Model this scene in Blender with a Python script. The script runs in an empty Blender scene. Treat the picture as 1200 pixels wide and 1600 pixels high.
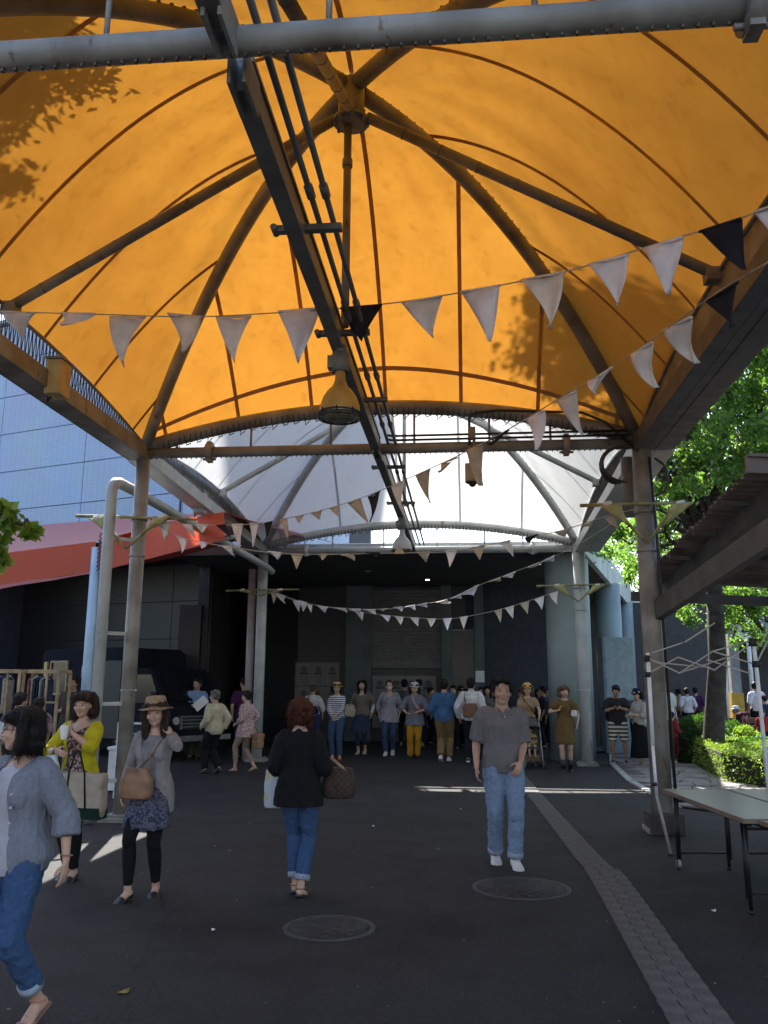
import bpy, bmesh, math, random
import numpy as np
from mathutils import Vector, Matrix, noise
random.seed(7)
R_ = math.radians
PI = math.pi
sc = bpy.context.scene
# ------------------------------------------------------------------ camera
FPX, PITCH, ROLL, YAW, CAMH = 1315.0, R_(11.65), R_(-.3), R_(5.36), 1.70
_F0 = Vector((-math.sin(YAW), math.cos(YAW), 0)); _R0 = Vector((math.cos(YAW), math.sin(YAW), 0)); _U0 = Vector((0, 0, 1))
CF = _F0*math.cos(PITCH) + _U0*math.sin(PITCH)
_U = -_F0*math.sin(PITCH) + _U0*math.cos(PITCH)
CR = _R0*math.cos(ROLL) - _U*math.sin(ROLL)
CU = _R0*math.sin(ROLL) + _U*math.cos(ROLL)
cd = bpy.data.cameras.new('camera'); cam = bpy.data.objects.new('camera', cd); sc.collection.objects.link(cam)
cam.matrix_world = Matrix(((CR.x, CU.x, -CF.x, 0), (CR.y, CU.y, -CF.y, 0), (CR.z, CU.z, -CF.z, CAMH), (0, 0, 0, 1)))
cd.sensor_fit = 'VERTICAL'; cd.sensor_height = 24; cd.lens = FPX/1600*24
cd.clip_start = .05; cd.clip_end = 2000
sc.camera = cam
# ------------------------------------------------------------------ sky, sun, exposure
SUN = Vector((-1.15, 4.63, 4.9)).normalized()
elev = math.asin(SUN.z); az = math.atan2(SUN.x, SUN.y)
w = bpy.data.worlds.new('World'); sc.world = w; w.use_nodes = True
nt = w.node_tree; nt.nodes.clear()
sky = nt.nodes.new('ShaderNodeTexSky'); sky.sky_type = 'NISHITA'; sky.sun_disc = False
sky.sun_elevation = elev; sky.sun_rotation = az; sky.air_density = 1.0; sky.dust_density = 1.2
bg = nt.nodes.new('ShaderNodeBackground'); bg.inputs[1].default_value = .098
wo = nt.nodes.new('ShaderNodeOutputWorld'); nt.links.new(sky.outputs[0], bg.inputs[0]); nt.links.new(bg.outputs[0], wo.inputs[0])
sl = bpy.data.lights.new('sun', 'SUN'); sl.energy = 4.5; sl.angle = R_(.53); sl.color = (1, .95, .87)
so = bpy.data.objects.new('sun', sl); sc.collection.objects.link(so)
so.rotation_euler = (-SUN).to_track_quat('-Z', 'Y').to_euler(); so.location = (-6, 30, 40)
sc.view_settings.view_transform = 'Standard'; sc.view_settings.look = 'None'
sc.view_settings.exposure = 2.15; sc.view_settings.gamma = 1; sc.view_settings.use_curve_mapping = False
sc.cycles.max_bounces = 10; sc.cycles.diffuse_bounces = 6; sc.cycles.transmission_bounces = 8; sc.cycles.transparent_max_bounces = 8

# ------------------------------------------------------------------ where a sight line meets a plane of the place
def _ray(x, y): return CF*FPX + CR*(x-600) + CU*(800-y)
def G(x, y, z=0.):
    d = _ray(x, y); t = (z-CAMH)/d.z; return Vector((d.x*t, d.y*t, z))
def D(x, y, Y):
    d = _ray(x, y); t = Y/d.y; return Vector((d.x*t, Y, d.z*t+CAMH))

# ------------------------------------------------------------------ materials
_M = {}
def mat(name, col, rough=.6, var=.12, vs=6., bump=.0, bs=60., metal=0., trans=0., tcol=None, spec=.4, rust=0, dirt=None):
    if name in _M: return _M[name]
    m = bpy.data.materials.new(name); m.use_nodes = True; n = m.node_tree; N = n.nodes; L = n.links
    b = N['Principled BSDF']; out = N['Material Output']
    tc = N.new('ShaderNodeTexCoord')
    nz = N.new('ShaderNodeTexNoise'); nz.inputs['Scale'].default_value = vs; nz.inputs['Detail'].default_value = 5
    L.new(tc.outputs['Object'], nz.inputs['Vector'])
    cr = N.new('ShaderNodeValToRGB')
    c = Vector(col[:3])
    d2 = Vector(dirt) if dirt else c*(1-2*var)
    cr.color_ramp.elements[0].position = .3; cr.color_ramp.elements[1].position = .7
    cr.color_ramp.elements[0].color = (*[max(0, v) for v in d2], 1)
    cr.color_ramp.elements[1].color = (*[min(1, v*(1+var)) for v in c], 1)
    L.new(nz.outputs['Fac'], cr.inputs['Fac']); L.new(cr.outputs['Color'], b.inputs['Base Color'])
    b.inputs['Roughness'].default_value = rough; b.inputs['Metallic'].default_value = metal
    b.inputs['Specular IOR Level'].default_value = spec
    if bump:
        n2 = N.new('ShaderNodeTexNoise'); n2.inputs['Scale'].default_value = bs; n2.inputs['Detail'].default_value = 4
        L.new(tc.outputs['Object'], n2.inputs['Vector'])
        bp = N.new('ShaderNodeBump'); bp.inputs['Strength'].default_value = bump; bp.inputs['Distance'].default_value = .01
        L.new(n2.outputs['Fac'], bp.inputs['Height']); L.new(bp.outputs['Normal'], b.inputs['Normal'])
    if trans:
        t = N.new('ShaderNodeBsdfTranslucent'); mx = N.new('ShaderNodeMixShader'); mx.inputs[0].default_value = trans
        if tcol:
            mm = N.new('ShaderNodeMix'); mm.data_type = 'RGBA'; mm.blend_type = 'MULTIPLY'; mm.inputs[0].default_value = .6
            mm.inputs[6].default_value = (*tcol, 1); L.new(cr.outputs['Color'], mm.inputs[7])
            mm.inputs[0].default_value = 0.0 if False else .35
            L.new(mm.outputs[2], t.inputs['Color'])
        else: L.new(cr.outputs['Color'], t.inputs['Color'])
        L.new(b.outputs[0], mx.inputs[1]); L.new(t.outputs[0], mx.inputs[2]); L.new(mx.outputs[0], out.inputs['Surface'])
    if rust:
        n3 = N.new('ShaderNodeTexNoise'); n3.inputs['Scale'].default_value = 5; n3.inputs['Detail'].default_value = 9; n3.inputs['Roughness'].default_value = .72
        mp = N.new('ShaderNodeMapping'); mp.inputs['Scale'].default_value = (1.6, 1.6, .45); L.new(tc.outputs['Object'], mp.inputs[0]); L.new(mp.outputs[0], n3.inputs[0])
        r3 = N.new('ShaderNodeValToRGB'); r3.color_ramp.elements[0].position = .60; r3.color_ramp.elements[1].position = .68; L.new(n3.outputs[0], r3.inputs[0])
        mr = N.new('ShaderNodeMix'); mr.data_type = 'RGBA'; L.new(r3.outputs[0], mr.inputs[0]); L.new(cr.outputs['Color'], mr.inputs[6]); mr.inputs[7].default_value = (.10*rust, .045*rust, .02*rust, 1); L.new(mr.outputs[2], b.inputs['Base Color'])
    _M[name] = m; return m

def pattern(name, kind, c1, c2, scale=10., rough=.85, axis=2, c3=None, thr=.5, bump=.15):
    if name in _M: return _M[name]
    m = bpy.data.materials.new(name); m.use_nodes = True; N = m.node_tree.nodes; L = m.node_tree.links
    b = N['Principled BSDF']; b.inputs['Roughness'].default_value = rough; b.inputs['Specular IOR Level'].default_value = .2
    tc = N.new('ShaderNodeTexCoord'); cr = N.new('ShaderNodeValToRGB'); cr.color_ramp.interpolation = 'CONSTANT'
    cr.color_ramp.elements[0].color = (*c1, 1); cr.color_ramp.elements[1].color = (*c2, 1); cr.color_ramp.elements[1].position = thr
    if kind == 'stripe':
        sx = N.new('ShaderNodeSeparateXYZ'); L.new(tc.outputs['Object'], sx.inputs[0])
        mu = N.new('ShaderNodeMath'); mu.operation = 'MULTIPLY'; mu.inputs[1].default_value = scale; L.new(sx.outputs[axis], mu.inputs[0])
        fr = N.new('ShaderNodeMath'); fr.operation = 'FRACT'; L.new(mu.outputs[0], fr.inputs[0]); L.new(fr.outputs[0], cr.inputs['Fac'])
    elif kind == 'plaid':
        cr.color_ramp.interpolation = 'LINEAR'
        wv = N.new('ShaderNodeTexChecker'); wv.inputs['Scale'].default_value = scale
        L.new(tc.outputs['Object'], wv.inputs['Vector']); L.new(wv.outputs['Fac'], cr.inputs['Fac'])
    else:
        nz = N.new('ShaderNodeTexNoise'); nz.inputs['Scale'].default_value = scale; nz.inputs['Detail'].default_value = 3
        L.new(tc.outputs['Object'], nz.inputs['Vector']); L.new(nz.outputs['Fac'], cr.inputs['Fac'])
        if c3: e = cr.color_ramp.elements.new(thr+.09); e.color = (*c3, 1)
    L.new(cr.outputs['Color'], b.inputs['Base Color'])
    n2 = N.new('ShaderNodeTexNoise'); n2.inputs['Scale'].default_value = 300; L.new(tc.outputs['Object'], n2.inputs['Vector'])
    bp = N.new('ShaderNodeBump'); bp.inputs['Strength'].default_value = bump; bp.inputs['Distance'].default_value = .003
    L.new(n2.outputs['Fac'], bp.inputs['Height']); L.new(bp.outputs['Normal'], b.inputs['Normal'])
    _M[name] = m; return m

def emis(name, col, s):
    m = bpy.data.materials.new(name); m.use_nodes = True
    b = m.node_tree.nodes['Principled BSDF']; b.inputs['Emission Color'].default_value = (*col, 1); b.inputs['Emission Strength'].default_value = s
    return m

def tilemat(name, c1, c2, sx, sy, rough=.35, mortar=None, ms=.04, rot=0.):
    """small wall tiles: object coordinates, x along the wall, z up"""
    m = bpy.data.materials.new(name); m.use_nodes = True; N = m.node_tree.nodes; L = m.node_tree.links
    b = N['Principled BSDF']; b.inputs['Roughness'].default_value = rough
    tc = N.new('ShaderNodeTexCoord'); mp = N.new('ShaderNodeMapping'); mp.vector_type = 'POINT'
    sp = N.new('ShaderNodeSeparateXYZ'); cb = N.new('ShaderNodeCombineXYZ')
    L.new(tc.outputs['Object'], mp.inputs[0]); mp.inputs['Rotation'].default_value = (0, 0, rot)
    L.new(mp.outputs[0], sp.inputs[0]); L.new(sp.outputs[0], cb.inputs[0]); L.new(sp.outputs[2], cb.inputs[1])
    br = N.new('ShaderNodeTexBrick'); br.offset = 0
    br.inputs['Scale'].default_value = 1; br.inputs['Brick Width'].default_value = sx; br.inputs['Row Height'].default_value = sy
    br.inputs['Mortar Size'].default_value = ms*sy; br.inputs['Mortar Smooth'].default_value = .1; br.inputs['Bias'].default_value = 0
    br.inputs['Color1'].default_value = (*c1, 1); br.inputs['Color2'].default_value = (*c2, 1)
    mo = mortar or tuple(v*.45 for v in c1); br.inputs['Mortar'].default_value = (*mo, 1)
    L.new(cb.outputs[0], br.inputs['Vector'])
    nz = N.new('ShaderNodeTexNoise'); nz.inputs['Scale'].default_value = .6; nz.inputs['Detail'].default_value = 6
    L.new(tc.outputs['Object'], nz.inputs['Vector'])
    mm = N.new('ShaderNodeMix'); mm.data_type = 'RGBA'; mm.blend_type = 'MULTIPLY'; mm.inputs[0].default_value = .35
    L.new(br.outputs['Color'], mm.inputs[6]); L.new(nz.outputs['Color'], mm.inputs[7]); L.new(mm.outputs[2], b.inputs['Base Color'])
    bp = N.new('ShaderNodeBump'); bp.inputs['Strength'].default_value = .5; bp.inputs['Distance'].default_value = .01; bp.invert = True
    L.new(br.outputs['Fac'], bp.inputs['Height']); L.new(bp.outputs['Normal'], b.inputs['Normal'])
    _M[name] = m; return m

# ------------------------------------------------------------------ objects
col = sc.collection
def tag(o, label=None, cat=None, group=None, kind=None):
    if label: o['label'] = label
    if cat: o['category'] = cat
    if group: o['group'] = group
    if kind: o['kind'] = kind
    return o
def empty(name, loc=(0, 0, 0), rz=0., label=None, cat=None, group=None, parent=None):
    o = bpy.data.objects.new(name, None); col.objects.link(o); o.location = loc; o.rotation_euler = (0, 0, rz); o.empty_display_size = .2
    if parent: o.parent = parent
    return tag(o, label, cat, group)
def wm(o):
    m = Matrix.Translation(o.location) @ o.rotation_euler.to_matrix().to_4x4()
    return wm(o.parent) @ m if o.parent else m
def children(o): return [c for c in list(o.children)]
def copy_tree(o, parent=None, root=True):
    c = o.copy(); col.objects.link(c)
    if parent: c.parent = parent
    for ch in children(o): copy_tree(ch, c, False)
    return c
def link_mesh(name, me, m, parent=None, world=True):
    o = bpy.data.objects.new(name, me); col.objects.link(o)
    if m and not me.materials: me.materials.append(m)
    if parent:
        o.parent = parent
        if world: me.transform(wm(parent).inverted())
    return o

class MB:
    def __init__(s): s.v = []; s.f = []; s.sm = []
    def add(s, vs, fs, smooth=False):
        b = len(s.v); s.v += [tuple(v) for v in vs]; s.f += [tuple(b+i for i in f) for f in fs]; s.sm += [smooth]*len(fs); return s
    def box(s, c, sz, rot=None, M=None):
        x, y, z = [d/2 for d in sz]
        vs = [Vector((a, b, d)) for a in (-x, x) for b in (-y, y) for d in (-z, z)]
        if rot: 
            q = Matrix.Rotation(rot, 3, 'Z'); vs = [q @ v for v in vs]
        if M: vs = [M @ v for v in vs]
        c = Vector(c); vs = [v+c for v in vs]
        return s.add(vs, [(0, 1, 3, 2), (4, 6, 7, 5), (0, 4, 5, 1), (2, 3, 7, 6), (0, 2, 6, 4), (1, 5, 7, 3)])
    def bar(s, p0, p1, wd, ht, up=(0, 0, 1)):
        p0 = Vector(p0); p1 = Vector(p1); t = (p1-p0).normalized(); sd = t.cross(Vector(up))
        if sd.length < 1e-4: sd = t.cross(Vector((0, 1, 0)))
        sd.normalize(); u = sd.cross(t)
        vs = [p+sd*a*wd/2+u*b*ht/2 for p in (p0, p1) for a, b in ((-1, -1), (1, -1), (1, 1), (-1, 1))]
        return s.add(vs, [(0, 3, 2, 1), (4, 5, 6, 7), (0, 1, 5, 4), (1, 2, 6, 5), (2, 3, 7, 6), (3, 0, 4, 7)])
    def tube(s, pts, r, n=10, cap=True, ry=None, ref=None):
        pts = [Vector(p) for p in pts]; k = len(pts)
        rr = list(r) if hasattr(r, '__len__') else [r]*k
        ryy = (list(ry) if hasattr(ry, '__len__') else [ry]*k) if ry is not None else rr
        vs = []; sd = None
        for i, p in enumerate(pts):
            t = (pts[min(i+1, k-1)]-pts[max(i-1, 0)])
            if t.length < 1e-9: t = Vector((0, 0, 1))
            t.normalize()
            if ref is not None: sd = Vector(ref)-t*Vector(ref).dot(t)
            elif sd is None: sd = t.cross(Vector((0, 0, 1))) if abs(t.z) < .95 else t.cross(Vector((0, 1, 0)))
            else: sd = sd - t*sd.dot(t)
            sd = sd.normalized(); u = t.cross(sd)
            for j in range(n):
                a = 2*PI*j/n; vs.append(p+sd*math.cos(a)*rr[i]+u*math.sin(a)*ryy[i])
        fs = [(i*n+j, i*n+(j+1) % n, (i+1)*n+(j+1) % n, (i+1)*n+j) for i in range(k-1) for j in range(n)]
        s.add(vs, fs, True)
        if cap: 
            b = len(s.v)-k*n
            s.f += [tuple(b+j for j in reversed(range(n))), tuple(b+(k-1)*n+j for j in range(n))]; s.sm += [False, False]
        return s
    def ell(s, c, r, n=12, m=8, M=None):
        c = Vector(c); vs = []
        for i in range(m+1):
            th = PI*i/m
            for j in range(n):
                ph = 2*PI*j/n; v = Vector((r[0]*math.sin(th)*math.cos(ph), r[1]*math.sin(th)*math.sin(ph), r[2]*math.cos(th)))
                if M: v = M @ v
                vs.append(c+v)
        fs = [(i*n+j, (i+1)*n+j, (i+1)*n+(j+1) % n, i*n+(j+1) % n) for i in range(m) for j in range(n)]
        return s.add(vs, fs, True)
    def lathe(s, c, prof, n=24):
        c = Vector(c); vs = [c+Vector((r*math.cos(2*PI*j/n), r*math.sin(2*PI*j/n), z)) for r, z in prof for j in range(n)]
        k = len(prof)
        return s.add(vs, [(i*n+j, i*n+(j+1) % n, (i+1)*n+(j+1) % n, (i+1)*n+j) for i in range(k-1) for j in range(n)], True)
    def grid(s, fn, nu, nv, smooth=True):
        vs = [fn(i/nu, j/nv) for j in range(nv+1) for i in range(nu+1)]
        return s.add(vs, [(j*(nu+1)+i, j*(nu+1)+i+1, (j+1)*(nu+1)+i+1, (j+1)*(nu+1)+i) for j in range(nv) for i in range(nu)], smooth)
    def prism(s, poly, z0, z1):
        n = len(poly); vs = [(p[0], p[1], z0) for p in poly]+[(p[0], p[1], z1) for p in poly]
        return s.add(vs, [tuple(reversed(range(n))), tuple(range(n, 2*n))]+[(i, (i+1) % n, n+(i+1) % n, n+i) for i in range(n)])
    def mesh(s, name):
        me = bpy.data.meshes.new(name); me.from_pydata(s.v, [], s.f); me.update()
        me.polygons.foreach_set('use_smooth', s.sm); return me
    def build(s, name, m, parent=None, label=None, cat=None, group=None, kind=None, bevel=0, solid=0):
        o = link_mesh(name, s.mesh(name), m, parent); tag(o, label, cat, group, kind)
        if solid: 
            d = o.modifiers.new('thickness', 'SOLIDIFY'); d.thickness = solid; d.offset = 0
        if bevel:
            d = o.modifiers.new('bevel', 'BEVEL'); d.width = bevel; d.segments = 2; d.limit_method = 'ANGLE'
        return o

# ---- common materials
STEEL = mat('painted_steel', (.24, .235, .215), .5, .2, 3, .1, 40, dirt=(.13, .115, .095), rust=.9)
STEELD = mat('dull_grey_steel', (.12, .125, .13), .55, .18, 4, .1, 50, rust=.7)
STEELW = mat('white_painted_steel', (.42, .44, .435), .45, .1, 3, rust=2.2)
STEELB = mat('pale_blue_post_paint', (.42, .55, .68), .5, .08, 3)
DARKM = mat('black_rubber', (.02, .02, .022), .6, .1)
WIRE = mat('dark_cable', (.03, .028, .025), .5, .1)
CORD = mat('lacing_cord', (.10, .09, .07), .8, .2)
ZINC = mat('zinc', (.4, .4, .4), .4, .2, 8, metal=.7)
CONC = mat('concrete', (.26, .255, .24), .85, .2, 3, .4, 60)
WOOD = mat('pale_wood', (.42, .30, .17), .7, .2, 5)
WHITEP = mat('white_paint', (.72, .74, .74), .5, .06)
# ================================================================== ground
def S(o): return tag(o, kind='structure')
def asphalt():
    m = bpy.data.materials.new('asphalt'); m.use_nodes = True; N = m.node_tree.nodes; L = m.node_tree.links; b = N['Principled BSDF']
    tc = N.new('ShaderNodeTexCoord')
    def noi(s, d=4): 
        n = N.new('ShaderNodeTexNoise'); n.inputs['Scale'].default_value = s; n.inputs['Detail'].default_value = d; L.new(tc.outputs['Object'], n.inputs['Vector']); return n
    big, mid, fine = noi(.5, 6), noi(3, 6), noi(220, 2)
    a = N.new('ShaderNodeMath'); a.operation = 'ADD'; L.new(big.outputs[0], a.inputs[0]); L.new(mid.outputs[0], a.inputs[1])
    r = N.new('ShaderNodeValToRGB'); r.color_ramp.elements[0].position = .35; r.color_ramp.elements[1].position = .7
    r.color_ramp.elements[0].color = (.017, .0165, .0172, 1); r.color_ramp.elements[1].color = (.029, .0288, .0315, 1)
    h = N.new('ShaderNodeMath'); h.operation = 'MULTIPLY'; h.inputs[1].default_value = .5; L.new(a.outputs[0], h.inputs[0]); L.new(h.outputs[0], r.inputs['Fac'])
    vo = N.new('ShaderNodeTexVoronoi'); vo.inputs['Scale'].default_value = 130; L.new(tc.outputs['Object'], vo.inputs['Vector'])
    r2 = N.new('ShaderNodeValToRGB'); r2.color_ramp.elements[0].color = (.35, .35, .35, 1); r2.color_ramp.elements[1].color = (1.7, 1.7, 1.65, 1)
    sp = N.new('ShaderNodeSeparateColor'); L.new(vo.outputs['Color'], sp.inputs[0]); L.new(sp.outputs[0], r2.inputs['Fac'])
    mm = N.new('ShaderNodeMix'); mm.data_type = 'RGBA'; mm.blend_type = 'MULTIPLY'; mm.inputs[0].default_value = .8
    L.new(r.outputs['Color'], mm.inputs[6]); L.new(r2.outputs['Color'], mm.inputs[7])
    v2 = N.new('ShaderNodeTexVoronoi'); v2.inputs['Scale'].default_value = 1.9; L.new(tc.outputs['Object'], v2.inputs['Vector'])
    g1 = N.new('ShaderNodeValToRGB'); g1.color_ramp.elements[0].position = .012; g1.color_ramp.elements[1].position = .03; g1.color_ramp.elements[0].color = (.35, .35, .35, 1); g1.color_ramp.elements[1].color = (1, 1, 1, 1); L.new(v2.outputs['Distance'], g1.inputs[0])
    st = noi(1.3, 9); g2 = N.new('ShaderNodeValToRGB'); g2.color_ramp.elements[0].position = .36; g2.color_ramp.elements[1].position = .50; g2.color_ramp.elements[0].color = (.55, .54, .52, 1); g2.color_ramp.elements[1].color = (1, 1, 1, 1); L.new(st.outputs[0], g2.inputs[0])
    ma = N.new('ShaderNodeMix'); ma.data_type = 'RGBA'; ma.blend_type = 'MULTIPLY'; ma.inputs[0].default_value = .8; L.new(mm.outputs[2], ma.inputs[6]); L.new(g1.outputs[0], ma.inputs[7])
    mb_ = N.new('ShaderNodeMix'); mb_.data_type = 'RGBA'; mb_.blend_type = 'MULTIPLY'; mb_.inputs[0].default_value = .7; L.new(ma.outputs[2], mb_.inputs[6]); L.new(g2.outputs[0], mb_.inputs[7])
    wv = N.new('ShaderNodeTexVoronoi'); wv.feature = 'DISTANCE_TO_EDGE'; wv.inputs['Scale'].default_value = .34; wv.inputs['Randomness'].default_value = 1; nz_ = noi(2.5, 5); va_ = N.new('ShaderNodeVectorMath'); va_.operation = 'MULTIPLY_ADD'; va_.inputs[1].default_value = (.5, .5, 0); L.new(nz_.outputs['Color'], va_.inputs[0]); L.new(tc.outputs['Object'], va_.inputs[2]); L.new(va_.outputs[0], wv.inputs['Vector'])
    g3 = N.new('ShaderNodeValToRGB'); g3.color_ramp.elements[0].position = .0; g3.color_ramp.elements[1].position = .0045; g3.color_ramp.elements[0].color = (.4, .4, .4, 1); g3.color_ramp.elements[1].color = (1, 1, 1, 1); L.new(wv.outputs['Distance'], g3.inputs[0])
    mc = N.new('ShaderNodeMix'); mc.data_type = 'RGBA'; mc.blend_type = 'MULTIPLY'; mc.inputs[0].default_value = .7; L.new(mb_.outputs[2], mc.inputs[6]); L.new(g3.outputs[0], mc.inputs[7]); L.new(mc.outputs[2], b.inputs['Base Color'])
    b.inputs['Roughness'].default_value = .82; b.inputs['Specular IOR Level'].default_value = .3
    bp = N.new('ShaderNodeBump'); bp.inputs['Strength'].default_value = .7; bp.inputs['Distance'].default_value = .006
    L.new(vo.outputs['Distance'], bp.inputs['Height']); L.new(bp.outputs['Normal'], b.inputs['Normal']); return m
ASPH = asphalt()
g = MB(); g.grid(lambda u, v: (-400+800*u, -100+700*v, 0), 8, 8); S(g.build('ground', ASPH))
# flagstone path on the right: bed + stones
bed = [(3.0, 13.0), (6.3, 13.0), (6.3, 15.5), (5.4, 17.2), (9.5, 20.6), (22, 24), (22, 27), (6.2, 24), (4.0, 24), (3.35, 19.9), (3.05, 16.5)]
m = MB(); m.prism(bed, .0, .008); FP = S(m.build('flagstone_path', mat('mortar', (.09, .088, .082), .9, .2, 8)))
FLAG = mat('flagstone', (.22, .215, .20), .8, .25, 2.2, .4, 30)
def inpoly(x, y, P):
    r = False
    for i in range(len(P)):
        (x1, y1), (x2, y2) = P[i], P[i-1]
        if (y1 > y) != (y2 > y) and x < (x2-x1)*(y-y1)/(y2-y1)+x1: r = not r
    return r
rr = random.Random(3)
def voronoi_cells(x0, x1, y0, y1, s, gap, test):
    pts = []
    nx, ny = int((x1-x0)/s)+1, int((y1-y0)/s)+1
    for i in range(-1, nx+1):
        for j in range(-1, ny+1): pts.append((x0+(i+.5+rr.uniform(-.42, .42))*s, y0+(j+.5+rr.uniform(-.42, .42))*s))
    out = []
    for p in pts:
        if not test(*p): continue
        poly = [(p[0]-s*2, p[1]-s*2), (p[0]+s*2, p[1]-s*2), (p[0]+s*2, p[1]+s*2), (p[0]-s*2, p[1]+s*2)]
        for q in pts:
            if q is p: continue
            dx, dy = q[0]-p[0], q[1]-p[1]; dd = math.hypot(dx, dy)
            if dd > 3*s: continue
            dx /= dd; dy /= dd; lim = dd/2-gap/2; new = []
            for i in range(len(poly)):
                a, b = poly[i-1], poly[i]
                da = (a[0]-p[0])*dx+(a[1]-p[1])*dy-lim; db = (b[0]-p[0])*dx+(b[1]-p[1])*dy-lim
                if (da <= 0) != (db <= 0): t = da/(da-db); new.append((a[0]+(b[0]-a[0])*t, a[1]+(b[1]-a[1])*t))
                if db <= 0: new.append(b)
            poly = new
            if len(poly) < 3: break
        if len(poly) >= 3: out.append(poly)
    return out
cells = [c for c in voronoi_cells(3, 10, 13, 24.3, .46, .035, lambda x, y: inpoly(x, y, bed)) if all(inpoly(x, y, [(2.9, 12.9), (6.5, 12.9), (6.5, 15.5), (5.6, 17.1), (10, 20.6), (10, 24.5), (3.9, 24.5), (3.2, 19.9), (2.9, 16.5)]) for x, y in c)]
for c in cells:
    m = MB(); m.prism(c, .004, .022+rr.uniform(0, .008)); m.build('flagstone', FLAG, FP)
# pale edging along the path
kb = [(3.02, 13.0), (3.02, 16.5), (3.28, 19.9), (3.95, 24)]
m = MB()
for a, b in zip(kb, kb[1:]): m.bar((*a, .014), (*b, .014), .12, .03)
m.build('edging', mat('edging', (.36, .36, .35), .8, .15, 4), FP)
# line of paving blocks (worn guide path)
GUIDE = S(empty('guide_path', (1.1, 4, 0)))
GB = mat('guide_block', (.10, .098, .094), .85, .2, 5, .5, 80, dirt=(.07, .068, .065))
def gx(y):
    P = [(3.6, 1.0), (6.1, 1.06), (7.5, 1.10), (8.45, 1.12), (9.1, 1.08), (14.5, .96), (17.6, .92)]
    for (a, b), (c, d) in zip(P, P[1:]):
        if a <= y <= c: return b+(d-b)*(y-a)/(c-a)
    return P[0][1]
bme = []
for k in range(4):
    q = MB(); q.box((0, 0, .004), (.099, .198, .014)); q.box((-.022, 0, .0118), (.016, .17, .003)); q.box((.022, 0, .0118), (.016, .17, .003)); me = q.mesh('guide_block'); me.materials.append(GB); bme.append(me)
y = 3.7; row = 0
while y < 17.5:
    wd = .33 if y < 8.6 else .27-.006*(y-8.6)
    nb = 3
    for k in range(nb):
        o = bpy.data.objects.new('guide_block', bme[k % 3]); col.objects.link(o); o.parent = GUIDE
        yo = y+(.1 if k % 2 else 0)
        bw = wd/nb
        o.location = (gx(yo)+bw*(k+.5)-1.1+(0 if y < 8.6 else .02), yo-4, rr.uniform(-.002, .001)); o.scale = (bw/.102, 1, 1)
        o.rotation_euler.z = rr.uniform(-.01, .01)+.02
    y += .202; row += 1
# manhole covers
IRON = mat('cast_iron', (.026, .026, .028), .7, .25, 9, metal=.0, bump=.1)
def manhole(x, y, r, lab):
    o = empty('manhole_cover', (x, y, 0), 0, lab, 'manhole cover')
    m = MB(); m.lathe((x, y, 0), [(r, .001), (r, .008), (r-.035, .009), (r-.04, .004)], 48); m.build('frame_ring', mat('ring_iron', (.055, .055, .055), .7, .2, 9), o)
    m = MB(); m.lathe((x, y, 0), [(r-.045, .002), (r-.045, .006), (0.001, .006)], 48)
    s = .055
    for i in range(-12, 13):
        for j in range(-12, 13):
            if (i+j) % 2 == 0 and math.hypot(i*s, j*s) < r-.09: m.box((x+i*s, y+j*s, .007), (s*.8, s*.8, .003))
    m.build('cover_plate', IRON, o)
manhole(.47, 7.80, .42, 'round iron manhole cover in the asphalt near the walking man, with a pale rim')
manhole(-.98, 6.42, .33, 'round iron manhole cover in the asphalt nearest the camera, checkered and dull')
# litter and leaves on the asphalt
LEAFL = mat('dry_leaf', (.30, .22, .06), .7, .3, 20)
for px, py, s in ((193, 1552, .03), (583, 1292, .015), (333, 1455, .012), (1115, 1425, .02), (720, 1265, .012)):
    p = G(px, py); m = MB(); a = rr.uniform(0, 6)
    m.add([p+Vector((math.cos(a+t)*s*q, math.sin(a+t)*s*q, .006+.012*(q > 1))) for t, q in ((0, 1.6), (1.2, .8), (2.2, .9), (3.1, 1.5), (4.2, .8), (5.2, .8))], [(0, 1, 2, 3), (0, 3, 4, 5)])
    tag(m.build('fallen_leaf', LEAFL if s > .025 else WHITEP, solid=.001), {193: 'curled yellow leaf lying on the asphalt at lower left', 583: 'small pale scrap on the asphalt between woman in black and man', 333: 'tiny pale scrap on dark asphalt left of the nearest manhole', 1115: 'small pale scrap on the asphalt under the folding tables', 720: 'tiny pale scrap on the asphalt left of the walking man'}[px], 'litter')

g_ = np.random.RandomState(4); m = MB()
for k in range(420):
    x, y = g_.uniform(-5, 5), 3.4+g_.uniform(0, 1)**1.6*16; r = g_.uniform(.004, .011)*(1+2*(g_.rand() < .05)); a = g_.uniform(0, 6)
    m.add([(x+r*math.cos(a+t), y+r*math.sin(a+t)*g_.uniform(.5, 1), .002+r*.3*(q % 2)) for q, t in enumerate((0, 1.5, 3, 4.5))]+[(x, y, .004+r*.6)], [(0, 1, 4), (1, 2, 4), (2, 3, 4), (3, 0, 4)])
tag(m.build('grit', mat('grit', (.16, .15, .13), .9, .4, 3)), 'fine grit and petals scattered over the asphalt', None, None, 'stuff')

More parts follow.
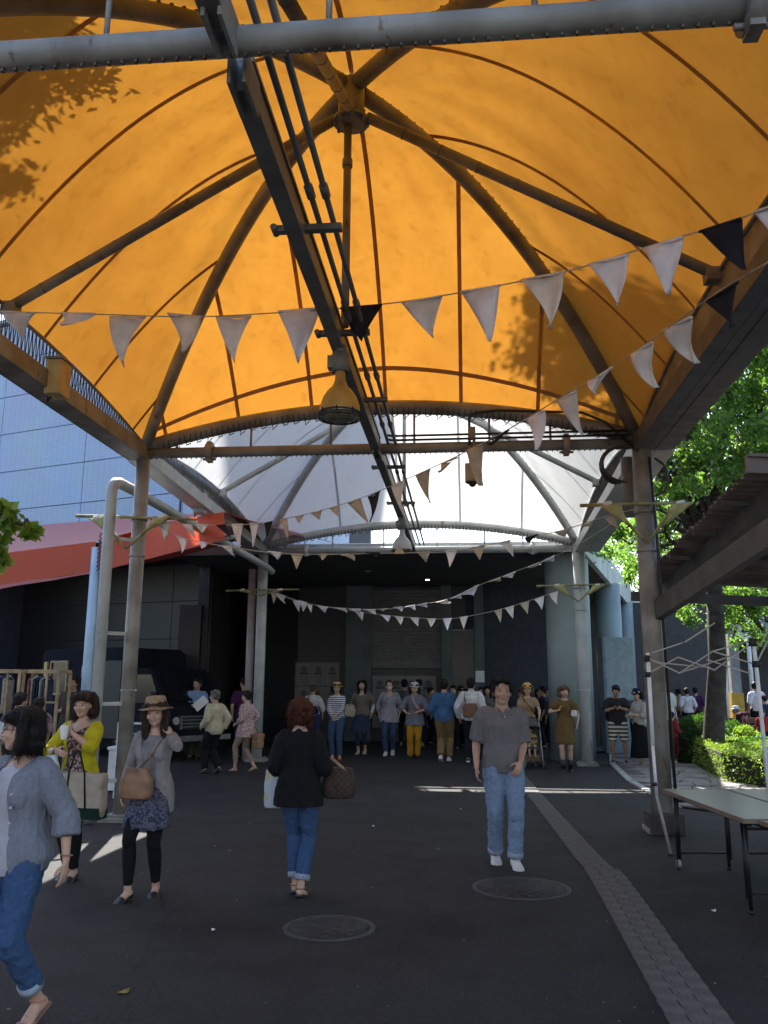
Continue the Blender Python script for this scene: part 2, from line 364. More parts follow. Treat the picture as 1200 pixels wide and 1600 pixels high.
# ================================================================== tent canopies
def membrane(name, colr, tcol, dirt, t):
    m = bpy.data.materials.new(name); m.use_nodes = True; N = m.node_tree.nodes; L = m.node_tree.links
    b = N['Principled BSDF']; out = N['Material Output']; b.inputs['Roughness'].default_value = .55
    tc = N.new('ShaderNodeTexCoord')
    n1 = N.new('ShaderNodeTexNoise'); n1.inputs['Scale'].default_value = .9; n1.inputs['Detail'].default_value = 8; n1.inputs['Roughness'].default_value = .65
    n2 = N.new('ShaderNodeTexNoise'); n2.inputs['Scale'].default_value = 14; n2.inputs['Detail'].default_value = 5
    L.new(tc.outputs['Object'], n1.inputs[0]); L.new(tc.outputs['Object'], n2.inputs[0])
    r = N.new('ShaderNodeValToRGB'); r.color_ramp.elements[0].position = .32; r.color_ramp.elements[1].position = .62
    r.color_ramp.elements[0].color = (*dirt, 1); r.color_ramp.elements[1].color = (*tcol, 1); L.new(n1.outputs[0], r.inputs[0])
    r2 = N.new('ShaderNodeValToRGB'); r2.color_ramp.elements[0].position = .25; r2.color_ramp.elements[1].position = .5
    r2.color_ramp.elements[0].color = (.8, .78, .75, 1); r2.color_ramp.elements[1].color = (1, 1, 1, 1); L.new(n2.outputs[0], r2.inputs[0])
    mm = N.new('ShaderNodeMix'); mm.data_type = 'RGBA'; mm.blend_type = 'MULTIPLY'; mm.inputs[0].default_value = .6
    L.new(r.outputs[0], mm.inputs[6]); L.new(r2.outputs[0], mm.inputs[7])
    mp = N.new('ShaderNodeMapping'); mp.inputs['Scale'].default_value = (2.2, 2.2, .5); n3 = N.new('ShaderNodeTexNoise'); n3.inputs['Scale'].default_value = 2.6; n3.inputs['Detail'].default_value = 7; n3.inputs['Roughness'].default_value = .7
    L.new(tc.outputs['Object'], mp.inputs[0]); L.new(mp.outputs[0], n3.inputs[0])
    r3 = N.new('ShaderNodeValToRGB'); r3.color_ramp.elements[0].position = .33; r3.color_ramp.elements[1].position = .47; r3.color_ramp.elements[0].color = (.62, .58, .52, 1); r3.color_ramp.elements[1].color = (1, 1, 1, 1); L.new(n3.outputs[0], r3.inputs[0])
    vo = N.new('ShaderNodeTexVoronoi'); vo.inputs['Scale'].default_value = 5.5; L.new(tc.outputs['Object'], vo.inputs[0])
    r4 = N.new('ShaderNodeValToRGB'); r4.color_ramp.elements[0].position = .02; r4.color_ramp.elements[1].position = .055; r4.color_ramp.elements[0].color = (.55, .5, .42, 1); r4.color_ramp.elements[1].color = (1, 1, 1, 1); L.new(vo.outputs['Distance'], r4.inputs[0])
    m3 = N.new('ShaderNodeMix'); m3.data_type = 'RGBA'; m3.blend_type = 'MULTIPLY'; m3.inputs[0].default_value = .45; L.new(mm.outputs[2], m3.inputs[6]); L.new(r3.outputs[0], m3.inputs[7])
    m4 = N.new('ShaderNodeMix'); m4.data_type = 'RGBA'; m4.blend_type = 'MULTIPLY'; m4.inputs[0].default_value = .5; L.new(m3.outputs[2], m4.inputs[6]); L.new(r4.outputs[0], m4.inputs[7]); mm = m4
    tr = N.new('ShaderNodeBsdfTranslucent'); L.new(mm.outputs[2], tr.inputs['Color'])
    b.inputs['Base Color'].default_value = (*colr, 1)
    mx = N.new('ShaderNodeMixShader'); mx.inputs[0].default_value = t
    L.new(b.outputs[0], mx.inputs[1]); L.new(tr.outputs[0], mx.inputs[2]); L.new(mx.outputs[0], out.inputs[0])
    return m
ORANGE = membrane('orange_membrane', (.62, .25, .03), (.86, .385, .05), (.68, .285, .034), .145)
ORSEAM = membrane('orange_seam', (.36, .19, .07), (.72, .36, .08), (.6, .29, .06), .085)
WHITEM = membrane('white_membrane', (.66, .67, .67), (.95, .95, .95), (.86, .87, .87), .235)
WHSEAM = membrane('white_seam', (.55, .56, .56), (.85, .85, .85), (.75, .75, .75), .19)

def tent(label, x0, x1, y0, y1, zb, z0, zap, memm, seamm, bows, columns, steel, group='tent canopies over the walkway', share_near=False, sp=1.02, seams=True, band=False, p=2.1):
    cx, cy = (x0+x1)/2, (y0+y1)/2
    T = empty('tent_canopy', (cx, cy, 0), 0, label, 'canopy', group)
    hx, hy = (x1-x0)/2, (y1-y0)/2
    def zr(d): return z0+(zap-z0)*(1-(1-d)**p)
    sides = [('far', Vector((cx, y1, 0)), Vector((1, 0, 0)), hx, Vector((0, -1, 0)), hy),
             ('near', Vector((cx, y0, 0)), Vector((1, 0, 0)), hx, Vector((0, 1, 0)), hy),
             ('left', Vector((x0, cy, 0)), Vector((0, 1, 0)), hy, Vector((1, 0, 0)), hx),
             ('right', Vector((x1, cy, 0)), Vector((0, 1, 0)), hy, Vector((-1, 0, 0)), hx)]
    for nm, E, t, a, n, b in sides:
        bow = bows[nm]
        def P(d, u, dz=0.): 
            q = E+n*b*d+t*a*(1-d)*u; q.z = zr(d)+bow*(1-d)**1.3*(1-u*u)+dz; return q
        m = MB(); m.grid(lambda i, j: P(j*.985, i*2-1, .012*math.sin(i*41)*math.sin(PI*min(1, j*1.2))+.018*noise.noise((i*9*(1-j), j*5, hx+hy))), 72, 40); m.build('membrane_panel', memm, T)
        if seams:
            k = 0.5 if nm in ('left', 'right') else .5
            X = -a+sp*.3 if nm in ('far', 'near') else -a+sp*.7
            while X < a-.25:
                dmax = 1-abs(X)/a-.01
                if dmax > .06:
                    m = MB(); w2 = .025
                    m.grid(lambda i, j: P(j*dmax, (X+(i-.5)*2*w2)/(a*max(1-j*dmax, .02)), -.006), 1, 22)
                    m.build('seam', seamm, T)
                X += sp*1.0 if nm in ('far', 'near') else sp*1.22
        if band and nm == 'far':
            m = MB(); m.grid(lambda i, j: P(.02+.06*(1-abs(i*2-1)**1.6)+j*.011, (i*2-1)*.97, -.009), 40, 1); m.build('shadow_band', seamm, T)  # seam-coloured strip laid on the panel in place of a curved shadow line
        # edge members
        n3 = 24
        arch = [P(0, i/n3*2-1, -.04) for i in range(n3+1)]
        if not (share_near and nm == 'near'):
            if nm in ('far', 'near'):
                m = MB(); m.tube([arch_p+Vector((0, 0, -.03)) for arch_p in arch], .098, 10); m.build('arch_tube', steel, T)
                m = MB(); m.tube([E-t*a+Vector((0, 0, zb)), E+t*a+Vector((0, 0, zb))], .072, 14); pb = m.build('edge_beam', steel, T)
                for s_ in (-.72, .72):
                    m = MB(); c = E+t*a*s_+Vector((0, 0, zb))
                    m.tube([c-t*.045, c+t*.045], .125, 14); m.box(c+Vector((0, 0, -.11)), (.07, .12, .06)); m.box(c+Vector((0, 0, .11)), (.07, .12, .06))
                    for sg in (-1, 1): m.tube([c+t*.09*sg-Vector((0, 0, .1)), c+t*.03*sg-Vector((0, 0, .1))], .018, 6)
                    m.build('flange', steel, T)
                for s_ in (-.86, -.55, -.22, .12, .42, .66):
                    m = MB(); c = E+t*a*s_; m.tube([c+Vector((0, 0, zb+.05)), c+Vector((0, 0, z0+bow*(1-s_*s_)-.1))], .016, 6); m.build('stub', steel, T)
            else:
                sx = -1 if nm == 'left' else 1
                m = MB(); A = E-t*a+Vector((0, 0, zb)); B = E+t*a+Vector((0, 0, zb))
                m.bar(A, B, .16, .20); w_ = .36 if nm == 'right' else .12; m.bar(A+Vector((sx*(.083+w_/2), 0, -.03)), B+Vector((sx*(.083+w_/2), 0, -.03)), w_, .13); m.bar(A+Vector((sx*.2, 0, -.098)), B+Vector((sx*.2, 0, -.098)), .012, .012)
                m.build('edge_beam', STEELD if (nm == 'right' and steel is STEEL) else steel, T, bevel=.006)
                if nm == 'right':
                    m = MB(); m.grid(lambda i, j: P(0, i*2-1)+Vector((.012, 0, .05))-Vector((0, 0, (P(0, i*2-1).z-zb)*j)), 24, 2); m.build('edge_plate', steel, T, solid=.012)
                m = MB(); m.tube([P(0, i/n3*2-1, -.03) for i in range(n3+1)], .022, 8); m.build('edge_rope', steel, T)
            # lacing
            m = MB(); L_ = 2*a; k = int(L_/.075)
            for i in range(k):
                u0 = -1+2*i/k; u1 = -1+2*(i+1)/k; um = (u0+u1)/2
                if nm in ('far', 'near'):
                    c = P(0, u0, -.07)
                    r = .105
                    pts = [c+n*(r*math.cos(q))+Vector((0, 0, r*math.sin(q)))+t*.02*(q/PI) for q in (-.3, -1.1, -1.9, -2.7, -3.4)]
                    m.tube(pts, .007, 4, cap=False)
                    if i % 2 == 0: m.tube([c-Vector((0, 0, .10)), c-Vector((0, 0, .10+.035*(1+(i % 6 == 0)))), c-Vector((0, 0, .11))+t*.06], .008, 4, cap=False)
                elif not (nm == 'right' and steel is STEEL):
                    q = E+t*a*um; q.z = zb+.09
                    m.tube([P(0, u0, -.02), q, P(0, u1, -.02)], .0065, 4, cap=False)
            # hooks under the pipe
            if nm in ('far', 'near'):
                for i in range(int(L_/.07)):
                    c = E-t*a+t*(.07*i+.05)+Vector((0, 0, zb-.078)); m.box(c, (.012, .02, .018))
            m.build('lacing', CORD, T, kind='stuff')
    # ridges, struts, hub
    for sx in (-1, 1):
        for sy in (-1, 1):
            m = MB(); pts = []
            for i in range(19):
                d = i/18*.975; pts.append((cx+sx*hx*(1-d), cy+sy*hy*(1-d), zr(d)-.085-.02*(1-d)))
            m.tube(pts, .082, 12); rg = m.build('ridge_tube', steel, T)
            m = MB()
            for i in range(1, 44):
                d = i/44; q = Vector((cx+sx*hx*(1-d), cy+sy*hy*(1-d), zr(d)-.03)); m.box(q+Vector((sx*.05, 0, 0)), (.03, .03, .02)); m.box(q+Vector((0, sy*.05, 0)), (.03, .03, .02))
            m.build('clips', CORD, rg, kind='stuff')
    for nm, E, t, a, n, b in sides:
        if nm in ('near',) and share_near: continue
        p0 = E+Vector((0, 0, z0+bows[nm]-.06)); p1 = Vector((cx, cy, zap-.42))-n*.16
        if nm == 'far': continue
        m = MB(); m.tube([p0, p1], .052, 12)
        for i in range(1, 9): 
            q = p0.lerp(p1, i/9); m.tube([q-(p1-p0).normalized()*.006, q+(p1-p0).normalized()*.006], .056, 12)
        m.box(p0+n*.05, (.14, .14, .12)); m.build('strut', steel, T)
    m = MB(); m.tube([(cx, cy, zap-.5), (cx, cy, zap-.03)], .13, 16); m.tube([(cx, cy, zap-.47), (cx, cy, zap-.44)], .18, 16)
    for i in range(8):
        a = i*PI/4+.2; m.tube([(cx+.16*math.cos(a), cy+.16*math.sin(a), zap-.5), (cx+.16*math.cos(a), cy+.16*math.sin(a), zap-.40)], .018, 6)
    m.build('hub', steel, T)
    # columns
    for (qx, qy, r, top) in columns:
        m = MB(); m.tube([(qx, qy, .06), (qx, qy, top)], r, 20); m.tube([(qx, qy, zb-.95), (qx, qy, zb-.90)], r+.012, 20)
        m.tube([(qx, qy, zb-1.45), (qx, qy, zb-1.42)], r+.010, 20); m.tube([(qx, qy, 1.6), (qx, qy, 1.63)], r+.006, 20)
        c = m.build('column', steel, T)
        m = MB(); m.box((qx, qy, .03), (.42, .42, .06)); m.box((qx, qy, .075), (.3, .3, .03)); 
        for i in (-1, 1):
            for j in (-1, 1): m.tube([(qx+i*.16, qy+j*.16, .05), (qx+i*.16, qy+j*.16, .10)], .016, 6)
        m.build('base_plate', CONC, c, bevel=.01)
    return T
BW = dict(far=.5, near=.5, left=.33, right=.40)
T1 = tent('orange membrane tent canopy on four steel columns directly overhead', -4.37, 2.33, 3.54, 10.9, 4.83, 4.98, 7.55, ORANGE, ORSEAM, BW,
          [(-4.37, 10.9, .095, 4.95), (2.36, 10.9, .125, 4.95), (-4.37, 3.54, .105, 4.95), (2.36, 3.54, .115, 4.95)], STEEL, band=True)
T2 = tent('white membrane tent canopy behind the orange one, before the building', -4.40, 2.36, 10.95, 19.5, 4.83, 5.0, 7.6, WHITEM, WHSEAM, BW,
          [(-4.40, 19.5, .11, 4.9), (2.36, 19.5, .13, 4.9)], STEELW, share_near=True, sp=1.3)
m = MB(); m.tube([(-4.4+6.76*i/20, 11.05, 5.0+.5*(1-(i/10-1)**2)) for i in range(21)], .05, 8); m.build('arch_tube', STEELW, T2)
def walk(o):
    for c in o.children: yield c; yield from walk(c)
for c in walk(T2):   # this tent is a little wider at its far end
    for v in c.data.vertices: v.co.x *= 1+.092*(v.co.y+15.225-10.95)/8.55
# spine of cable trunking under the canopies
SPX = -1.12
SP = empty('cable_trunking', (SPX, 3.5, 4.8), 0, 'long grey steel cable trunking with two conduits hung under both canopies', 'trunking')
GREY = mat('grey_trunking', (.16, .16, .155), .45, .15, 5)
for a, b in ((-1.2, 3.36), (3.78, 10.75), (11.05, 19.3)):
    m = MB(); m.bar((SPX, a, 4.84), (SPX, b, 4.84), .10, .16); m.bar((SPX, a, 4.935), (SPX, b, 4.935), .13, .03); m.bar((SPX, a, 4.755), (SPX, b, 4.755), .115, .02)
    m.build('beam', GREY, SP, bevel=.004)
for dx in (.15, .25):
    m = MB(); m.tube([(SPX+dx, -1.2, 4.90), (SPX+dx, 19.3, 4.90)], .021, 8)
    for y in (4.9, 6.6, 8.3, 10.0, 12.4, 14.8, 17.2): m.tube([(SPX+dx, y, 4.90), (SPX+dx, y+.12, 4.90)], .032, 8)
    m.build('conduit', GREY, SP)
for y in (1.0, 5.35, 7.15, 9.0, 12.0, 14.5, 17.0):
    m = MB(); m.box((SPX+.07, y, 4.86), (.48, .06, .045)); m.tube([(SPX-.17, y-.05, 4.86), (SPX-.17, y+.05, 4.86)], .026, 8); m.build('bracket', GREY, SP)
for y in (3.36, 3.80, 10.8, 11.0):
    m = MB(); m.bar((SPX-.03, y-.14, 4.80), (SPX-.03, y+.14, 4.80), .02, .2); m.bar((SPX+.05, y-.14, 4.80), (SPX+.05, y+.14, 4.80), .02, .2); m.build('splice_plate', STEEL, SP)
m = MB(); m.tube([(-1.05, 7.22, 4.95), (-1.05, 7.22, 7.1)], .038, 12); m.tube([(-1.05, 7.22, 6.6), (-1.05, 7.22, 6.68)], .05, 12); m.build('hanger_rod', STEEL, SP)
m = MB(); m.tube([(-1.05, 15.2, 4.95), (-1.05, 15.2, 7.1)], .035, 12); m.build('hanger_rod', STEELW, SP)

# pendant lamps
LOUT = mat('lamp_enamel', (.42, .25, .07), .35, .12, 5)
LIN = mat('lamp_reflector', (.6, .6, .58), .25, .05, metal=.7)
def pendant(x, y, z, lab, m1):
    o = empty('pendant_lamp', (x, y, z), 0, lab, 'lamp', 'bell lamps hung from the trunking')
    m = MB(); m.tube([(x, y, z+.40), (x, y, z+.58)], .085, 8); m.box((x-.09, y, z+.49), (.05, .1, .12)); m.tube([(x, y, z+.56), (x, y, z+.66)], .05, 8); m.build('ballast_box', GREY, o)
    m = MB(); m.lathe((x, y, z), [(.045, .40), (.05, .32), (.07, .26), (.115, .215), (.155, .15), (.178, .08), (.185, .03), (.19, 0.), (.18, .0), (.165, .08), (.10, .2), (.001, .24)], 32); m.build('reflector', m1, o)
    m = MB(); m.lathe((x, y, z), [(.182, -.005), (.18, -.045), (.10, -.062), (.001, -.066)], 28); m.build('lens', mat('lamp_glass', (.22, .2, .13), .08, .3, 25, spec=.9), o)
    m = MB()
    for k in range(3): m.tube([(x+.192*math.cos(a*PI/12), y+.192*math.sin(a*PI/12), z-.0-k*.022) for a in range(25)], .006, 5)
    for k in range(8): a = k*PI/4; m.tube([(x+.195*math.cos(a), y+.195*math.sin(a), z+.02), (x+.193*math.cos(a), y+.193*math.sin(a), z-.05)], .007, 5)
    m.build('guard', DARKM, o)
pendant(-1.09, 7.25, 4.12, 'bell shaped pendant lamp hanging under the orange canopy', LOUT)
pendant(-1.09, 15.2, 4.12, 'bell shaped pendant lamp hanging under the white canopy', STEELW)

# boxes on the edge beams
YB = mat('yellowed_box', (.50, .38, .16), .5, .15, 5)
def cbox(x, y, z, sz, m1, lab):
    o = empty('junction_box', (x, y, z), 0, lab, 'box')
    m = MB(); m.box((x, y, z), sz); m.build('case', m1, o, bevel=.01)
    m = MB(); m.box((x, y, z+sz[2]/2+.012), (sz[0]+.03, sz[1]+.03, .022)); m.build('lid', STEEL, o)
    m = MB(); m.tube([(x-.06, y, z-sz[2]/2), (x-.09, y-.02, z-sz[2]/2-.07), (x-.1, y, z-sz[2]/2-.01), (x-.11, y, z)], .012, 6); m.build('cable', WIRE, o)
cbox(-4.24, 8.1, 4.86, (.17, .24, .38), YB, 'yellowed junction box fixed to left edge beam of the orange canopy')
cbox(-4.60, 14.2, 4.85, (.18, .24, .38), STEELW, 'white junction box on the left edge beam of the white canopy')

# cables by the far orange beam, CCTV dome camera
m = MB()
for dz in (.10, .16):
    m.tube([(-1.0, 10.8, 4.83+dz), (-.9, 10.82, 4.80+dz+.02), (2.2, 10.8, 4.82+dz)], .016, 6)
m.tube([(.12, 10.78, 4.82), (.12, 10.78, 5.2), (.2, 10.78, 5.27), (.5, 10.8, 5.3), (1.6, 10.8, 5.24), (1.9, 10.8, 5.1), (2.3, 10.8, 4.7)], .018, 6)
o = m.build('cable_run', WIRE); tag(o, 'dark cable conduits running along the far beam of the orange canopy', 'cable')
cc = empty('security_camera', (.14, 10.72, 4.4), 0, 'beige dome security camera hanging from the far orange canopy beam', 'security camera')
m = MB(); m.tube([(.12, 10.72, 4.55), (.12, 10.72, 4.8)], .012, 6); m.tube([(.18, 10.72, 4.55), (.18, 10.72, 5.02)], .02, 6); m.box((.15, 10.72, 4.96), (.1, .1, .16)); m.build('mount', STEEL, cc)
m = MB(); m.box((.15, 10.72, 4.42), (.19, .17, .24)); m.build('housing', mat('beige_housing', (.36, .30, .2), .5), cc, bevel=.012)
m = MB(); m.tube([(.15, 10.72, 4.285), (.15, 10.72, 4.30)], .075, 16); m.ell((.15, 10.72, 4.285), (.05, .05, .05)); m.build('dome', DARKM, cc)
# looping hoses at the right column
m = MB()
for k, (a, b) in enumerate(((0, .3), (.05, .24), (-.04, .2))):
    c = Vector((2.02+k*.05, 10.78-.05*k, 4.50)); pts = [c+Vector((.22*math.cos(q)*(1+.2*k), 0, .24*math.sin(q)+(.1 if q < 1 else 0))) for q in [PI*.45+i*.32 for i in range(11)]]
    m.tube(pts, .018, 6)
m.tube([(2.5, 10.8, 4.6), (2.62, 10.8, 4.5), (2.66, 10.8, 4.3), (2.6, 10.8, 4.15), (2.48, 10.8, 4.1)], .016, 6)
m.tube([(2.42, 10.74, 4.6), (2.46, 10.76, 3.6), (2.5, 10.78, .3)], .02, 6)
tag(m.build('cable_loops', WIRE), 'dark cable loops bunched at the top of the right column', 'cable')
# thin second post beside the right column
m = MB(); m.tube([(2.22, 11.15, 3.9), (2.22, 11.15, 4.7)], .09, 14); tag(m.build('speaker_tube', STEEL), 'short thick tube hung behind the top of the right column', 'tube')
# drain pipes at the left columns
DP = empty('drain_pipe', (-4.66, 10.6, 0), 0, 'white drain pipe beside the left column, elbowed along the canopy', 'drain pipe')
m = MB(); x = -4.66
m.tube([(x, 10.6, .05), (x, 10.6, 4.2), (x, 10.62, 4.30), (x, 10.7, 4.37), (x, 10.85, 4.40), (x+.02, 11.2, 4.40), (-4.52, 19.0, 4.38), (-4.5, 19.2, 4.36), (-4.45, 19.35, 4.3)], .075, 14); m.build('pipe', STEELW, DP)
for z in (.5, 1.45, 2.35, 3.6): 
    m = MB(); m.bar((x, 10.62, z), (-4.4, 10.86, z), .05, .045); m.build('clamp', STEELW, DP)
m = MB(); m.tube([(-4.98, 19.6, 0), (-4.98, 19.6, 4.4)], .09, 14); tag(m.build('drain_pipe', mat('mauve_pipe', (.32, .28, .29), .5)), 'dull mauve drain pipe just left of the far left column', 'drain pipe')
# concrete block at right column foot
m = MB(); m.box((2.36, 10.85, .12), (.40, .40, .24)); tag(m.build('concrete_block', mat('dark_concrete', (.06, .05, .045), .9, .2, 5, .4, 50), bevel=.015), 'concrete block ballast around foot of right column', 'block')

# ================================================================== tiled building on the left
TILEB = tilemat('blue_grey_tile', (.37, .46, .64), (.35, .44, .615), .20, .066, .35)
TILEP = tilemat('tower_tile', (.34, .42, .54), (.32, .40, .52), .20, .066, .35)
TILED = tilemat('brown_tile', (.035, .028, .027), (.03, .025, .024), .20, .07, .4)
TILEK = tilemat('shaded_brown_tile', (.018, .015, .015), (.015, .013, .013), .2, .07, .4)  # darker tile copy: deep shade under the awning put into the colour
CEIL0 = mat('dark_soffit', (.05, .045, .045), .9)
JOINT = mat('dark_joint', (.05, .055, .07), .8)
ang = math.atan2(.319, -.948)  # wall runs back to the left
BL = empty('tiled_building', (-7.39, 21, 0), ang+PI, 'tall building of pale blue tiles left of canopies', 'building')
# local frame: +x toward the right end, wall extends to local -x; normal toward the viewer is local -y
def bl_add(name, m_, c, sz, parent=BL, bevel=0):
    q = MB(); q.box((0, 0, 0), sz); me = q.mesh(name); 
    if m_: me.materials.append(m_)
    for v in me.vertices: v.co += Vector(c)
    o = bpy.data.objects.new(name, me); col.objects.link(o); o.parent = parent
    if bevel: d = o.modifiers.new('b', 'BEVEL'); d.width = bevel
    return o
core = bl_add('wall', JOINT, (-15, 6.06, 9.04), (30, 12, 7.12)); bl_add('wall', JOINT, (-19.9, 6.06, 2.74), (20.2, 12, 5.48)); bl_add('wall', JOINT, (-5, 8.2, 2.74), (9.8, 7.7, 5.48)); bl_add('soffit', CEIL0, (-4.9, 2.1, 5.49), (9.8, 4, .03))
pw, ph = 3.35, 1.18
zz = -.42
while zz < 12.5:
    xx = 0.
    k = 0
    while xx > -30:
        h = min(ph, 12.6-zz)-.022; wdt = pw-.022
        z0_ = max(zz, 0); hh = zz+h-z0_
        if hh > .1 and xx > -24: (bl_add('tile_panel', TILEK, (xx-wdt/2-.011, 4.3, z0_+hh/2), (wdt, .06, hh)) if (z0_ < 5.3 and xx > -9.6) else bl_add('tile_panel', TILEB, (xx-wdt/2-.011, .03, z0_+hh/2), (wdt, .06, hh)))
        xx -= pw; k += 1
    zz += ph
# end wall, sky-lit corner strip
zz = -.42
while zz < 12.5:
    z0_ = max(zz, 0); hh = min(zz+ph, 12.6)-.022-z0_
    for j in range(1 if z0_ < 5.3 else 0, 3):
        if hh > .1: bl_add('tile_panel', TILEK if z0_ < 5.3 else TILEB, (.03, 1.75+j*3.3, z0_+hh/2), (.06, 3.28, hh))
    zz += ph
bl_add('parapet', mat('coping', (.4, .42, .45), .6), (-15, 6, 12.65), (30.3, 12.3, .1))
bl_add('drain_pipe', STEELW, (-6.3, -.1, 2.2), (.12, .12, 4.4))
# tower further back whose shade falls on the white canopy
TW = empty('tiled_tower', (-7.05, 31, 0), 0, 'narrow pale tiled tower rising behind the low building', 'building')
m = MB(); m.box((-7.05, 33, 12.25), (2.7, 4, 24.5)); m.build('wall', JOINT, TW)
zz = 0.
while zz < 24.4:
    for j in range(2):
        m = MB(); m.box((-7.05+(j-.5)*1.35, 30.97, zz+.58), (1.32, .06, 1.14)); m.build('tile_panel', TILEP, TW)
    zz += 1.18
m = MB(); m.box((-7.05, 33, 24.9), (2.9, 4.2, .2)); m.build('coping', WHITEP, TW)

# ================================================================== low building with the deep porch
LB = empty('porch_building', (0, 20, 0), 0, 'low dark building with a deep porch, white fascia and round columns', 'building')
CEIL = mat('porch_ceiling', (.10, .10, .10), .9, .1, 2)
WH = mat('fascia_white', (.55, .58, .60), .5, .12, 1.2, dirt=(.38, .40, .40))
slab = [(-7.2, 20.05), (2.75, 20.05), (5.55, 30.6), (8.2, 41), (8.2, 44), (-9.5, 44), (-9.5, 31), (-7.2, 25)]
m = MB(); m.prism(slab, 4.86, 5.0); m.build('ceiling_slab', CEIL, LB)
m = MB(); m.prism([(x*1.0, y+.3) for x, y in slab], 5.003, 5.02); m.build('roof', CONC, LB)
m = MB(); m.bar((-7.2, 20.0, 4.925), (2.8, 20.0, 4.925), .12, .21); m.build('front_fascia', WH, LB, bevel=.01)
m = MB(); m.tube([(-5, 19.95, 5.045), (2.7, 19.95, 5.045)], .022, 6); m.build('flashing', WHITEP, LB)
m = MB(); m.bar((2.86, 20.2, 5.2), (5.62, 30.6, 5.2), .14, .8); m.bar((5.62, 30.6, 5.2), (8.3, 41, 5.2), .14, .8); m.build('side_fascia', WH, LB, bevel=.01)
BWY = 27.0
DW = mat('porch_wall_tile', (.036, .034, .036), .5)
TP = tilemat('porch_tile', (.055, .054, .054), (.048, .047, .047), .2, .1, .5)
GP = mat('grey_green_plaster', (.10, .125, .125), .7, .12, 2)
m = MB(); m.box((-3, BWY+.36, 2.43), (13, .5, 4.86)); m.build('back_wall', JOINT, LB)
for i in range(6):
    for zc, h in ((.6, 1.18), (1.8, 1.18), (3.0, 1.18), (4.2, 1.18)):
        x0_, x1_ = -9.4+i*1.9, -9.4+(i+1)*1.9
        if x1_ < 1.6 : 
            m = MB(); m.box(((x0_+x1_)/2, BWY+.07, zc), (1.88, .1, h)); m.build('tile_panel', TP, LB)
# green-grey pilasters, doorway, shutter, notices
for a, b, nmn in ((540, 580, 'pilaster'), (690, 706, 'pilaster'), (742, 757, 'pilaster')):
    xa, xb = D(a, 1050, BWY-.1).x, D(b, 1050, BWY-.1).x
    m = MB(); m.box(((xa+xb)/2, BWY-.12, 2.42), (xb-xa, .28, 4.84)); m.build(nmn, GP, LB, bevel=.01)
xa, xb = D(706, 1050, BWY).x, D(742, 1050, BWY).x
m = MB(); m.box(((xa+xb)/2, BWY-.01, 1.7), (xb-xa-.01, .05, 3.4)); m.build('doorway', mat('dark_opening', (.012, .012, .014), .3), LB)
m = MB(); m.bar((xa, BWY-.06, 3.43), (xb, BWY-.06, 3.43), .06, .05); m.build('door_head', STEEL, LB)
RY = 29.0
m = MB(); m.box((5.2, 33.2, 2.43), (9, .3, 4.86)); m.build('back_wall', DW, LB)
xa, xb = D(757, 1050, RY).x, D(806, 1050, RY).x
m = MB(); m.box(((xa+xb)/2, RY+.3, 2.43), (xb-xa+.6, .3, 4.86)); m.build('shutter_wall', DW, LB)
for k in range(26):
    m = MB(); m.tube([(xa+.04, RY+.13, .06+k*.11), (xb-.1, RY+.13, .06+k*.11)], .05, 6); m.build('shutter_slat', mat('shutter', (.2, .2, .2), .5, .1), LB)
m = MB(); m.box(((xa+xb)/2, RY+.08, 3.03), (xb-xa, .16, .24)); m.build('shutter_box', STEELD, LB)
for px0, px1, py0, py1 in ((743, 757, 1048, 1066),):
    a_, b_ = D(px0, py0, BWY-.3), D(px1, py1, BWY-.3); m = MB(); m.box(((a_.x+b_.x)/2, BWY-.27, (a_.z+b_.z)/2), (b_.x-a_.x, .012, a_.z-b_.z))
    tag(m.build('notice', WHITEP), 'white paper notice taped to the pilaster beside the dark doorway', 'notice')
a_, b_ = D(580, 1050, BWY), D(690, 1050, BWY)
m = MB(); 
for k in range(21): m.box(((a_.x+b_.x)/2, BWY-.02, 2.46+k*.11), (b_.x-a_.x-.02, .03, .092))
m.build('shutter_panel', mat('shutter_dark', (.10, .10, .10), .45), LB)
m = MB(); m.box(((a_.x+b_.x)/2, BWY-.05, 2.33), (b_.x-a_.x, .1, .16)); m.build('shutter_rail', STEELD, LB)
# poster boards with rows of little portraits
POST = mat('poster_paper', (.20, .195, .185), .7, .1, 3); INK = mat('poster_ink', (.10, .095, .09), .8)
def board(xa, xb, z0, z1, nr, nc, lab, y):
    o = empty('poster_board', ((xa+xb)/2, y, z0), 0, lab, 'notice board')
    m = MB(); m.box(((xa+xb)/2, y, (z0+z1)/2), (xb-xa, .04, z1-z0)); m.build('board', STEELD, o)
    rh = (z1-z0)/nr; cw = (xb-xa)/nc
    pm = MB(); pm.box((0, 0, 0), (cw*.97, .008, rh*.93)); pme = pm.mesh('poster'); pme.materials.append(POST)
    for r in range(nr):
        for c in range(nc):
            q = bpy.data.objects.new('poster', pme); col.objects.link(q); q.parent = o
            X, Z = xa+cw*(c+.5), z0+rh*(r+.5); q.location = Vector((X, y-.026, Z))-o.location
            m = MB(); yy = y-.033
            if (r*7+c*3) % 5 != 4:
                m.lathe((0, 0, 0), [(.001, 0)], 3)
                m.v.clear(); m.f.clear(); m.sm.clear()
                m.add([(X+.11*cw/.5*math.cos(t*PI/5), yy, Z+.2*rh+.085*math.sin(t*PI/5)) for t in range(10)], [tuple(range(10))])
                m.box((X, yy, Z+.02*rh), (cw*.55, .002, rh*.12))
            for i in range(3): m.box((X+rr.uniform(-.02, .02), yy, Z-rh*(.14+.1*i)), (cw*rr.uniform(.4, .8), .002, rh*.03))
            m.build('print', INK, q)
xa, xb = D(355, 1050, BWY-.05).x, D(531, 1050, BWY-.05).x
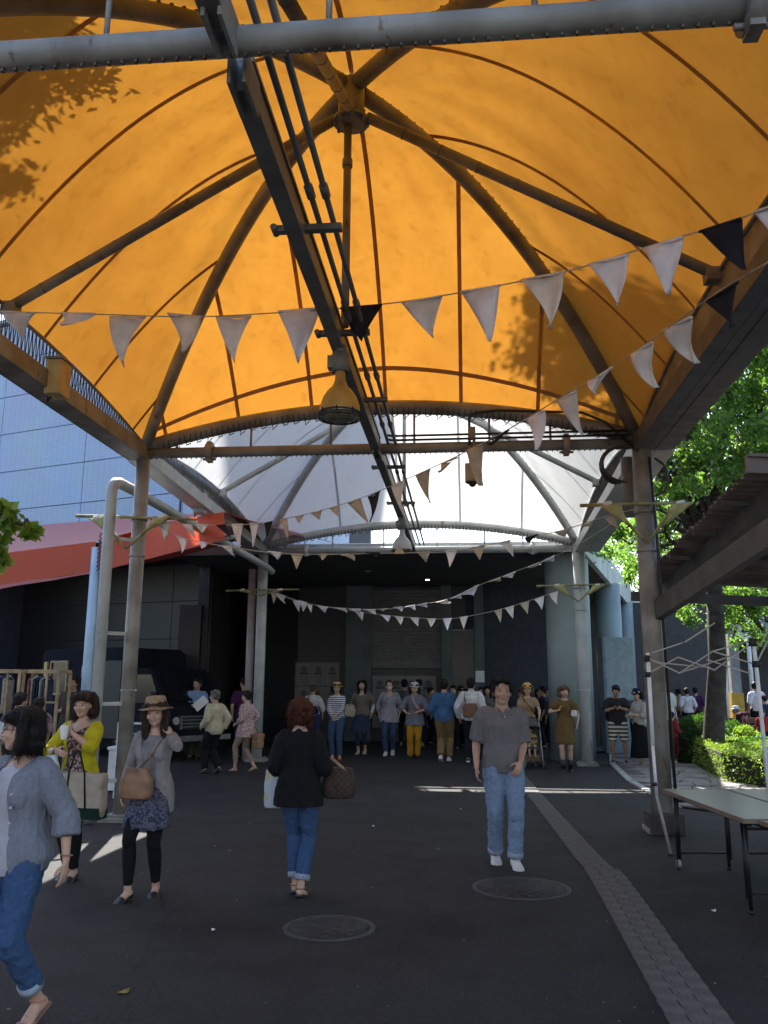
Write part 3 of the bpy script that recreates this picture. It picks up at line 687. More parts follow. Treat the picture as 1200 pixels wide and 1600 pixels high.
board(xa, xb, .92, 2.42, 2, 8, 'wide pale board with two rows of printed portraits on porch wall', BWY-.06)
xa, xb = D(582, 1060, BWY-.05).x, D(682, 1060, BWY-.05).x
board(xa, xb, .4, 2.02, 2, 4, 'smaller grey notice board on the wall behind the masked woman', BWY-.09)
# round columns
RC = mat('column_paint', (.27, .33, .34), .5, .1, 1.2)
cols = [(2.56, 21.0, .53, 4.86), (4.52, 27.0, .41, 4.86), (6.15, 33, .32, 4.86), (2.42, 28.6, .33, 4.86), (7.55, 38, .38, 4.86)]
for x, y, r, h in cols:
    m = MB(); m.tube([(x, y, 0), (x, y, h)], r, 40); m.build('round_column', RC, LB)
# low white panel beside the columns
p = D(948, 1170, 24.); m = MB(); m.box((3.75, 23.6, 1.5), (.1, .8, 3.0)); m.box((4.12, 23.2, 1.5), (.75, .08, 3.0)); tag(m.build('partition_panel', mat('panel_blue_white', (.30, .38, .44), .5), bevel=.01), 'pale panel standing between the two round columns', 'panel')
# downlights
DL = emis('downlight_glow', (1, .8, .55), 6)
for px, py in ((668, 905), (773, 951), (838, 978), (772, 993), (794, 1003), (575, 892)):
    q = G(px, py, 4.86); m = MB(); m.tube([q+Vector((0, 0, -.02)), q+Vector((0, 0, .01))], .085, 16); o = m.build('downlight', STEELW, LB)
    if px != 575:
        m = MB(); m.tube([q+Vector((0, 0, -.026)), q+Vector((0, 0, -.021))], .055, 12); m.build('glow_disc', DL, o)
# brown panelled wall left of porch
m = MB(); m.box((-7.0, 24.6, 2.43), (.3, 4.6, 4.86)); m.build('side_wall', DW, LB)
for j in range(3):
    for k in range(4):
        m = MB(); m.box((-6.82, 23.1+j*1.45, .6+k*1.19), (.06, 1.42, 1.16)); m.build('tile_panel', TILED, LB)
m = MB(); m.box((-7.3, 22.28, 1.9), (.6, .25, 3.8)); m.build('pier', TILED, LB)

# ================================================================== red awnings
def cloth(name, c, t, tc): return membrane(name, c, tc, tuple(v*.8 for v in tc), t)
REDT = membrane('red_awning_top', (.42, .15, .14), (.85, .12, .06), (.7, .07, .04), .2)
REDV = membrane('orange_red_valance', (.55, .10, .045), (.95, .16, .05), (.8, .12, .04), .28)
AW = empty('red_awning', (-6.81, 15, 0), 0, 'red fabric awning with an orange valance on a pale blue post', 'awning')
def quad(m, a, b, c, d, nu=14, nv=8, sag=0., rip=0.):
    a, b, c, d = map(Vector, (a, b, c, d))
    def fn(u, v):
        q = a.lerp(b, u).lerp(d.lerp(c, u), v); q.z += -sag*math.sin(PI*u)*math.sin(PI*v) + rip*math.sin(u*23+v*5)*math.sin(PI*v*.9+.2); q.y += rip*math.sin(u*17)*.7; return q
    m.grid(fn, nu, nv)
# left bay: front valance top line, roof, rolled hem
a0, a1 = D(-160, 885, 15), D(150, 846, 15); b0, b1 = D(-160, 935, 15), D(150, 893, 15)
r0, r1 = D(-160, 838, 17.6), D(178, 811, 17.6)
m = MB(); quad(m, a0, a1, r1, r0, 20, 8, .10, .0); m.build('roof_panel', REDT, AW)
m = MB(); quad(m, b0, b1, a1, a0, 30, 6, 0, .012); m.build('valance', REDV, AW)
m = MB(); quad(m, b0+Vector((0, -.08, -.16)), b1+Vector((0, -.03, -.03)), b1, b0, 30, 4, 0, .02); m.build('hem', REDT, AW)
# right bay
a2 = D(205, 832, 14.4); g0 = D(336, 800, 17.5); g1 = D(382, 826, 16.5)
m = MB(); quad(m, a1, a2+Vector((0, 0, .0)), g0, r1, 12, 8, .05); m.build('roof_panel', REDT, AW)
c0, c1 = D(155, 893, 14.9), D(352, 838, 14.2)
m = MB(); quad(m, c0, D(260, 866, 14.5), D(262, 815, 14.6), D(155, 845, 14.9), 14, 6, 0, .012); quad(m, D(260, 866, 14.5), c1+Vector((0, 0, -.05)), D(350, 800, 14.3), D(262, 815, 14.6), 12, 6); m.build('valance', REDV, AW)
m = MB(); quad(m, c0, c1, D(330, 805, 15.4), D(180, 884, 15.2), 16, 4, 0, .02); m.build('hem', REDT, AW)
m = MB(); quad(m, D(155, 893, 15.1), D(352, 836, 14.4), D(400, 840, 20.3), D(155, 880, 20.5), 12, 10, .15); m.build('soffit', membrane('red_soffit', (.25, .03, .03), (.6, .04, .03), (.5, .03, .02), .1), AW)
m = MB(); quad(m, D(350, 800, 14.6), D(470, 838, 19), D(515, 834, 23), D(336, 800, 18), 12, 8, .05); m.build('roof_panel', REDT, AW)
q0 = D(148, 893, 15); xb = q0.x
m = MB(); m.tube([(xb, 15, 0), (xb, 15, q0.z+.45)], .085, 16); m.build('post', STEELB, AW)
m = MB()
for i in range(9): m.tube([(xb+.10, 14.86, q0.z+.08*i), (xb+.16, 14.84, q0.z+.08*i+.04), (xb+.1, 14.86, q0.z+.08*i+.07)], .012, 5)
m.build('lacing', WIRE, AW, kind='stuff')
m = MB(); m.tube([(xb, 15.1, q0.z+.1), D(370, 838, 15)], .04, 8); m.tube([(xb, 15.15, q0.z+.25), (-12, 15.15, q0.z+.1)], .04, 8); m.build('front_rail', STEELW, AW)
m = MB(); m.tube([(xb-5.5, 15, 0), (xb-5.5, 15, 4.2)], .12, 16); m.build('post', STEELB, AW)

# ================================================================== corrugated shed roof on the right
SR = empty('shed_roof', (3, 9, 0), 0, 'corrugated metal lean-to roof with dark rafters at the right', 'shed roof')
A = Vector((2.62, 12.6, 3.22)); B = Vector((2.72, 8.0, 3.72)); RU = mat('rusty_corrugated', (.20, .155, .13), .6, .25, 3, dirt=(.10, .07, .055))
n_ = (B-A); Ln = n_.length; n_.normalize(); ex = Vector((1, 0, -.06)).normalized(); up = ex.cross(n_); up = up if up.z > 0 else -up
ns = 7
for k in range(ns):
    m = MB(); l0 = Ln*k/ns; l1 = Ln*(k+1)/ns+.05; off = .012*(k % 2)
    m.grid(lambda u, v: A+n_*(l0+(l1-l0)*u)+ex*(5.2*v-.02*(k % 2))+up*(.028*math.cos(2*PI*(l0+(l1-l0)*u)/.155)+off+.006*math.sin(v*9+k)), 24, 6)
    m.build('corrugated_sheet', RU, SR, solid=.004)
RAF = mat('rafter_grey', (.085, .08, .075), .6, .2, 4)
m = MB(); m.bar(A+ex*.32+up*-.14+n_*-.1, A+ex*.32+up*-.14+n_*(Ln+.02), .10, .2); m.build('rafter', RAF, SR)
m = MB(); e_ = A+ex*.32+up*-.14+n_*(Ln+.03); m.bar(e_, e_+n_*.012, .10, .2); m.build('rafter_cap', WHITEP, SR)
m = MB(); m.bar((2.42, 11.0, 2.62), (2.72, 7.3, 3.05), .1, .24); m.build('tie_beam', RAF, SR)
m = MB(); m.bar(A+ex*2.2+up*-.14, A+ex*2.2+up*-.14+n_*Ln, .10, .18); m.build('rafter', RAF, SR)
for l in (.5, 1.6, 2.7, 3.8):
    m = MB(); m.bar(A+n_*l+up*-.06, A+n_*l+ex*5.2+up*-.06, .05, .05); m.build('purlin', RAF, SR)
m = MB(); m.bar((2.5, 12.8, 3.02), (7.5, 12.8, 2.8), .06, .14); m.build('end_beam', RAF, SR)
m = MB(); m.bar(B+up*.02+n_*.06-ex*.05, B+ex*5.2+up*.02+n_*.06, .06, .16); m.bar(B+up*.10+n_*.09-ex*.05, B+ex*5.2+up*.10+n_*.09, .1, .03); m.build('gutter', mat('gutter_brown', (.13, .10, .085), .5), SR)
for y in (12.8, 7.6):
    m = MB(); m.tube([(7.4, y, 0), (7.4, y, 3.2)], .06, 10); m.build('post', STEELD, SR)
m = MB(); m.tube([(3.75, 10.2, 3.1), (3.75, 10.2, 3.3)], .02, 6); m.ell((3.75, 10.2, 3.05), (.06, .06, .08)); tag(m.build('bulb_lamp', ZINC), 'small metal lamp under the corrugated roof', 'lamp')

# ================================================================== background right
m = MB(); m.box((24, 52, 3.3), (30, 3, 6.6)); FB = empty('far_building', (24, 50, 0), 0, 'grey blue tiled building beyond the garden at far right', 'building')
m.build('wall', tilemat('far_tile', (.24, .28, .36), (.22, .26, .34), .6, .3, .5), FB)
m = MB(); m.box((24, 50.4, 6.7), (30.4, .5, .5)); m.build('fascia', WH, FB)
for k in range(9):
    m = MB(); m.box((10.6+k*3.3, 50.44, 3.9), (2.0, .06, 1.5)); f_ = m.build('window', mat('dark_glass', (.03, .035, .045), .08, spec=.8), FB)
    m = MB(); m.box((10.6+k*3.3, 50.40, 3.1), (2.1, .1, .08)); m.build('sill', WH, f_)
FS = empty('low_canopy_building', (8, 40, 0), 0, 'low pale roof slab with dark doorways behind the garden tree', 'building')
m = MB(); m.box((14.5, 44, 4.2), (12.6, 8, .7)); m.build('roof', WH, FS)
m = MB(); m.box((14.5, 46, 1.9), (12, 4, 3.8)); m.build('wall', DW, FS)
for k, px in enumerate((1124, 1135)):
    m = MB(); q = D(px, 1100, 36); m.tube([(q.x, 36, 0), (q.x, 36, 5)], .13, 14); tag(m.build('white_post', WHITEP), ['slim white post behind tree, left one', 'slim white post behind tree, right one'][k], 'post')
q = D(1151, 1100, 33); m = MB(); m.box((q.x, 33, 2.3), (.35, .35, 4.6)); yp = empty('square_post', (q.x, 33, 0), 0, 'square grey post with yellow foot in the garden background', 'post'); m.build('shaft', CONC, yp)
m = MB(); m.box((q.x, 32.98, .75), (.42, .42, 1.5)); m.build('guard', mat('yellow_guard', (.5, .30, .03), .6), yp)
m = MB(); m.tube([(q.x+.6, 33, 0), (q.x+.6, 33, 5)], .08, 10); tag(m.build('white_post', WHITEP), 'thin white post right of the yellow footed post', 'post')
# timber bench / low wooden screen
WB = empty('timber_bench', (9.2, 27, 0), 0, 'long brown slatted timber bench behind the clipped bushes', 'bench')
for z in (.28, .50, .72):
    m = MB(); m.box((9.2, 27, z), (4.6, .06, .16)); m.build('slat', mat('brown_timber', (.16, .10, .07), .7, .2, 6), WB)
for x in (7.1, 8.2, 9.4, 10.5, 11.4):
    m = MB(); m.bar((x, 26.9, 0), (x+.1, 27.1, .85), .1, .1); m.build('leg', _M['brown_timber'], WB)
# blue play tube
BT = mat('blue_plastic', (.03, .13, .26), .4, .1, 4)
q = D(1155, 1163, 20.5); o = empty('blue_tube', (q.x, 20.5, 0), 0, 'blue rounded plastic play tube behind the hedge', 'play tube')
m = MB(); m.tube([(q.x-.32, 20.5, q.z), (q.x-.3, 20.5, q.z+.02), (q.x+.2, 20.5, q.z), (q.x+.36, 20.4, q.z-.1), (q.x+.4, 20.3, q.z-.3)], .13, 16); m.ell((q.x-.32, 20.5, q.z), (.15, .15, .15)); m.build('tube', BT, o)
m = MB(); m.tube([(q.x-.28, 20.5, 0), (q.x-.28, 20.5, q.z)], .05, 8); m.build('leg', ZINC, o)
# tarpaulin beside
q = D(1185, 1165, 20); m = MB(); m.tube([(q.x-.4, 20, q.z-.05), (q.x, 20, q.z+.1), (q.x+.6, 20, q.z), (q.x+1.2, 20.2, q.z-.1)], [.06, .12, .14, .1], 12); m.tube([(q.x+.3, 20, 0), (q.x+.3, 20, q.z)], .06, 8); tag(m.build('rolled_tarp', mat('green_tarp', (.03, .09, .09), .6)), 'dark teal rolled tarpaulin beside the blue play tube', 'tarpaulin')

# ================================================================== unseen buildings added behind and beside the camera to shape the light
RB = empty('bounce_building', (0, -16, 0), 0, 'unseen long pale building added behind the camera to bounce sunlight forward', 'building')  # added out of view; its pale sunlit face fills flags and people
m = MB(); m.box((0, -20, 4.5), (60, 8, 9)); m.build('wall', tilemat('bounce_tile', (.66, .67, .70), (.63, .64, .67), .4, .2, .5), RB)
for k in range(16):
    for z in (2.2, 5.6):
        m = MB(); m.box((-27+k*3.6, -15.98, z), (2.2, .06, 1.6)); m.build('window', _M['dark_glass'], RB)
WG = empty('west_sky_blocker', (-14, 0, 0), 0, 'unseen grey building added left of the walkway to block skylight', 'building')  # added out of view to hold back sky light from the left
m = MB(); m.box((-21, -4, 4), (10, 24, 8)); m.build('wall', mat('sky_blocker_grey', (.2, .2, .21), .8), WG)
# ================================================================== trees and shrubs
def leafmat(name, c1, c2, tcol, t=.45):
    m = bpy.data.materials.new(name); m.use_nodes = True; N = m.node_tree.nodes; L = m.node_tree.links
    b = N['Principled BSDF']; out = N['Material Output']; b.inputs['Roughness'].default_value = .42
    gi = N.new('ShaderNodeNewGeometry'); r = N.new('ShaderNodeValToRGB')
    r.color_ramp.elements[0].color = (*c1, 1); r.color_ramp.elements[1].color = (*c2, 1); L.new(gi.outputs['Random Per Island'], r.inputs[0])
    L.new(r.outputs[0], b.inputs['Base Color'])
    tr = N.new('ShaderNodeBsdfTranslucent'); tr.inputs[0].default_value = (*tcol, 1)
    mx = N.new('ShaderNodeMixShader'); mx.inputs[0].default_value = t
    L.new(b.outputs[0], mx.inputs[1]); L.new(tr.outputs[0], mx.inputs[2]); L.new(mx.outputs[0], out.inputs[0]); return m
LEAF = leafmat('leaf_green', (.022, .065, .012), (.07, .15, .028), (.20, .38, .04), .5)
LEAFD = leafmat('leaf_dark', (.015, .045, .012), (.04, .09, .02), (.08, .20, .02), .35)
LEAFY = leafmat('leaf_light', (.09, .17, .02), (.16, .25, .035), (.30, .46, .04), .4)
BARK = mat('bark', (.055, .045, .035), .9, .3, 6, .8, 22)
def leaves(name, m_, P, size, parent=None, rs=1, flat=.3, **kw):
    """P: n x 3 array of leaf positions -> one mesh of pointed folded leaves"""
    g_ = np.random.RandomState(rs); n = len(P)
    d = g_.normal(size=(n, 3)); d[:, 2] -= .35; d /= np.linalg.norm(d, axis=1)[:, None]
    u = g_.normal(size=(n, 3)); u[:, 2] *= flat; s = np.cross(d, u+[0, 0, .001]); s /= np.linalg.norm(s, axis=1)[:, None]
    nn = np.cross(d, s); L = size*g_.uniform(.65, 1.25, n)[:, None]; W = L*.30
    V = np.stack([P, P+d*L*.45+s*W+nn*L*.06, P+d*L, P+d*L*.45-s*W+nn*L*.06], 1).reshape(-1, 3)
    me = bpy.data.meshes.new(name); me.vertices.add(4*n); me.vertices.foreach_set('co', V.astype(np.float32).ravel())
    me.loops.add(6*n); me.polygons.add(2*n)
    b = (np.arange(n)*4)[:, None]; idx = (b+np.array([0, 1, 2, 0, 2, 3])).ravel()
    me.loops.foreach_set('vertex_index', idx.astype(np.int32)); me.polygons.foreach_set('loop_start', (np.arange(2*n)*3).astype(np.int32))
    me.update(calc_edges=True); me.validate()
    o = link_mesh(name, me, m_, parent); tag(o, **kw); return o
def clump_pts(clumps, n, rs):
    g_ = np.random.RandomState(rs); w_ = np.array([c[3]**2*(c[4] if len(c) > 4 else 1) for c in clumps]); w_ /= w_.sum(); out = []
    for c, k in zip(clumps, (w_*n).astype(int)):
        ns = max(3, int(c[3]*11)); sub = g_.normal(size=(ns, 3)); sub /= np.linalg.norm(sub, axis=1)[:, None]; sub *= g_.uniform(.35, 1, (ns, 1))**.5
        q = sub[g_.randint(0, ns, k)]+g_.normal(size=(k, 3))*.17
        out.append(np.array(c[:3])+q*c[3]*np.array([1, 1, .8]))
    return np.concatenate(out)
def tree(lab, base, h0, r0, clumps, n, size, rs, m_=LEAF, forks=None, cat='tree', group=None, lean=(0, 0), name='broadleaf_tree'):
    o = empty(name, base, 0, lab, cat, group); rg = random.Random(rs); B = Vector(base)
    m = MB(); top = B+Vector((lean[0], lean[1], h0)); mid = B.lerp(top, .5)+Vector((.12, .05, 0))*h0*.2
    m.tube([B-Vector((0, 0, .1)), B+Vector((0, 0, .25)), mid, top], [r0*1.5, r0*1.1, r0*.9, r0*.8], 12)
    for c in clumps:
        p = Vector(c[:3]); st = top if p.z > top.z else mid.lerp(top, .6)
        d = (p-st).length; pts = [st-Vector((0, 0, .2))]; k = 6
        for i in range(1, k+1):
            t = i/k; q = st.lerp(p, t)+Vector((rg.uniform(-1, 1), rg.uniform(-1, 1), rg.uniform(-.4, 1)+.6))*d*.07*math.sin(PI*t); pts.append(q)
        rs_ = [max(.012, r0*.62*(1-i/(k+.3))*min(1, .45+c[3]*.35)) for i in range(k+1)]
        m.tube(pts, rs_, 7)
        for j in range(int(4+c[3]*5)):
            a = pts[rg.randint(3, k)]; v = Vector((rg.gauss(0, 1), rg.gauss(0, 1), rg.gauss(.1, .7))).normalized()*c[3]*rg.uniform(.6, 1)
            m.tube([a, a+v*.5+Vector((0, 0, .05)), a+v], [.028, .018, .006], 5)
    m.build('trunk', BARK, o)
    leaves('crown', m_, clump_pts(clumps, n, rs), size, o, rs)
    return o
random.seed(5)
def C(px, py, Y, r, w_=1): q = D(px, py, Y); return (q.x, q.y, q.z, r, w_)
tb = D(1108, 1100, 19.5); tb.z = 0
main = [C(1075, 600, 18, 1.3), C(1150, 520, 18.5, 1.4), C(1210, 600, 17, 1.4), C(1200, 430, 18, 1.5), C(1130, 660, 20, 1.2), C(1060, 700, 20.5, 1.2), C(1230, 700, 18, 1.2),
        C(1010, 790, 20.5, .9, .8), C(985, 850, 19.5, .75, .8), C(1065, 820, 21, .9), C(975, 780, 17.5, .35, .7), C(1180, 340, 17, 1.5), C(1260, 520, 16, 1.4), C(1045, 740, 17.5, .7, 1), C(1095, 735, 16.5, .8, 1), C(1040, 660, 19, .9), C(1110, 600, 16.5, .9), C(1175, 680, 16, .9), C(995, 830, 18.5, .6), C(1000, 905, 20.5, .5),
        (.75, 15.6, 11.6, 1.2, 2.2), (-.1, 14.9, 11.2, .6, 1.8), (1.6, 15.4, 10.9, 1.0, 3), (1.6, 14.4, 9.8, .95, 3), (.9, 14.9, 10.3, .8, 3), (2.4, 15.0, 10.4, .9, 3), (2.9, 16.0, 10.5, 1.2, .8), (3.6, 13.6, 9.6, 1.0, .9), (3.3, 12.6, 8.6, .7, .9)]
tree('large leafy tree whose limbs rise behind the corrugated roof', tb, 4.6, .22, main, 88000, .115, 3, LEAF, lean=(.25, -.2))
low = [C(1120, 900, 21.5, .7), C(1170, 960, 21, .8), C(1085, 950, 23, .55), C(1205, 930, 20.5, .8), C(1150, 985, 22.5, .6), C(1230, 980, 21, .7)]
bb = D(1222, 1100, 22); bb.z = 0
tree('low spreading tree with bright leaves seen under the corrugated roof', bb, 2.6, .10, low, 9000, .09, 4, LEAF)
for k, (px, Y, lab, hh) in enumerate(((1090, 44, 'tall pale green tree far behind the garden, nearest the porch', 11), (1235, 40, 'tall pale green tree far behind the garden at the right edge', 12), (1010, 60, 'distant tree rising behind the low white roof', 12), (1330, 34, 'leafy tree outside the right edge of the garden', 11))):
    q = D(px, 1000, Y); cl = []
    rg = random.Random(k+20)
    for i in range(11):
        a = rg.uniform(0, 6.28); r_ = rg.uniform(0, 3.2); cl.append((q.x+r_*math.cos(a), Y+r_*math.sin(a), hh*rg.uniform(.42, 1.0), rg.uniform(1.2, 1.9)))
    tree(lab, (q.x, Y, 0), hh*.4, .25, cl, 9000, .22, 30+k, LEAFY if k < 2 else LEAF, group='trees beyond the garden')
# left tree: trunk out of the picture, branches over the orange canopy and one twig in view
lt = [(-3.6, 6.6, 8.3, .75, 2.2), (-4.2, 7.0, 8.2, .7, 2), (-3.2, 5.9, 8.3, .5, 2), (-3.0, 6.6, 8.7, .35, 2), (-4.9, 6.4, 7.8, .9, 1), (-5.6, 6.2, 6.9, .8, 1), (-6.5, 5.5, 7.6, 1.4, 1), (-7.4, 4.6, 6.6, 1.4, 1), (-4.6, 8.3, 8.6, .5, 1.2), C(-8, 790, 7, .13, 5), C(14, 808, 7, .13, 6), C(42, 824, 7, .09, 8), C(-4, 845, 7, .10, 6), C(0, 885, 7, .11, 6), C(-60, 830, 7, .3, 2)]
tree('leafy tree at the left whose twig tips hang into view', (-7.4, 5.4, 0), 4.2, .16, lt, 15000, .10, 9, LEAFY)

for k, (x, y) in enumerate(((9.5, 6.5), (10, -1), (10.5, 12.5), (9, -7))):  # unseen trees added along the right to screen off skylight
    rg = random.Random(k+50); cl = [(x+rg.uniform(-2, 2), y+rg.uniform(-2.4, 2.4), rg.uniform(3.2, 8.5), rg.uniform(1.2, 1.8)) for i in range(10)]
    tree(['unseen tree added right of shed to block skylight', 'unseen tree added right of the camera to block skylight', 'unseen tree added by the garden to block skylight', 'unseen tree added behind the camera at the right to block skylight'][k], (x, y, 0), 3.2, .2, cl, 8000, .2, 60+k, LEAF)

def shrub(lab, cat, outline, top, n, size, m_, rs, name='clipped_hedge', dome=False):
    """outline: list of (x, y) polygon; a dark woody core wrapped in leaves"""
    cx = sum(p[0] for p in outline)/len(outline); cy = sum(p[1] for p in outline)/len(outline)
    o = empty(name, (cx, cy, 0), 0, lab, cat); g_ = np.random.RandomState(rs)
    P = []
    if dome:
        rx = max(p[0] for p in outline)-cx; ry = max(p[1] for p in outline)-cy
        v = g_.normal(size=(n, 3)); v /= np.linalg.norm(v, axis=1)[:, None]; v[:, 2] = np.abs(v[:, 2])
        f = 1+.05*np.sin(v[:, :1]*9)*np.cos(v[:, 1:2]*7)
        P = np.array([cx, cy, 0])+v*np.array([rx, ry, top])*f*g_.uniform(.93, 1.03, (n, 1))
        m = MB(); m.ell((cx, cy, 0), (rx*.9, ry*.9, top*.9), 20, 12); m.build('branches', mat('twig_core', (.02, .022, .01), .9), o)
    else:
        x0, x1 = min(p[0] for p in outline), max(p[0] for p in outline); y0, y1 = min(p[1] for p in outline), max(p[1] for p in outline)
        out = []
        while len(out) < n:
            x, y = g_.uniform(x0, x1), g_.uniform(y0, y1)
            if not inpoly(x, y, outline): continue
            e = min(abs((bx-ax)*(ay-y)-(ax-x)*(by-ay))/math.hypot(bx-ax, by-ay) for (ax, ay), (bx, by) in zip(outline, outline[1:]+outline[:1]))
            t = top*(.90+.14*math.sin(x*3.1)*math.cos(y*2.7))*min(1, .72+e*1.4)
            if e < .09: z = g_.uniform(.03, t)
            elif g_.rand() < .85: z = t+g_.uniform(-.06, .03)
            else: continue
            out.append((x, y, z))
        P = np.array(out)
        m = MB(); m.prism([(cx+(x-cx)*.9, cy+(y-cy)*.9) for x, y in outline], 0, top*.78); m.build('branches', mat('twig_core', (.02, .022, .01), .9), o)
    leaves('foliage', m_, P, size, o, rs)
q0, q1, q2, q3 = G(1073, 1192), G(1132, 1224), G(1230, 1240), G(1240, 1196)
shrub('low bright clipped hedge beside the flagstone path, sunlit on top', 'hedge', [(q0.x, q0.y), (q1.x, q1.y), (q2.x-.1, q2.y+.2), (q2.x+1.2, q2.y+1.4), (q0.x+2.3, q0.y-.6), (q0.x+.9, q0.y+.6)], .62, 15000, .05, LEAFY, 5)
c = D(1098, 1150, 20.6)
def circ(x, y, rx, ry, n=14): return [(x+rx*math.cos(i*2*PI/n), y+ry*math.sin(i*2*PI/n)) for i in range(n)]
shrub('dark dome clipped bush behind the bright hedge', 'bush', circ(c.x, 20.8, .78, .75), 1.05, 9000, .055, LEAFD, 6, 'domed_bush', True)
c = D(1135, 1150, 22.5); shrub('second dark rounded bush right of the dome bush', 'bush', circ(c.x+.1, 22.6, .75, .7), .85, 5000, .06, LEAFD, 7, 'domed_bush', True)
c = D(1165, 1150, 22); shrub('yellow green low shrub in front of the timber bench', 'shrub', circ(c.x, 22.2, .6, .5), .72, 3500, .07, LEAFY, 8, 'low_shrub', True)
c = G(1185, 1215); shrub('dark loose shrub below the blue play tube', 'shrub', circ(c.x+.5, c.y+1.6, .8, .55), .62, 4000, .07, LEAFD, 9, 'low_shrub', True)
# ================================================================== bunting
FL = {'w': mat('flag_white', (.86, .86, .95), .9, .06, 8, trans=.12), 'i': mat('flag_ivory', (.80, .78, .78), .9, .08, 8, trans=.12), 'b': mat('flag_beige', (.58, .51, .40), .9, .1, 8, trans=.15),
      'k': mat('flag_black', (.018, .018, .026), .9, .1, 8)}
STR = mat('bunting_string', (.45, .42, .36), .8)
def interp(pts, x):
    for a, b in zip(pts, pts[1:]):
        if min(a[0], b[0]) <= x <= max(a[0], b[0]):
            t = (x-a[0])/(b[0]-a[0]+1e-9); return a[1]+(b[1]-a[1])*t, a[2]+(b[2]-a[2])*t
    e = pts[0] if abs(x-pts[0][0]) < abs(x-pts[-1][0]) else pts[-1]; return e[1], e[2]
def bunting(lab, pts, flags, th=.006):
    P = [D(*p) for p in pts]; o = empty('bunting', P[0], 0, lab, 'bunting', 'strings of triangular flags')
    # smooth the cord
    Q = []
    for i in range(len(P)-1):
        p0, p1, p2, p3 = P[max(i-1, 0)], P[i], P[i+1], P[min(i+2, len(P)-1)]
        for k in range(5):
            t = k/5; Q.append(.5*((2*p1)+(p2-p0)*t+(2*p0-5*p1+4*p2-p3)*t*t+(3*p1-p0-3*p2+p3)*t**3))
    Q.append(P[-1]); m = MB(); m.tube(Q, th, 5); m.build('string', STR, o)
    for f in flags:
        (xa, ya, xb, yb, xt, yt, c) = f
        Ya, Yb = interp(pts, xa)[1], interp(pts, xb)[1]
        A_, B_, T_ = D(xa, ya, Ya), D(xb, yb, Yb), D(xt, yt, (Ya+Yb)/2)
        nrm = (B_-A_).cross(T_-A_).normalized(); ph = rr.uniform(0, 6); am = (B_-A_).length*rr.uniform(.07, .2); tw = rr.uniform(-.2, .2); A_ = A_+Vector((0, 0, rr.uniform(-.012, .006))); T_ = T_+Vector((rr.uniform(-.015, .015), 0, 0)); kk = rr.uniform(-.05, .05)
        def fn(u, v):
            q = A_.lerp(B_, u).lerp(T_, v); wv = math.sin(u*5+ph+v*2)*am*(.35+.65*v)*(1-v*.5)+tw*v*v*.6
            q = q+nrm*wv+(B_-A_)*kk*math.sin(PI*v)*2; q.z -= .012*math.sin(PI*u)*(1-v); return q
        m = MB(); m.grid(lambda u, v: fn(u, v*.985), 6, 8); m.build('flag', FL[c], o, solid=.0015)
        m = MB(); m.tube([A_+Vector((0, -.003, -.003)), B_+Vector((0, -.003, -.003))], .011, 5); m.build('flag_hem', FL[c], o)
bunting('long string of large flags across the orange canopy, nearest the camera', [(-60, 485, 7), (0, 487, 7), (150, 491, 7), (300, 495, 7), (430, 489, 7), (530, 482, 7), (640, 470, 6.9), (780, 446, 6.5), (900, 420, 6.1), (1030, 380, 5.6), (1130, 350, 5.2), (1210, 322, 4.9), (1300, 290, 4.6)],
  [(2, 487, 55, 489, 30, 524, 'i'), (95, 490, 148, 490, 100, 515, 'w'), (172, 494, 228, 495, 187, 567, 'i'), (262, 490, 315, 495, 290, 557, 'i'), (338, 495, 393, 494, 364, 562, 'i'),
   (434, 487, 500, 481, 460, 562, 'w'), (532, 482, 597, 476, 562, 529, 'k'), (628, 472, 691, 462, 669, 524, 'i'), (719, 457, 781, 446, 763, 535, 'w'), (815, 438, 882, 425, 865, 518, 'i'),
   (920, 413, 982, 398, 976, 480, 'w'), (1006, 388, 1066, 370, 1046, 463, 'w'), (1092, 362, 1158, 341, 1166, 422, 'k'), (1178, 330, 1235, 312, 1215, 390, 'w')])
bunting('string of flags running from upper right down to the left column', [(1290, 365, 4.6), (1200, 410, 5.1), (1105, 468, 5.8), (985, 555, 6.9), (870, 625, 8.0), (760, 690, 9.2), (650, 742, 10.6), (575, 774, 11), (500, 798, 11.2), (400, 818, 11.1), (310, 820, 10.95), (236, 812, 10.8)],
  [(1105, 470, 1153, 441, 1157, 507, 'k'), (1036, 517, 1080, 495, 1081, 570, 'i'), (985, 555, 1019, 534, 1018, 607, 'i'), (921, 596, 957, 573, 925, 613, 'w'), (870, 628, 900, 610, 897, 680, 'i'),
   (820, 657, 850, 641, 848, 703, 'w'), (768, 687, 795, 672, 776, 700, 'k'), (727, 704, 752, 694, 747, 760, 'b'), (690, 725, 714, 715, 697, 742, 'b'), (650, 743, 672, 734, 671, 787, 'b'), (612, 761, 632, 751, 627, 800, 'i'),
   (575, 776, 594, 768, 587, 818, 'k'), (544, 786, 564, 779, 572, 818, 'b'), (515, 795, 530, 790, 531, 807, 'b'), (487, 802, 504, 797, 499, 812, 'b'), (461, 808, 475, 805, 469, 819, 'b'), (436, 813, 449, 811, 452, 845, 'b'),
   (413, 817, 426, 815, 418, 843, 'k'), (390, 819, 404, 818, 393, 856, 'i'), (362, 819, 380, 819, 376, 858, 'i'), (338, 820, 352, 820, 360, 842, 'k'), (306, 820, 326, 820, 316, 835, 'i'), (285, 820, 300, 820, 305, 838, 'i'), (246, 815, 266, 817, 258, 845, 'i')])
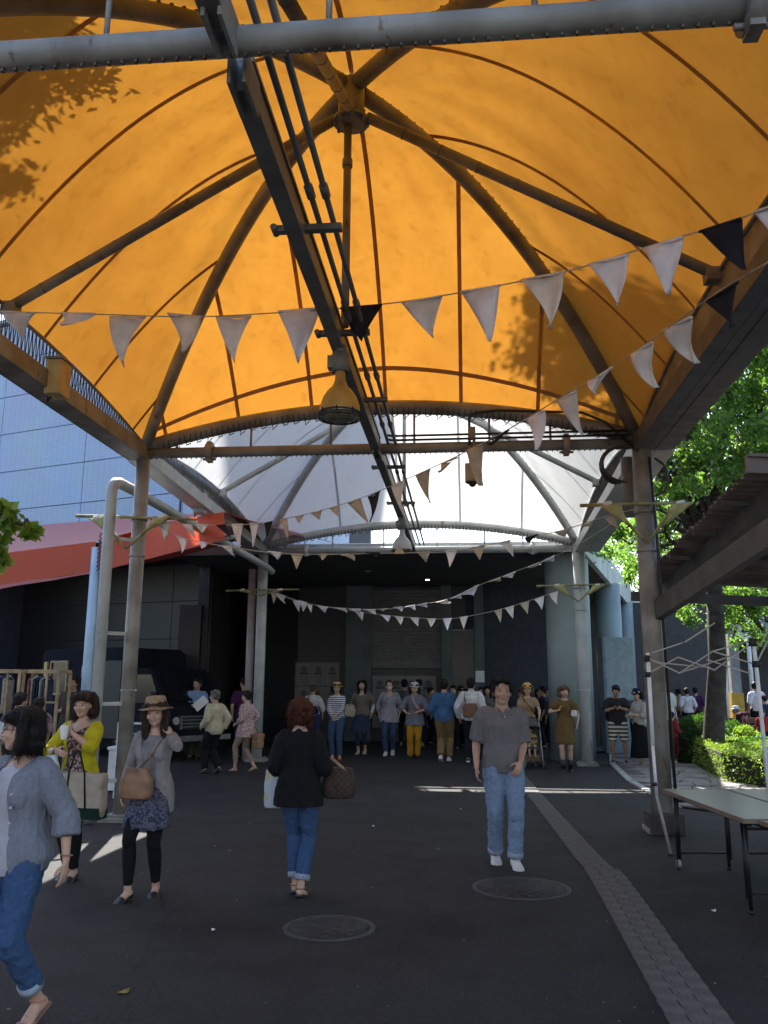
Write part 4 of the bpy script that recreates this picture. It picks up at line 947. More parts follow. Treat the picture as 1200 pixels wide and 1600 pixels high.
bunting('string of flags sagging between left and right bamboo arms in front of the white canopy', [(240, 816, 10.8), (283, 840, 10.8), (318, 848, 10.8), (356, 854, 10.8), (410, 862, 10.8), (470, 866, 10.8), (540, 866, 10.8), (620, 864, 10.8), (700, 862, 10.8), (790, 846, 10.8), (880, 828, 10.8), (950, 806, 10.8), (1010, 792, 10.8)],
  [(276, 838, 292, 843, 285, 866, 'i'), (308, 846, 324, 849, 318, 858, 'w'), (346, 852, 363, 855, 366, 869, 'i'), (418, 862, 440, 864, 432, 874, 'i'), (455, 866, 474, 866, 465, 891, 'b'), (497, 866, 512, 866, 504, 876, 'b'), (533, 866, 552, 866, 553, 876, 'b'), (571, 864, 594, 864, 588, 871, 'k'),
   (616, 864, 632, 864, 622, 850, 'b'), (652, 863, 672, 862, 665, 878, 'b'), (696, 862, 714, 860, 703, 888, 'w'), (737, 856, 757, 852, 748, 876, 'b'), (779, 848, 797, 844, 802, 870, 'i'), (820, 840, 841, 835, 828, 848, 'k'), (866, 832, 892, 826, 886, 838, 'b'), (908, 822, 926, 815, 924, 822, 'b'), (945, 808, 967, 800, 966, 828, 'b')])
bunting('far string of small flags hanging in a shallow curve across the dark porch', [(421, 924, 19.3), (450, 935, 19.3), (480, 943, 19.3), (560, 956, 19.3), (620, 963, 19.3), (680, 967, 19.3), (720, 965, 19.3), (790, 950, 19.3), (880, 921, 19.3)],
  [(423, 926, 433, 929, 426, 943, 'b'), (457, 937, 472, 941, 467, 956, 'w'), (478, 943, 488, 945, 487, 958, 'i'), (554, 955, 568, 957, 566, 970, 'i'), (595, 961, 610, 963, 607, 972, 'w'), (616, 963, 630, 965, 627, 977, 'i'), (641, 965, 655, 966, 653, 979, 'w'),
   (667, 967, 681, 967, 674, 981, 'i'), (692, 967, 706, 966, 700, 986, 'w'), (718, 965, 731, 963, 725, 984, 'i'), (772, 955, 784, 952, 782, 974, 'b'), (789, 950, 803, 947, 801, 967, 'i'), (812, 944, 827, 940, 825, 960, 'b'), (835, 937, 850, 932, 847, 953, 'w'), (858, 929, 872, 924, 871, 945, 'i')])
bunting('far string of wind curled flags rising to the right across the dark porch', [(425, 922, 19.3), (470, 940, 19.1), (520, 949, 19), (600, 952, 18.6), (660, 944, 18.2), (700, 936, 17.8), (750, 914, 17.2), (805, 893, 16.5), (870, 868, 15.5), (930, 835, 13.2), (990, 794, 10.9)],
  [(430, 926, 446, 932, 444, 943, 'i'), (466, 938, 480, 942, 473, 955, 'w'), (496, 947, 512, 949, 508, 958, 'w'), (522, 950, 540, 951, 543, 956, 'i'), (546, 951, 564, 952, 562, 959, 'w'), (568, 952, 586, 952, 588, 958, 'i'), (590, 952, 606, 951, 600, 955, 'b'), (614, 950, 628, 948, 630, 953, 'i'), (632, 948, 648, 945, 650, 948, 'w'),
   (652, 945, 668, 942, 668, 946, 'w'), (682, 941, 698, 937, 703, 943, 'i'), (704, 936, 720, 929, 722, 934, 'w'), (716, 930, 748, 914, 742, 924, 'w'), (764, 909, 782, 903, 780, 911, 'b'), (786, 901, 806, 893, 802, 899, 'w'), (825, 886, 843, 879, 844, 887, 'i'), (846, 878, 866, 868, 860, 880, 'w')])

# bamboo arms tied to the columns
BAM = mat('bamboo', (.30, .27, .12), .55, .25, 9, dirt=(.18, .17, .08)); RIB = mat('yellow_green_cloth', (.38, .36, .16), .85, .2, 9)
def arm(lab, a, b, c, drop, both=(-.45, .45)):
    a, b, c = Vector(a), Vector(b), Vector(c); o = empty('bamboo_arm', c, 0, lab, 'bamboo arm', 'bamboo arms tied to the columns')
    m = MB(); m.tube([a, a.lerp(b, .5)+Vector((0, -.01, .005)), b], [.024, .021, .015], 8)
    for i in range(1, 8): q = a.lerp(b, i/8); m.tube([q-(b-a).normalized()*.008, q+(b-a).normalized()*.008], .027, 8)
    m.build('cane', BAM, o)
    for s in both:
        q = c+Vector((s, 0, 0)); q.z = a.z+(b.z-a.z)*.5-.01
        m = MB(); m.tube([q, q.lerp(c+Vector((0, 0, -drop)), .5)+Vector((0, -.02, .02)), c+Vector((0, -.08, -drop))], [.03, .024, .016], 7); m.build('brace', BAM, o)
        m = MB(); t0, t1, t2 = q+Vector((-.12, -.05, -.01)), q+Vector((.16, -.05, .0)), c+Vector((s*.45, -.1, -drop*.55))
        m.grid(lambda u, v: t0.lerp(t1, u).lerp(t2, v*.97)+Vector((0, .03*math.sin(u*6+v*4), 0)), 6, 6); m.build('cloth_wrap', RIB, o, solid=.003)
        m = MB(); m.tube([q+Vector((-.05, 0, 0)), q+Vector((.05, -.03, .01))], .035, 7); m.build('knot', FL['i'], o)
arm('bamboo arm with cloth wraps tied across the left near column', D(119, 806, 10.78), D(308, 812, 10.78), D(203, 815, 10.72), .38)
arm('bamboo arm with cloth wraps tied across the right near column', D(906, 790, 10.74), D(1082, 786, 10.74), D(1006, 795, 10.68), .45)
arm('bamboo arm on the far left column by the dark porch', D(353, 923, 19.38), D(467, 921, 19.38), D(408, 925, 19.32), .1)
arm('bamboo arm on the far right column by the big round column', D(838, 916, 19.35), D(954, 913, 19.35), D(902, 920, 19.3), .3)

# ================================================================== folding tables
TT = mat('table_laminate', (.34, .345, .35), .28, .06, 2, spec=.5, dirt=(.28, .28, .285)); TE = mat('table_edge', (.20, .15, .11), .5)
BLK = mat('black_frame', (.015, .015, .017), .4)
def table(x, y, rz, L, W, lab, wheel=False):
    o = empty('folding_table', (x, y, 0), rz, lab, 'table', 'folding tables under the lean-to roof')
    MW = wm(o)
    def bld(m, *a, **k):
        m.v = [tuple(MW @ Vector(v)) for v in m.v]; return m.build(*a, **k)
    m = MB(); m.box((W/2, -L/2, .70), (W, L, .028)); bld(m, 'tabletop', TT, o, bevel=.006)
    m = MB(); 
    for a, b in (((0, 0), (W, 0)), ((W, 0), (W, -L)), ((W, -L), (0, -L)), ((0, -L), (0, 0))): m.bar((*a, .70), (*b, .70), .012, .034)
    bld(m, 'edge_band', TE, o)
    for yy in (-.16, -L+.16):
        for xx in (.07, W-.07):
            m = MB(); m.tube([(xx, yy, .67), (xx, yy, .02)], .016, 8); m.tube([(xx, yy+.07*(1 if yy > -L/2 else -1)*-1, .67), (xx, yy+.05*(1 if yy > -L/2 else -1)*-1, .1)], .012, 8)
            m.tube([(xx, yy, 0), (xx, yy, .03)], .022, 8); bld(m, 'leg', BLK, o)
        m = MB(); m.tube([(.07, yy, .15), (W-.07, yy, .15)], .011, 8); m.tube([(.07, yy, .62), (W-.07, yy, .62)], .011, 8); bld(m, 'cross_bar', BLK, o)
    m = MB(); 
    for xx in (.09, W-.09): m.bar((xx, -.1, .665), (xx, -L+.1, .665), .025, .035)
    m.tube([(W/2, -.2, .60), (W/2, -L+.2, .60)], .01, 6); m.tube([(.10, -.3, .58), (W-.1, -.9, .58)], .01, 6); bld(m, 'under_frame', BLK, o)
    if wheel:
        for xx in (.07,):
            m = MB(); m.tube([(xx-.012, -.16, .05), (xx+.012, -.16, .05)], .045, 14); bld(m, 'castor', ZINC, o)
table(1.93, 8.9, R_(5.5), 1.92, .62, 'folding table with a pale top, leftmost, next to the right column', True)
table(2.57, 8.96, R_(5.5), 1.92, .62, 'folding table with a pale top, right behind the leftmost one')
table(2.22, 6.93, R_(5.5), 1.8, .62, 'folding table with a pale top and dark rim at the right edge of the picture')
table(3.23, 9.05, R_(5.5), 1.92, .62, 'folding table with pale top, third from the right column')

# ================================================================== folded pop-up tent frame
FRM = mat('tent_frame_white', (.40, .37, .32), .4, .1, 6); 
o = empty('popup_tent_frame', (1.97, 9.4, 0), 0, 'half opened white pop up tent frame leaning beside the right column', 'tent frame')
def dep(px): return 9.4-(px-1012)*.0024
def N_(px, py): return D(px, py, dep(px))
m = MB(); m.tube([N_(1012, 1020), D(1020, 1165, 9.4)], .021, 8); m.tube([D(1020, 1165, 9.4), D(1026, 1243, 9.4)], .017, 8); m.build('leg', WHITEP, o)
m = MB(); m.tube([D(1026, 1243, 9.4), Vector((2.1, 9.43, .01))], .015, 8); m.build('leg_foot', FRM, o)
m = MB(); m.tube([D(1022, 1222, 9.4), D(1023, 1228, 9.4)], .03, 8); m.tube([Vector((2.1, 9.43, 0)), Vector((2.1, 9.43, .02))], .03, 8); m.tube([N_(1011, 1024), N_(1011, 1034)], .034, 8); m.tube([N_(1012, 1050), N_(1012, 1058)], .034, 8); m.build('slider', DARKM, o)
m = MB(); m.tube([N_(1177, 1000), D(1182, 1045, 8.98), D(1204, 1262, 8.98)], .021, 8); m.build('leg', WHITEP, o)
m = MB(); m.tube([N_(1176, 998), N_(1176, 1010)], .04, 8); m.tube([N_(1182, 1033), N_(1182, 1043)], .045, 8); m.build('slider', DARKM, o)
nodes = [((1012, 1028), (1012, 1053)), ((1060, 1027), (1062, 1052)), ((1114, 1018), (1117, 1047)), ((1178, 1003), (1180, 1038))]
for (a0_, b0_), (a1_, b1_) in zip(nodes, nodes[1:]):
    for p, q, dz in ((a0_, b1_, 0), (b0_, a1_, .02)):
        m = MB(); m.bar(N_(*p)+Vector((0, dz, 0)), N_(*q)+Vector((0, dz, 0)), .012, .024, up=(0, 1, 0)); m.build('scissor_bar', FRM, o)
for p, q in (((1020, 1020), (1072, 1003)), ((1072, 1003), (1122, 972)), ((1114, 1018), (1178, 1000)), ((1062, 1052), (1150, 1024)), ((1190, 1010), (1206, 985)), ((1186, 1035), (1206, 1000)), ((1030, 1035), (1106, 1042)), ((1106, 1030), (1178, 1052))):
    m = MB(); m.bar(N_(*p)+Vector((0, .06, 0)), N_(*q)+Vector((0, .12, 0)), .012, .024, up=(0, 1, 0)); m.build('roof_bar', FRM, o)

# ================================================================== van and stall on the left
VB = mat('van_paint', (.010, .012, .019), .75, .1, 2, spec=.06); VG = mat('van_glass', (.01, .012, .015), .12, .05, spec=.4); VC = mat('chrome', (.35, .35, .35), .25, .1, metal=.8)
va = empty('van', (-6.55, 18.75, 0), R_(-30), 'dark blue black delivery van parked under red awning, nose to the right', 'van')
def vb(m, *a, **k):
    par = a[2]; MW = wm(va); m.v = [tuple(MW @ Vector(v)) for v in m.v]; return m.build(*a, **k)
def prof(m, P, y0, y1):
    n = len(P); m.add([(x, y0, z) for x, z in P]+[(x, y1, z) for x, z in P], [tuple(range(n)), tuple(reversed(range(n, 2*n)))]+[(i, n+i, n+(i+1) % n, (i+1) % n) for i in range(n)])
m = MB(); prof(m, [(-1.9, .42), (-.95, .42), (-.78, .60), (-.42, .60), (-.25, .42), (.0, .42), (.05, .55), (.05, .95), (-.04, 1.22), (-.16, 1.30), (-.62, 1.98), (-.80, 2.06), (-1.5, 2.08), (-1.5, 2.45), (-1.7, 2.56), (-4.9, 2.56), (-5.0, 2.4), (-5.0, .42), (-4.1, .42), (-3.95, .62), (-3.5, .62), (-3.35, .42)], 0, 1.75); vb(m, 'body', VB, va, bevel=.03)
m = MB(); m.add([(-.145, .12, 1.33), (-.145, 1.63, 1.33), (-.60, 1.55, 1.97), (-.60, .2, 1.97)], [(0, 1, 2, 3)]); vb(m, 'windscreen', VG, va, solid=.02)
m = MB(); m.add([(-.30, -.005, 1.28), (-1.15, -.005, 1.28), (-1.15, -.005, 1.92), (-.66, -.005, 1.92)], [(0, 1, 2, 3)]); vb(m, 'side_window', VG, va, solid=.02)
m = MB(); m.box((.06, .875, .86), (.03, 1.3, .30)); vb(m, 'grille', BLK, va)
for k in range(4): m = MB(); m.box((.08, .875, .76+k*.075), (.02, 1.22, .022)); vb(m, 'grille_bar', VC, va)
m = MB(); m.box((.08, .30, .86), (.02, .05, .3)); m.box((.08, 1.45, .86), (.02, .05, .3)); vb(m, 'grille_frame', VC, va)
for yy in (.15, 1.60):
    m = MB(); m.tube([(.05, yy, .90), (.095, yy, .90)], .085, 16); vb(m, 'headlight', mat('headlamp', (.5, .5, .48), .1, spec=.9, metal=.3), va)
m = MB(); m.box((.10, .875, .50), (.14, 1.8, .14)); vb(m, 'bumper', VC, va, bevel=.02)
for xx in (-.60, -3.73):
    for yy in (.02, 1.62):
        m = MB(); m.tube([(xx, yy-.02, .31), (xx, yy+.16, .31)], .31, 24); wv = vb(m, 'wheel', DARKM, va); m = MB(); m.tube([(xx, yy-.035, .31), (xx, yy+.01, .31)], .17, 18); vb(m, 'rim', VC, wv)
m = MB(); m.box((-.45, -.12, 1.42), (.08, .16, .22)); vb(m, 'mirror', BLK, va)
m = MB(); 
for a, b in (((-4.55, 1.45), (-3.85, 1.45)), ((-3.85, 1.45), (-3.85, 2.25)), ((-3.85, 2.25), (-4.55, 2.25)), ((-4.55, 2.25), (-4.55, 1.45))): m.bar((a[0], -.02, a[1]), (b[0], -.02, b[1]), .05, .05)
vb(m, 'window_frame', mat('tan_frame', (.30, .24, .15), .6), va)
m = MB(); m.box((-4.2, -.003, 1.85), (.66, .012, .76)); vb(m, 'hatch_window', VG, va)
m = MB(); m.box((-4.72, -.05, 1.85), (.12, .05, .8)); vb(m, 'wood_strip', mat('yellow_wood', (.55, .38, .15), .6), va)
m = MB(); m.box((-3.15, -.006, 2.0), (.28, .006, .28)); vb(m, 'flyer', mat('pink_paper', (.45, .33, .31), .8), va)
m = MB(); m.box((-2.95, -.006, 1.72), (.12, .006, .07)); vb(m, 'sticker', WHITEP, va)
m = MB(); m.box((-2.2, -.004, 1.35), (.9, .012, 1.8)); vb(m, 'side_door', mat('open_door_dark', (.006, .006, .008), .5), va)

def shelf(x0, x1, y, zt, lab, rails):
    o = empty('clothes_rack', ((x0+x1)/2, y, 0), 0, lab, 'clothes rack')
    for x in (x0, x1):
        for dy in (0, .42):
            m = MB(); m.bar((x, y+dy, 0), (x, y+dy, zt), .04, .04); m.build('upright', WOOD, o)
    m = MB(); m.bar((x0, y, zt), (x1, y, zt), .05, .06); m.bar((x0, y+.42, zt), (x1, y+.42, zt), .05, .06); m.bar((x0, y, zt), (x0, y+.42, zt), .05, .05); m.bar((x1, y, zt), (x1, y+.42, zt), .05, .05); m.build('top_frame', WOOD, o)
    for z in rails:
        m = MB(); m.bar((x1-.18, y-.01, z), (x1, y-.01, z), .025, .03); m.build('rung', WOOD, o)
    m = MB(); m.bar((x1-.2, y, .2), (x1-.2, y, zt), .03, .03); m.build('upright', WOOD, o)
    n = int((x1-x0-.25)/.055)
    cm = [mat('garment_%s' % k, c, .9, .15, 12) for k, c in (('cream', (.42, .38, .31)), ('brown', (.16, .10, .07)), ('navy', (.03, .04, .08)), ('grey', (.2, .2, .2)), ('rose', (.30, .12, .13)))]
    for i in range(n):
        x = x0+.05+i*.055; h = rr.uniform(.25, .75); m = MB()
        m.tube([(x, y+.05, zt-.14), (x+.02, y+.2, zt-.08), (x, y+.36, zt-.15)], .012, 5)
        m.grid(lambda u, v: Vector((x+.014*math.sin(u*9+i), y+.04+.32*u, zt-.13-v*h-.05*abs(u-.5))), 6, 4); m.build('garment', cm[rr.choice((0, 0, 0, 1, 2, 3, 4))], o, solid=.012)
xa, xb = D(38, 1053, 13.6).x, D(92, 1053, 13.6).x
shelf(xa, xb, 13.6, 1.9, 'pale wooden clothes rack with ladder side in front of van', (.35, .7, 1.05, 1.4))
shelf(D(-60, 1053, 13.4).x, D(31, 1053, 13.4).x, 13.4, 1.9, 'pale wooden clothes rack at left edge of picture full of hangers', ())
# stall table with white and blue things, at left edge behind the glasses woman
p = D(0, 1150, 11.5); o = empty('stall_table', (p.x-.1, 11.5, 0), 0, 'small stall table with goods at the left edge', 'table')
m = MB(); m.box((p.x-.1, 11.5, .98), (.9, .5, .03)); m.build('tabletop', STEELW, o)
for dx in (-.5, .33):
    for dy in (-.2, .2): m = MB(); m.tube([(p.x+dx, 11.5+dy, 0), (p.x+dx, 11.5+dy, .97)], .015, 6); m.build('leg', ZINC, o)
for k, (dx, s, c, lb) in enumerate(((.05, .12, WHITEP, 'white carton standing on the stall table at left edge'), (.22, .09, mat('blue_pack', (.05, .12, .35), .5), 'blue packet on the stall table next to the carton'), (-.12, .1, mat('blue_pack', (.05, .12, .35), .5), 'larger blue packet at the left end of the stall table'))):
    m = MB(); m.box((p.x+dx, 11.4, .995+s*.7), (s, .08, s*1.4)); m.box((p.x+dx, 11.4, .995+s*1.4+.01), (s*.5, .05, .02)); tag(m.build('packet', c, bevel=.004), lb, 'packet')
# chalkboard sign with a white frame
q0, q1 = D(186, 1130, 13.0), D(226, 1200, 13.0)
sb = empty('chalkboard_sign', ((q0.x+q1.x)/2, 13.0, 0), 0, 'small dark chalkboard with white frame standing behind left column', 'sign')
zc = (q0.z+q1.z)/2; wd = q1.x-q0.x; hh = q0.z-q1.z
m = MB(); m.box(((q0.x+q1.x)/2, 13.02, zc), (wd, .03, hh)); m.build('panel', mat('chalkboard', (.02, .035, .06), .7, .3, 9), sb)
for z in (q0.z, q1.z): m = MB(); m.box(((q0.x+q1.x)/2, 13.0, z), (wd+.03, .04, .03)); m.build('frame_rail', WHITEP, sb)
for x in (q0.x, q1.x): m = MB(); m.box((x, 13.0, (q0.z)/2), (.03, .04, q0.z)); m.build('leg', WHITEP, sb)
def text(s, size, loc, rot, m_, parent, name='lettering', al='CENTER'):
    c = bpy.data.curves.new(name, 'FONT'); c.body = s; c.size = size; c.align_x = al; c.extrude = .001
    t = bpy.data.objects.new(name, c); col.objects.link(t); bpy.context.view_layer.update()
    me = bpy.data.meshes.new_from_object(t); bpy.data.objects.remove(t); me.transform(Matrix.Translation(loc) @ Matrix.Rotation(rot, 4, 'Z') @ Matrix.Rotation(PI/2, 4, 'X'))
    return link_mesh(name, me, m_, parent)
CH = mat('chalk', (.6, .63, .66), .9)
text('BOOK', .12, Vector(((q0.x+q1.x)/2-.01, 12.99, zc+.10)), 0, CH, sb)
m = MB()
for k in range(3): m.tube([(q0.x+.05+i*.035, 12.99, zc-.02-k*.07+rr.uniform(-.015, .015)) for i in range(10)], .004, 4)
m.build('chalk_scribble', CH, sb)
q = D(192, 1160, 13.8); bn = empty('white_bin', (q.x, 13.8, 0), 0, 'pale white plastic bin behind left column', 'bin')
m = MB(); m.box((q.x, 13.8, .34), (.34, .3, .64)); m.build('tub', WHITEP, bn, bevel=.02); m = MB(); m.box((q.x, 13.8, .68), (.38, .34, .05)); m.build('lid', WHITEP, bn, bevel=.01)
# ================================================================== people
_TS = bpy.data.scenes.new('workbench')
def remesh(mb, vox, smooth=3, name='body'):
    me = mb.mesh(name); ob = bpy.data.objects.new('tmp', me); _TS.collection.objects.link(ob)
    r = ob.modifiers.new('r', 'REMESH'); r.mode = 'VOXEL'; r.voxel_size = vox; r.adaptivity = 0
    if smooth:
        s = ob.modifiers.new('s', 'SMOOTH'); s.factor = .5; s.iterations = smooth
    vl = _TS.view_layers[0]
    with bpy.context.temp_override(scene=_TS, view_layer=vl):
        dg = bpy.context.evaluated_depsgraph_get(); dg.update(); out = bpy.data.meshes.new_from_object(ob.evaluated_get(dg))
    out.polygons.foreach_set('use_smooth', [True]*len(out.polygons)); out.name = name
    bpy.data.objects.remove(ob); bpy.data.meshes.remove(me); return out
def coords(me):
    a = np.empty(len(me.vertices)*3, np.float32); me.vertices.foreach_get('co', a); return a.reshape(-1, 3)
def wrinkle(me, amp, f=(9, 9, 5), seed=0.):
    """soft folds pushed in and out along the normals"""
    a = coords(me).astype(float); nrm = np.empty(len(a)*3, np.float32); me.vertices.foreach_get('normal', nrm); nrm = nrm.reshape(-1, 3)
    n = np.empty(len(a))
    for i, (x, y, z) in enumerate(a): n[i] = noise.noise((x*f[0]+seed, y*f[1], z*f[2]-x*3))+.9*(.35-abs(noise.noise((x*f[0]*1.7+z*4, y*f[1]*1.7+seed, z*f[2]*2.2+x*9))))+.3*noise.noise((x*f[0]*4, y*f[1]*4, z*f[2]*4))
    a += nrm*(n*amp)[:, None]; me.vertices.foreach_set('co', a.astype(np.float32).ravel()); me.update()
def cut(me, pred):
    """remove the faces whose centre satisfies pred (openings at neck and front)"""
    bm = bmesh.new(); bm.from_mesh(me); dead = [f for f in bm.faces if pred(f.calc_center_median())]
    bmesh.ops.delete(bm, geom=dead, context='FACES')
    nb = {}
    for e in bm.edges:
        if len(e.link_faces) == 1:
            a, b = e.verts; nb.setdefault(a, []).append(b); nb.setdefault(b, []).append(a)
    for it in range(10):       # even out the cut edge into a clean hem
        new = {v: v.co*.4+(n[0].co+n[1].co)*.3 for v, n in nb.items() if len(n) == 2}
        for v, c in new.items(): v.co = c
    bm.to_mesh(me); bm.free(); return me
def ik(a, b, l1, l2, pole):
    d = b-a; L = min(d.length, (l1+l2)*.999); dn = d.normalized(); x = (l1*l1-l2*l2+L*L)/(2*L); h = math.sqrt(max(l1*l1-x*x, 0))
    p = pole-dn*pole.dot(dn); p = p.normalized() if p.length > 1e-5 else Vector((0, 1, 0)); return a+dn*x+p*h
def skinmat(name, c): 
    m = mat(name, c, .5, .06, 9, .1, 160, spec=.35); b = m.node_tree.nodes['Principled BSDF']; b.inputs['Subsurface Weight'].default_value = .0; return m
SK = skinmat('skin', (.42, .25, .17)); SKL = skinmat('skin_light', (.50, .31, .22))
LIP = mat('lips', (.34, .12, .10), .4); BROW = mat('brow_hair', (.03, .022, .018), .8); EYE = mat('eye_dark', (.015, .012, .01), .2, spec=.8); EYW = mat('eye_white', (.55, .53, .5), .3)
def hairmat(name, c):
    m = mat(name, c, .62, .3, 14, 0, spec=.18); N = m.node_tree.nodes; L = m.node_tree.links
    tc = N.new('ShaderNodeTexCoord'); mp = N.new('ShaderNodeMapping'); mp.inputs['Scale'].default_value = (170, 170, 9); nz = N.new('ShaderNodeTexNoise'); nz.inputs['Scale'].default_value = 1
    L.new(tc.outputs['Object'], mp.inputs[0]); L.new(mp.outputs[0], nz.inputs[0]); bp = N.new('ShaderNodeBump'); bp.inputs['Strength'].default_value = .8; bp.inputs['Distance'].default_value = .006
    L.new(nz.outputs[0], bp.inputs['Height']); L.new(bp.outputs[0], N['Principled BSDF'].inputs['Normal']); return m
HB = hairmat('black_hair', (.012, .010, .009)); HBR = hairmat('dark_brown_hair', (.03, .018, .012)); HRED = hairmat('auburn_hair', (.075, .022, .012)); HGR = hairmat('grey_hair', (.12, .115, .11)); HLB = hairmat('light_brown_hair', (.11, .06, .03))
def cl(name, c, var=.1, rough=.88, **k): return mat('cloth_'+name, tuple(v*.86 for v in c), rough, var, k.pop('vs', 14), .25, 350, spec=.15, **k)

class Person:
    def __init__(s, x, y, H, face, label, fem=False, vox=.011, pose=None, skin=None, hair=HB, hairstyle='short', girth=1., group=None, z=0.):
        """face: heading in degrees, 0 = facing away from the camera (+y), 180 = toward it, 90 = to the left, -90 = to the right"""
        s.k = H/1.70; s.fem = fem; s.hsz = (pose or {}).get('hs', 1.10); s.vox = vox; s.p = pose or {}; s.g = girth; s.skin = skin or (SKL if fem else SK)
        s.root = empty('person', (x, y, z), R_(face), label, 'person', group)
        p = s.p; k = s.k; V = Vector
        lean = R_(p.get('lean', 0)); s.Lm = Matrix.Rotation(-lean, 3, 'X'); hipz = p.get('hip', .90); s.hipc = V((0, 0, hipz)); tw = Matrix.Rotation(R_(p.get('twist', 0)), 3, 'Z')
        s.U = lambda v: s.hipc+s.Lm @ (tw @ (V(v)-V((0, 0, .90))))          # upper body placement
        hw = .085; s.J = J = {}
        for sd, q in ((1, 'r'), (-1, 'l')):
            J['hip'+q] = V((sd*hw, 0, hipz)); a = V(p.get('f'+q, (sd*.085, 0, .075))); J['ank'+q] = a
            J['knee'+q] = ik(J['hip'+q], a, .43, .42, V((sd*.08, 1, .1)+()) if False else V((sd*.10, 1, .1)))
            J['sh'+q] = s.U((sd*(.150 if fem else .172), -.01, 1.372)); w_ = V(p.get('h'+q, (sd*.23, .03, .885))); w_ = w_ if not p.get('hup') else w_
            J['el'+q] = ik(J['sh'+q], w_, .285, .25, V(p.get('e'+q, (sd*.5, -.8, -.3)))); J['wr'+q] = w_
        s.neck = s.U((0, -.015, 1.44)); s.hc = s.U((0, .02+p.get('hfwd', 0), 1.577))
        s.Hm = Matrix.Rotation(R_(p.get('hyaw', 0)), 3, 'Z') @ Matrix.Rotation(R_(p.get('htilt', 0)), 3, 'Y') @ Matrix.Rotation(R_(p.get('hpitch', 0)), 3, 'X')
        s.hair = hair; s.hs = hairstyle
        s.body()
        if hairstyle: s.dohair()
    # --- geometry in person's own frame, metres for a 1.70 m person
    def H(s, v): return s.hc+s.Hm @ (Vector(v)*s.hsz)
    def emit(s, me, name, m_, parent=None, label=None, solid=0, solidify_off=1.):
        me.transform(Matrix.Scale(s.k, 4)); me.materials.clear(); me.materials.append(m_)
        o = bpy.data.objects.new(name, me); col.objects.link(o); o.parent = parent or s.root
        if solid: d = o.modifiers.new('thickness', 'SOLIDIFY'); d.thickness = solid; d.offset = -1
        if label: o['label'] = label
        return o
    def torso(s, m, g=0., z0=.84, z1=1.47, flare=0., bust=True, neckr=.055):
        f = s.fem; G_ = s.g
        T = [(.80, .10, .085, 0), (.84, .135, .095, 0), (.90, .168, .11, -.005), (.97, .160, .108, -.005), (1.03, .14 if f else .148, .098, 0), (1.10, .122 if f else .147, .092, 0), (1.18, .132 if f else .155, .10, .005), (1.27, .148 if f else .17, .108, .005),
             (1.33, .148 if f else .176, .10, 0), (1.375, .118 if f else .142, .080, -.005), (1.41, .082, .062, -.01), (1.45, neckr, .055, -.012), (1.48, neckr-.003, .05, -.008)]
        pts = [t for t in T if z0-1e-3 <= t[0] <= z1+1e-3]
        if pts[0][0] > z0+.005:
            import bisect
            pts = [(z0, *[v for v in pts[0][1:]])]+pts
        if z0 < .80: pts = [(z0, .17, .12, 0), ((z0+.84)/2+.02, .172, .12, 0)]+[t for t in pts if t[0] >= .9]
        P_ = []; rx = []; ry = []
        for z, a, b, y in pts:
            fl = flare*max(0, (1.12-z)/.4)
            g_ = g if z < 1.34 else g*.45
            P_.append(s.U((0, y, z)) if z >= .9 else s.hipc+Vector((0, y, z-.90))); rx.append(a*(G_ if z < 1.3 else (1+G_)/2)+g_+fl); ry.append(b*G_+g_+fl*.8+(G_-1)*.06*(z < 1.25))
        ref = s.U((1, 0, .9))-s.U((0, 0, .9))
        m.tube(P_, rx, 24, True, ry, ref)
        if f and bust and z1 > 1.2:
            for sd in (-1, 1): m.ell(s.U((sd*.068, .075, 1.235)), (.062+g*.6, .048+g*.6, .062+g*.6))
    def armtube(s, m, q, g=0., frac=1.):
        a, e, w_ = s.J['sh'+q], s.J['el'+q], s.J['wr'+q]; f = .84 if s.fem else 1.; pts = []; rs = []
        ch = s.U((0, -.01, 1.375)); sh = a
        L1, L2 = (e-a).length, (w_-e).length; L = (L1+L2)*frac
        prof = [(0, .056), (.3, .052), (.55, .047), (.95, .039), (1.0, .038), (1.12, .041), (1.3, .041), (1.7, .031), (2.0, .025)]
        pts = [ch.lerp(sh, .45)]; rs = [.052*f+g*.5]
        n = 16
        for i in range(n+1):
            d = L*i/n
            if d <= L1: t = d/L1; c = a.lerp(e, t); u = t
            else: t = (d-L1)/L2; c = e.lerp(w_, min(t, 1)); u = 1+min(t, 1)
            for (u0, r0), (u1, r1) in zip(prof, prof[1:]):
                if u0 <= u <= u1: r = r0+(r1-r0)*(u-u0)/(u1-u0); break
            pts.append(c); rs.append(r*f*(1 if s.g < 1.05 else 1.06)+g*(1+.25*i/n))
        rs[1] = rs[1]-g*.45; rs[2] = rs[2]-g*.2
        m.tube(pts, rs, 14)
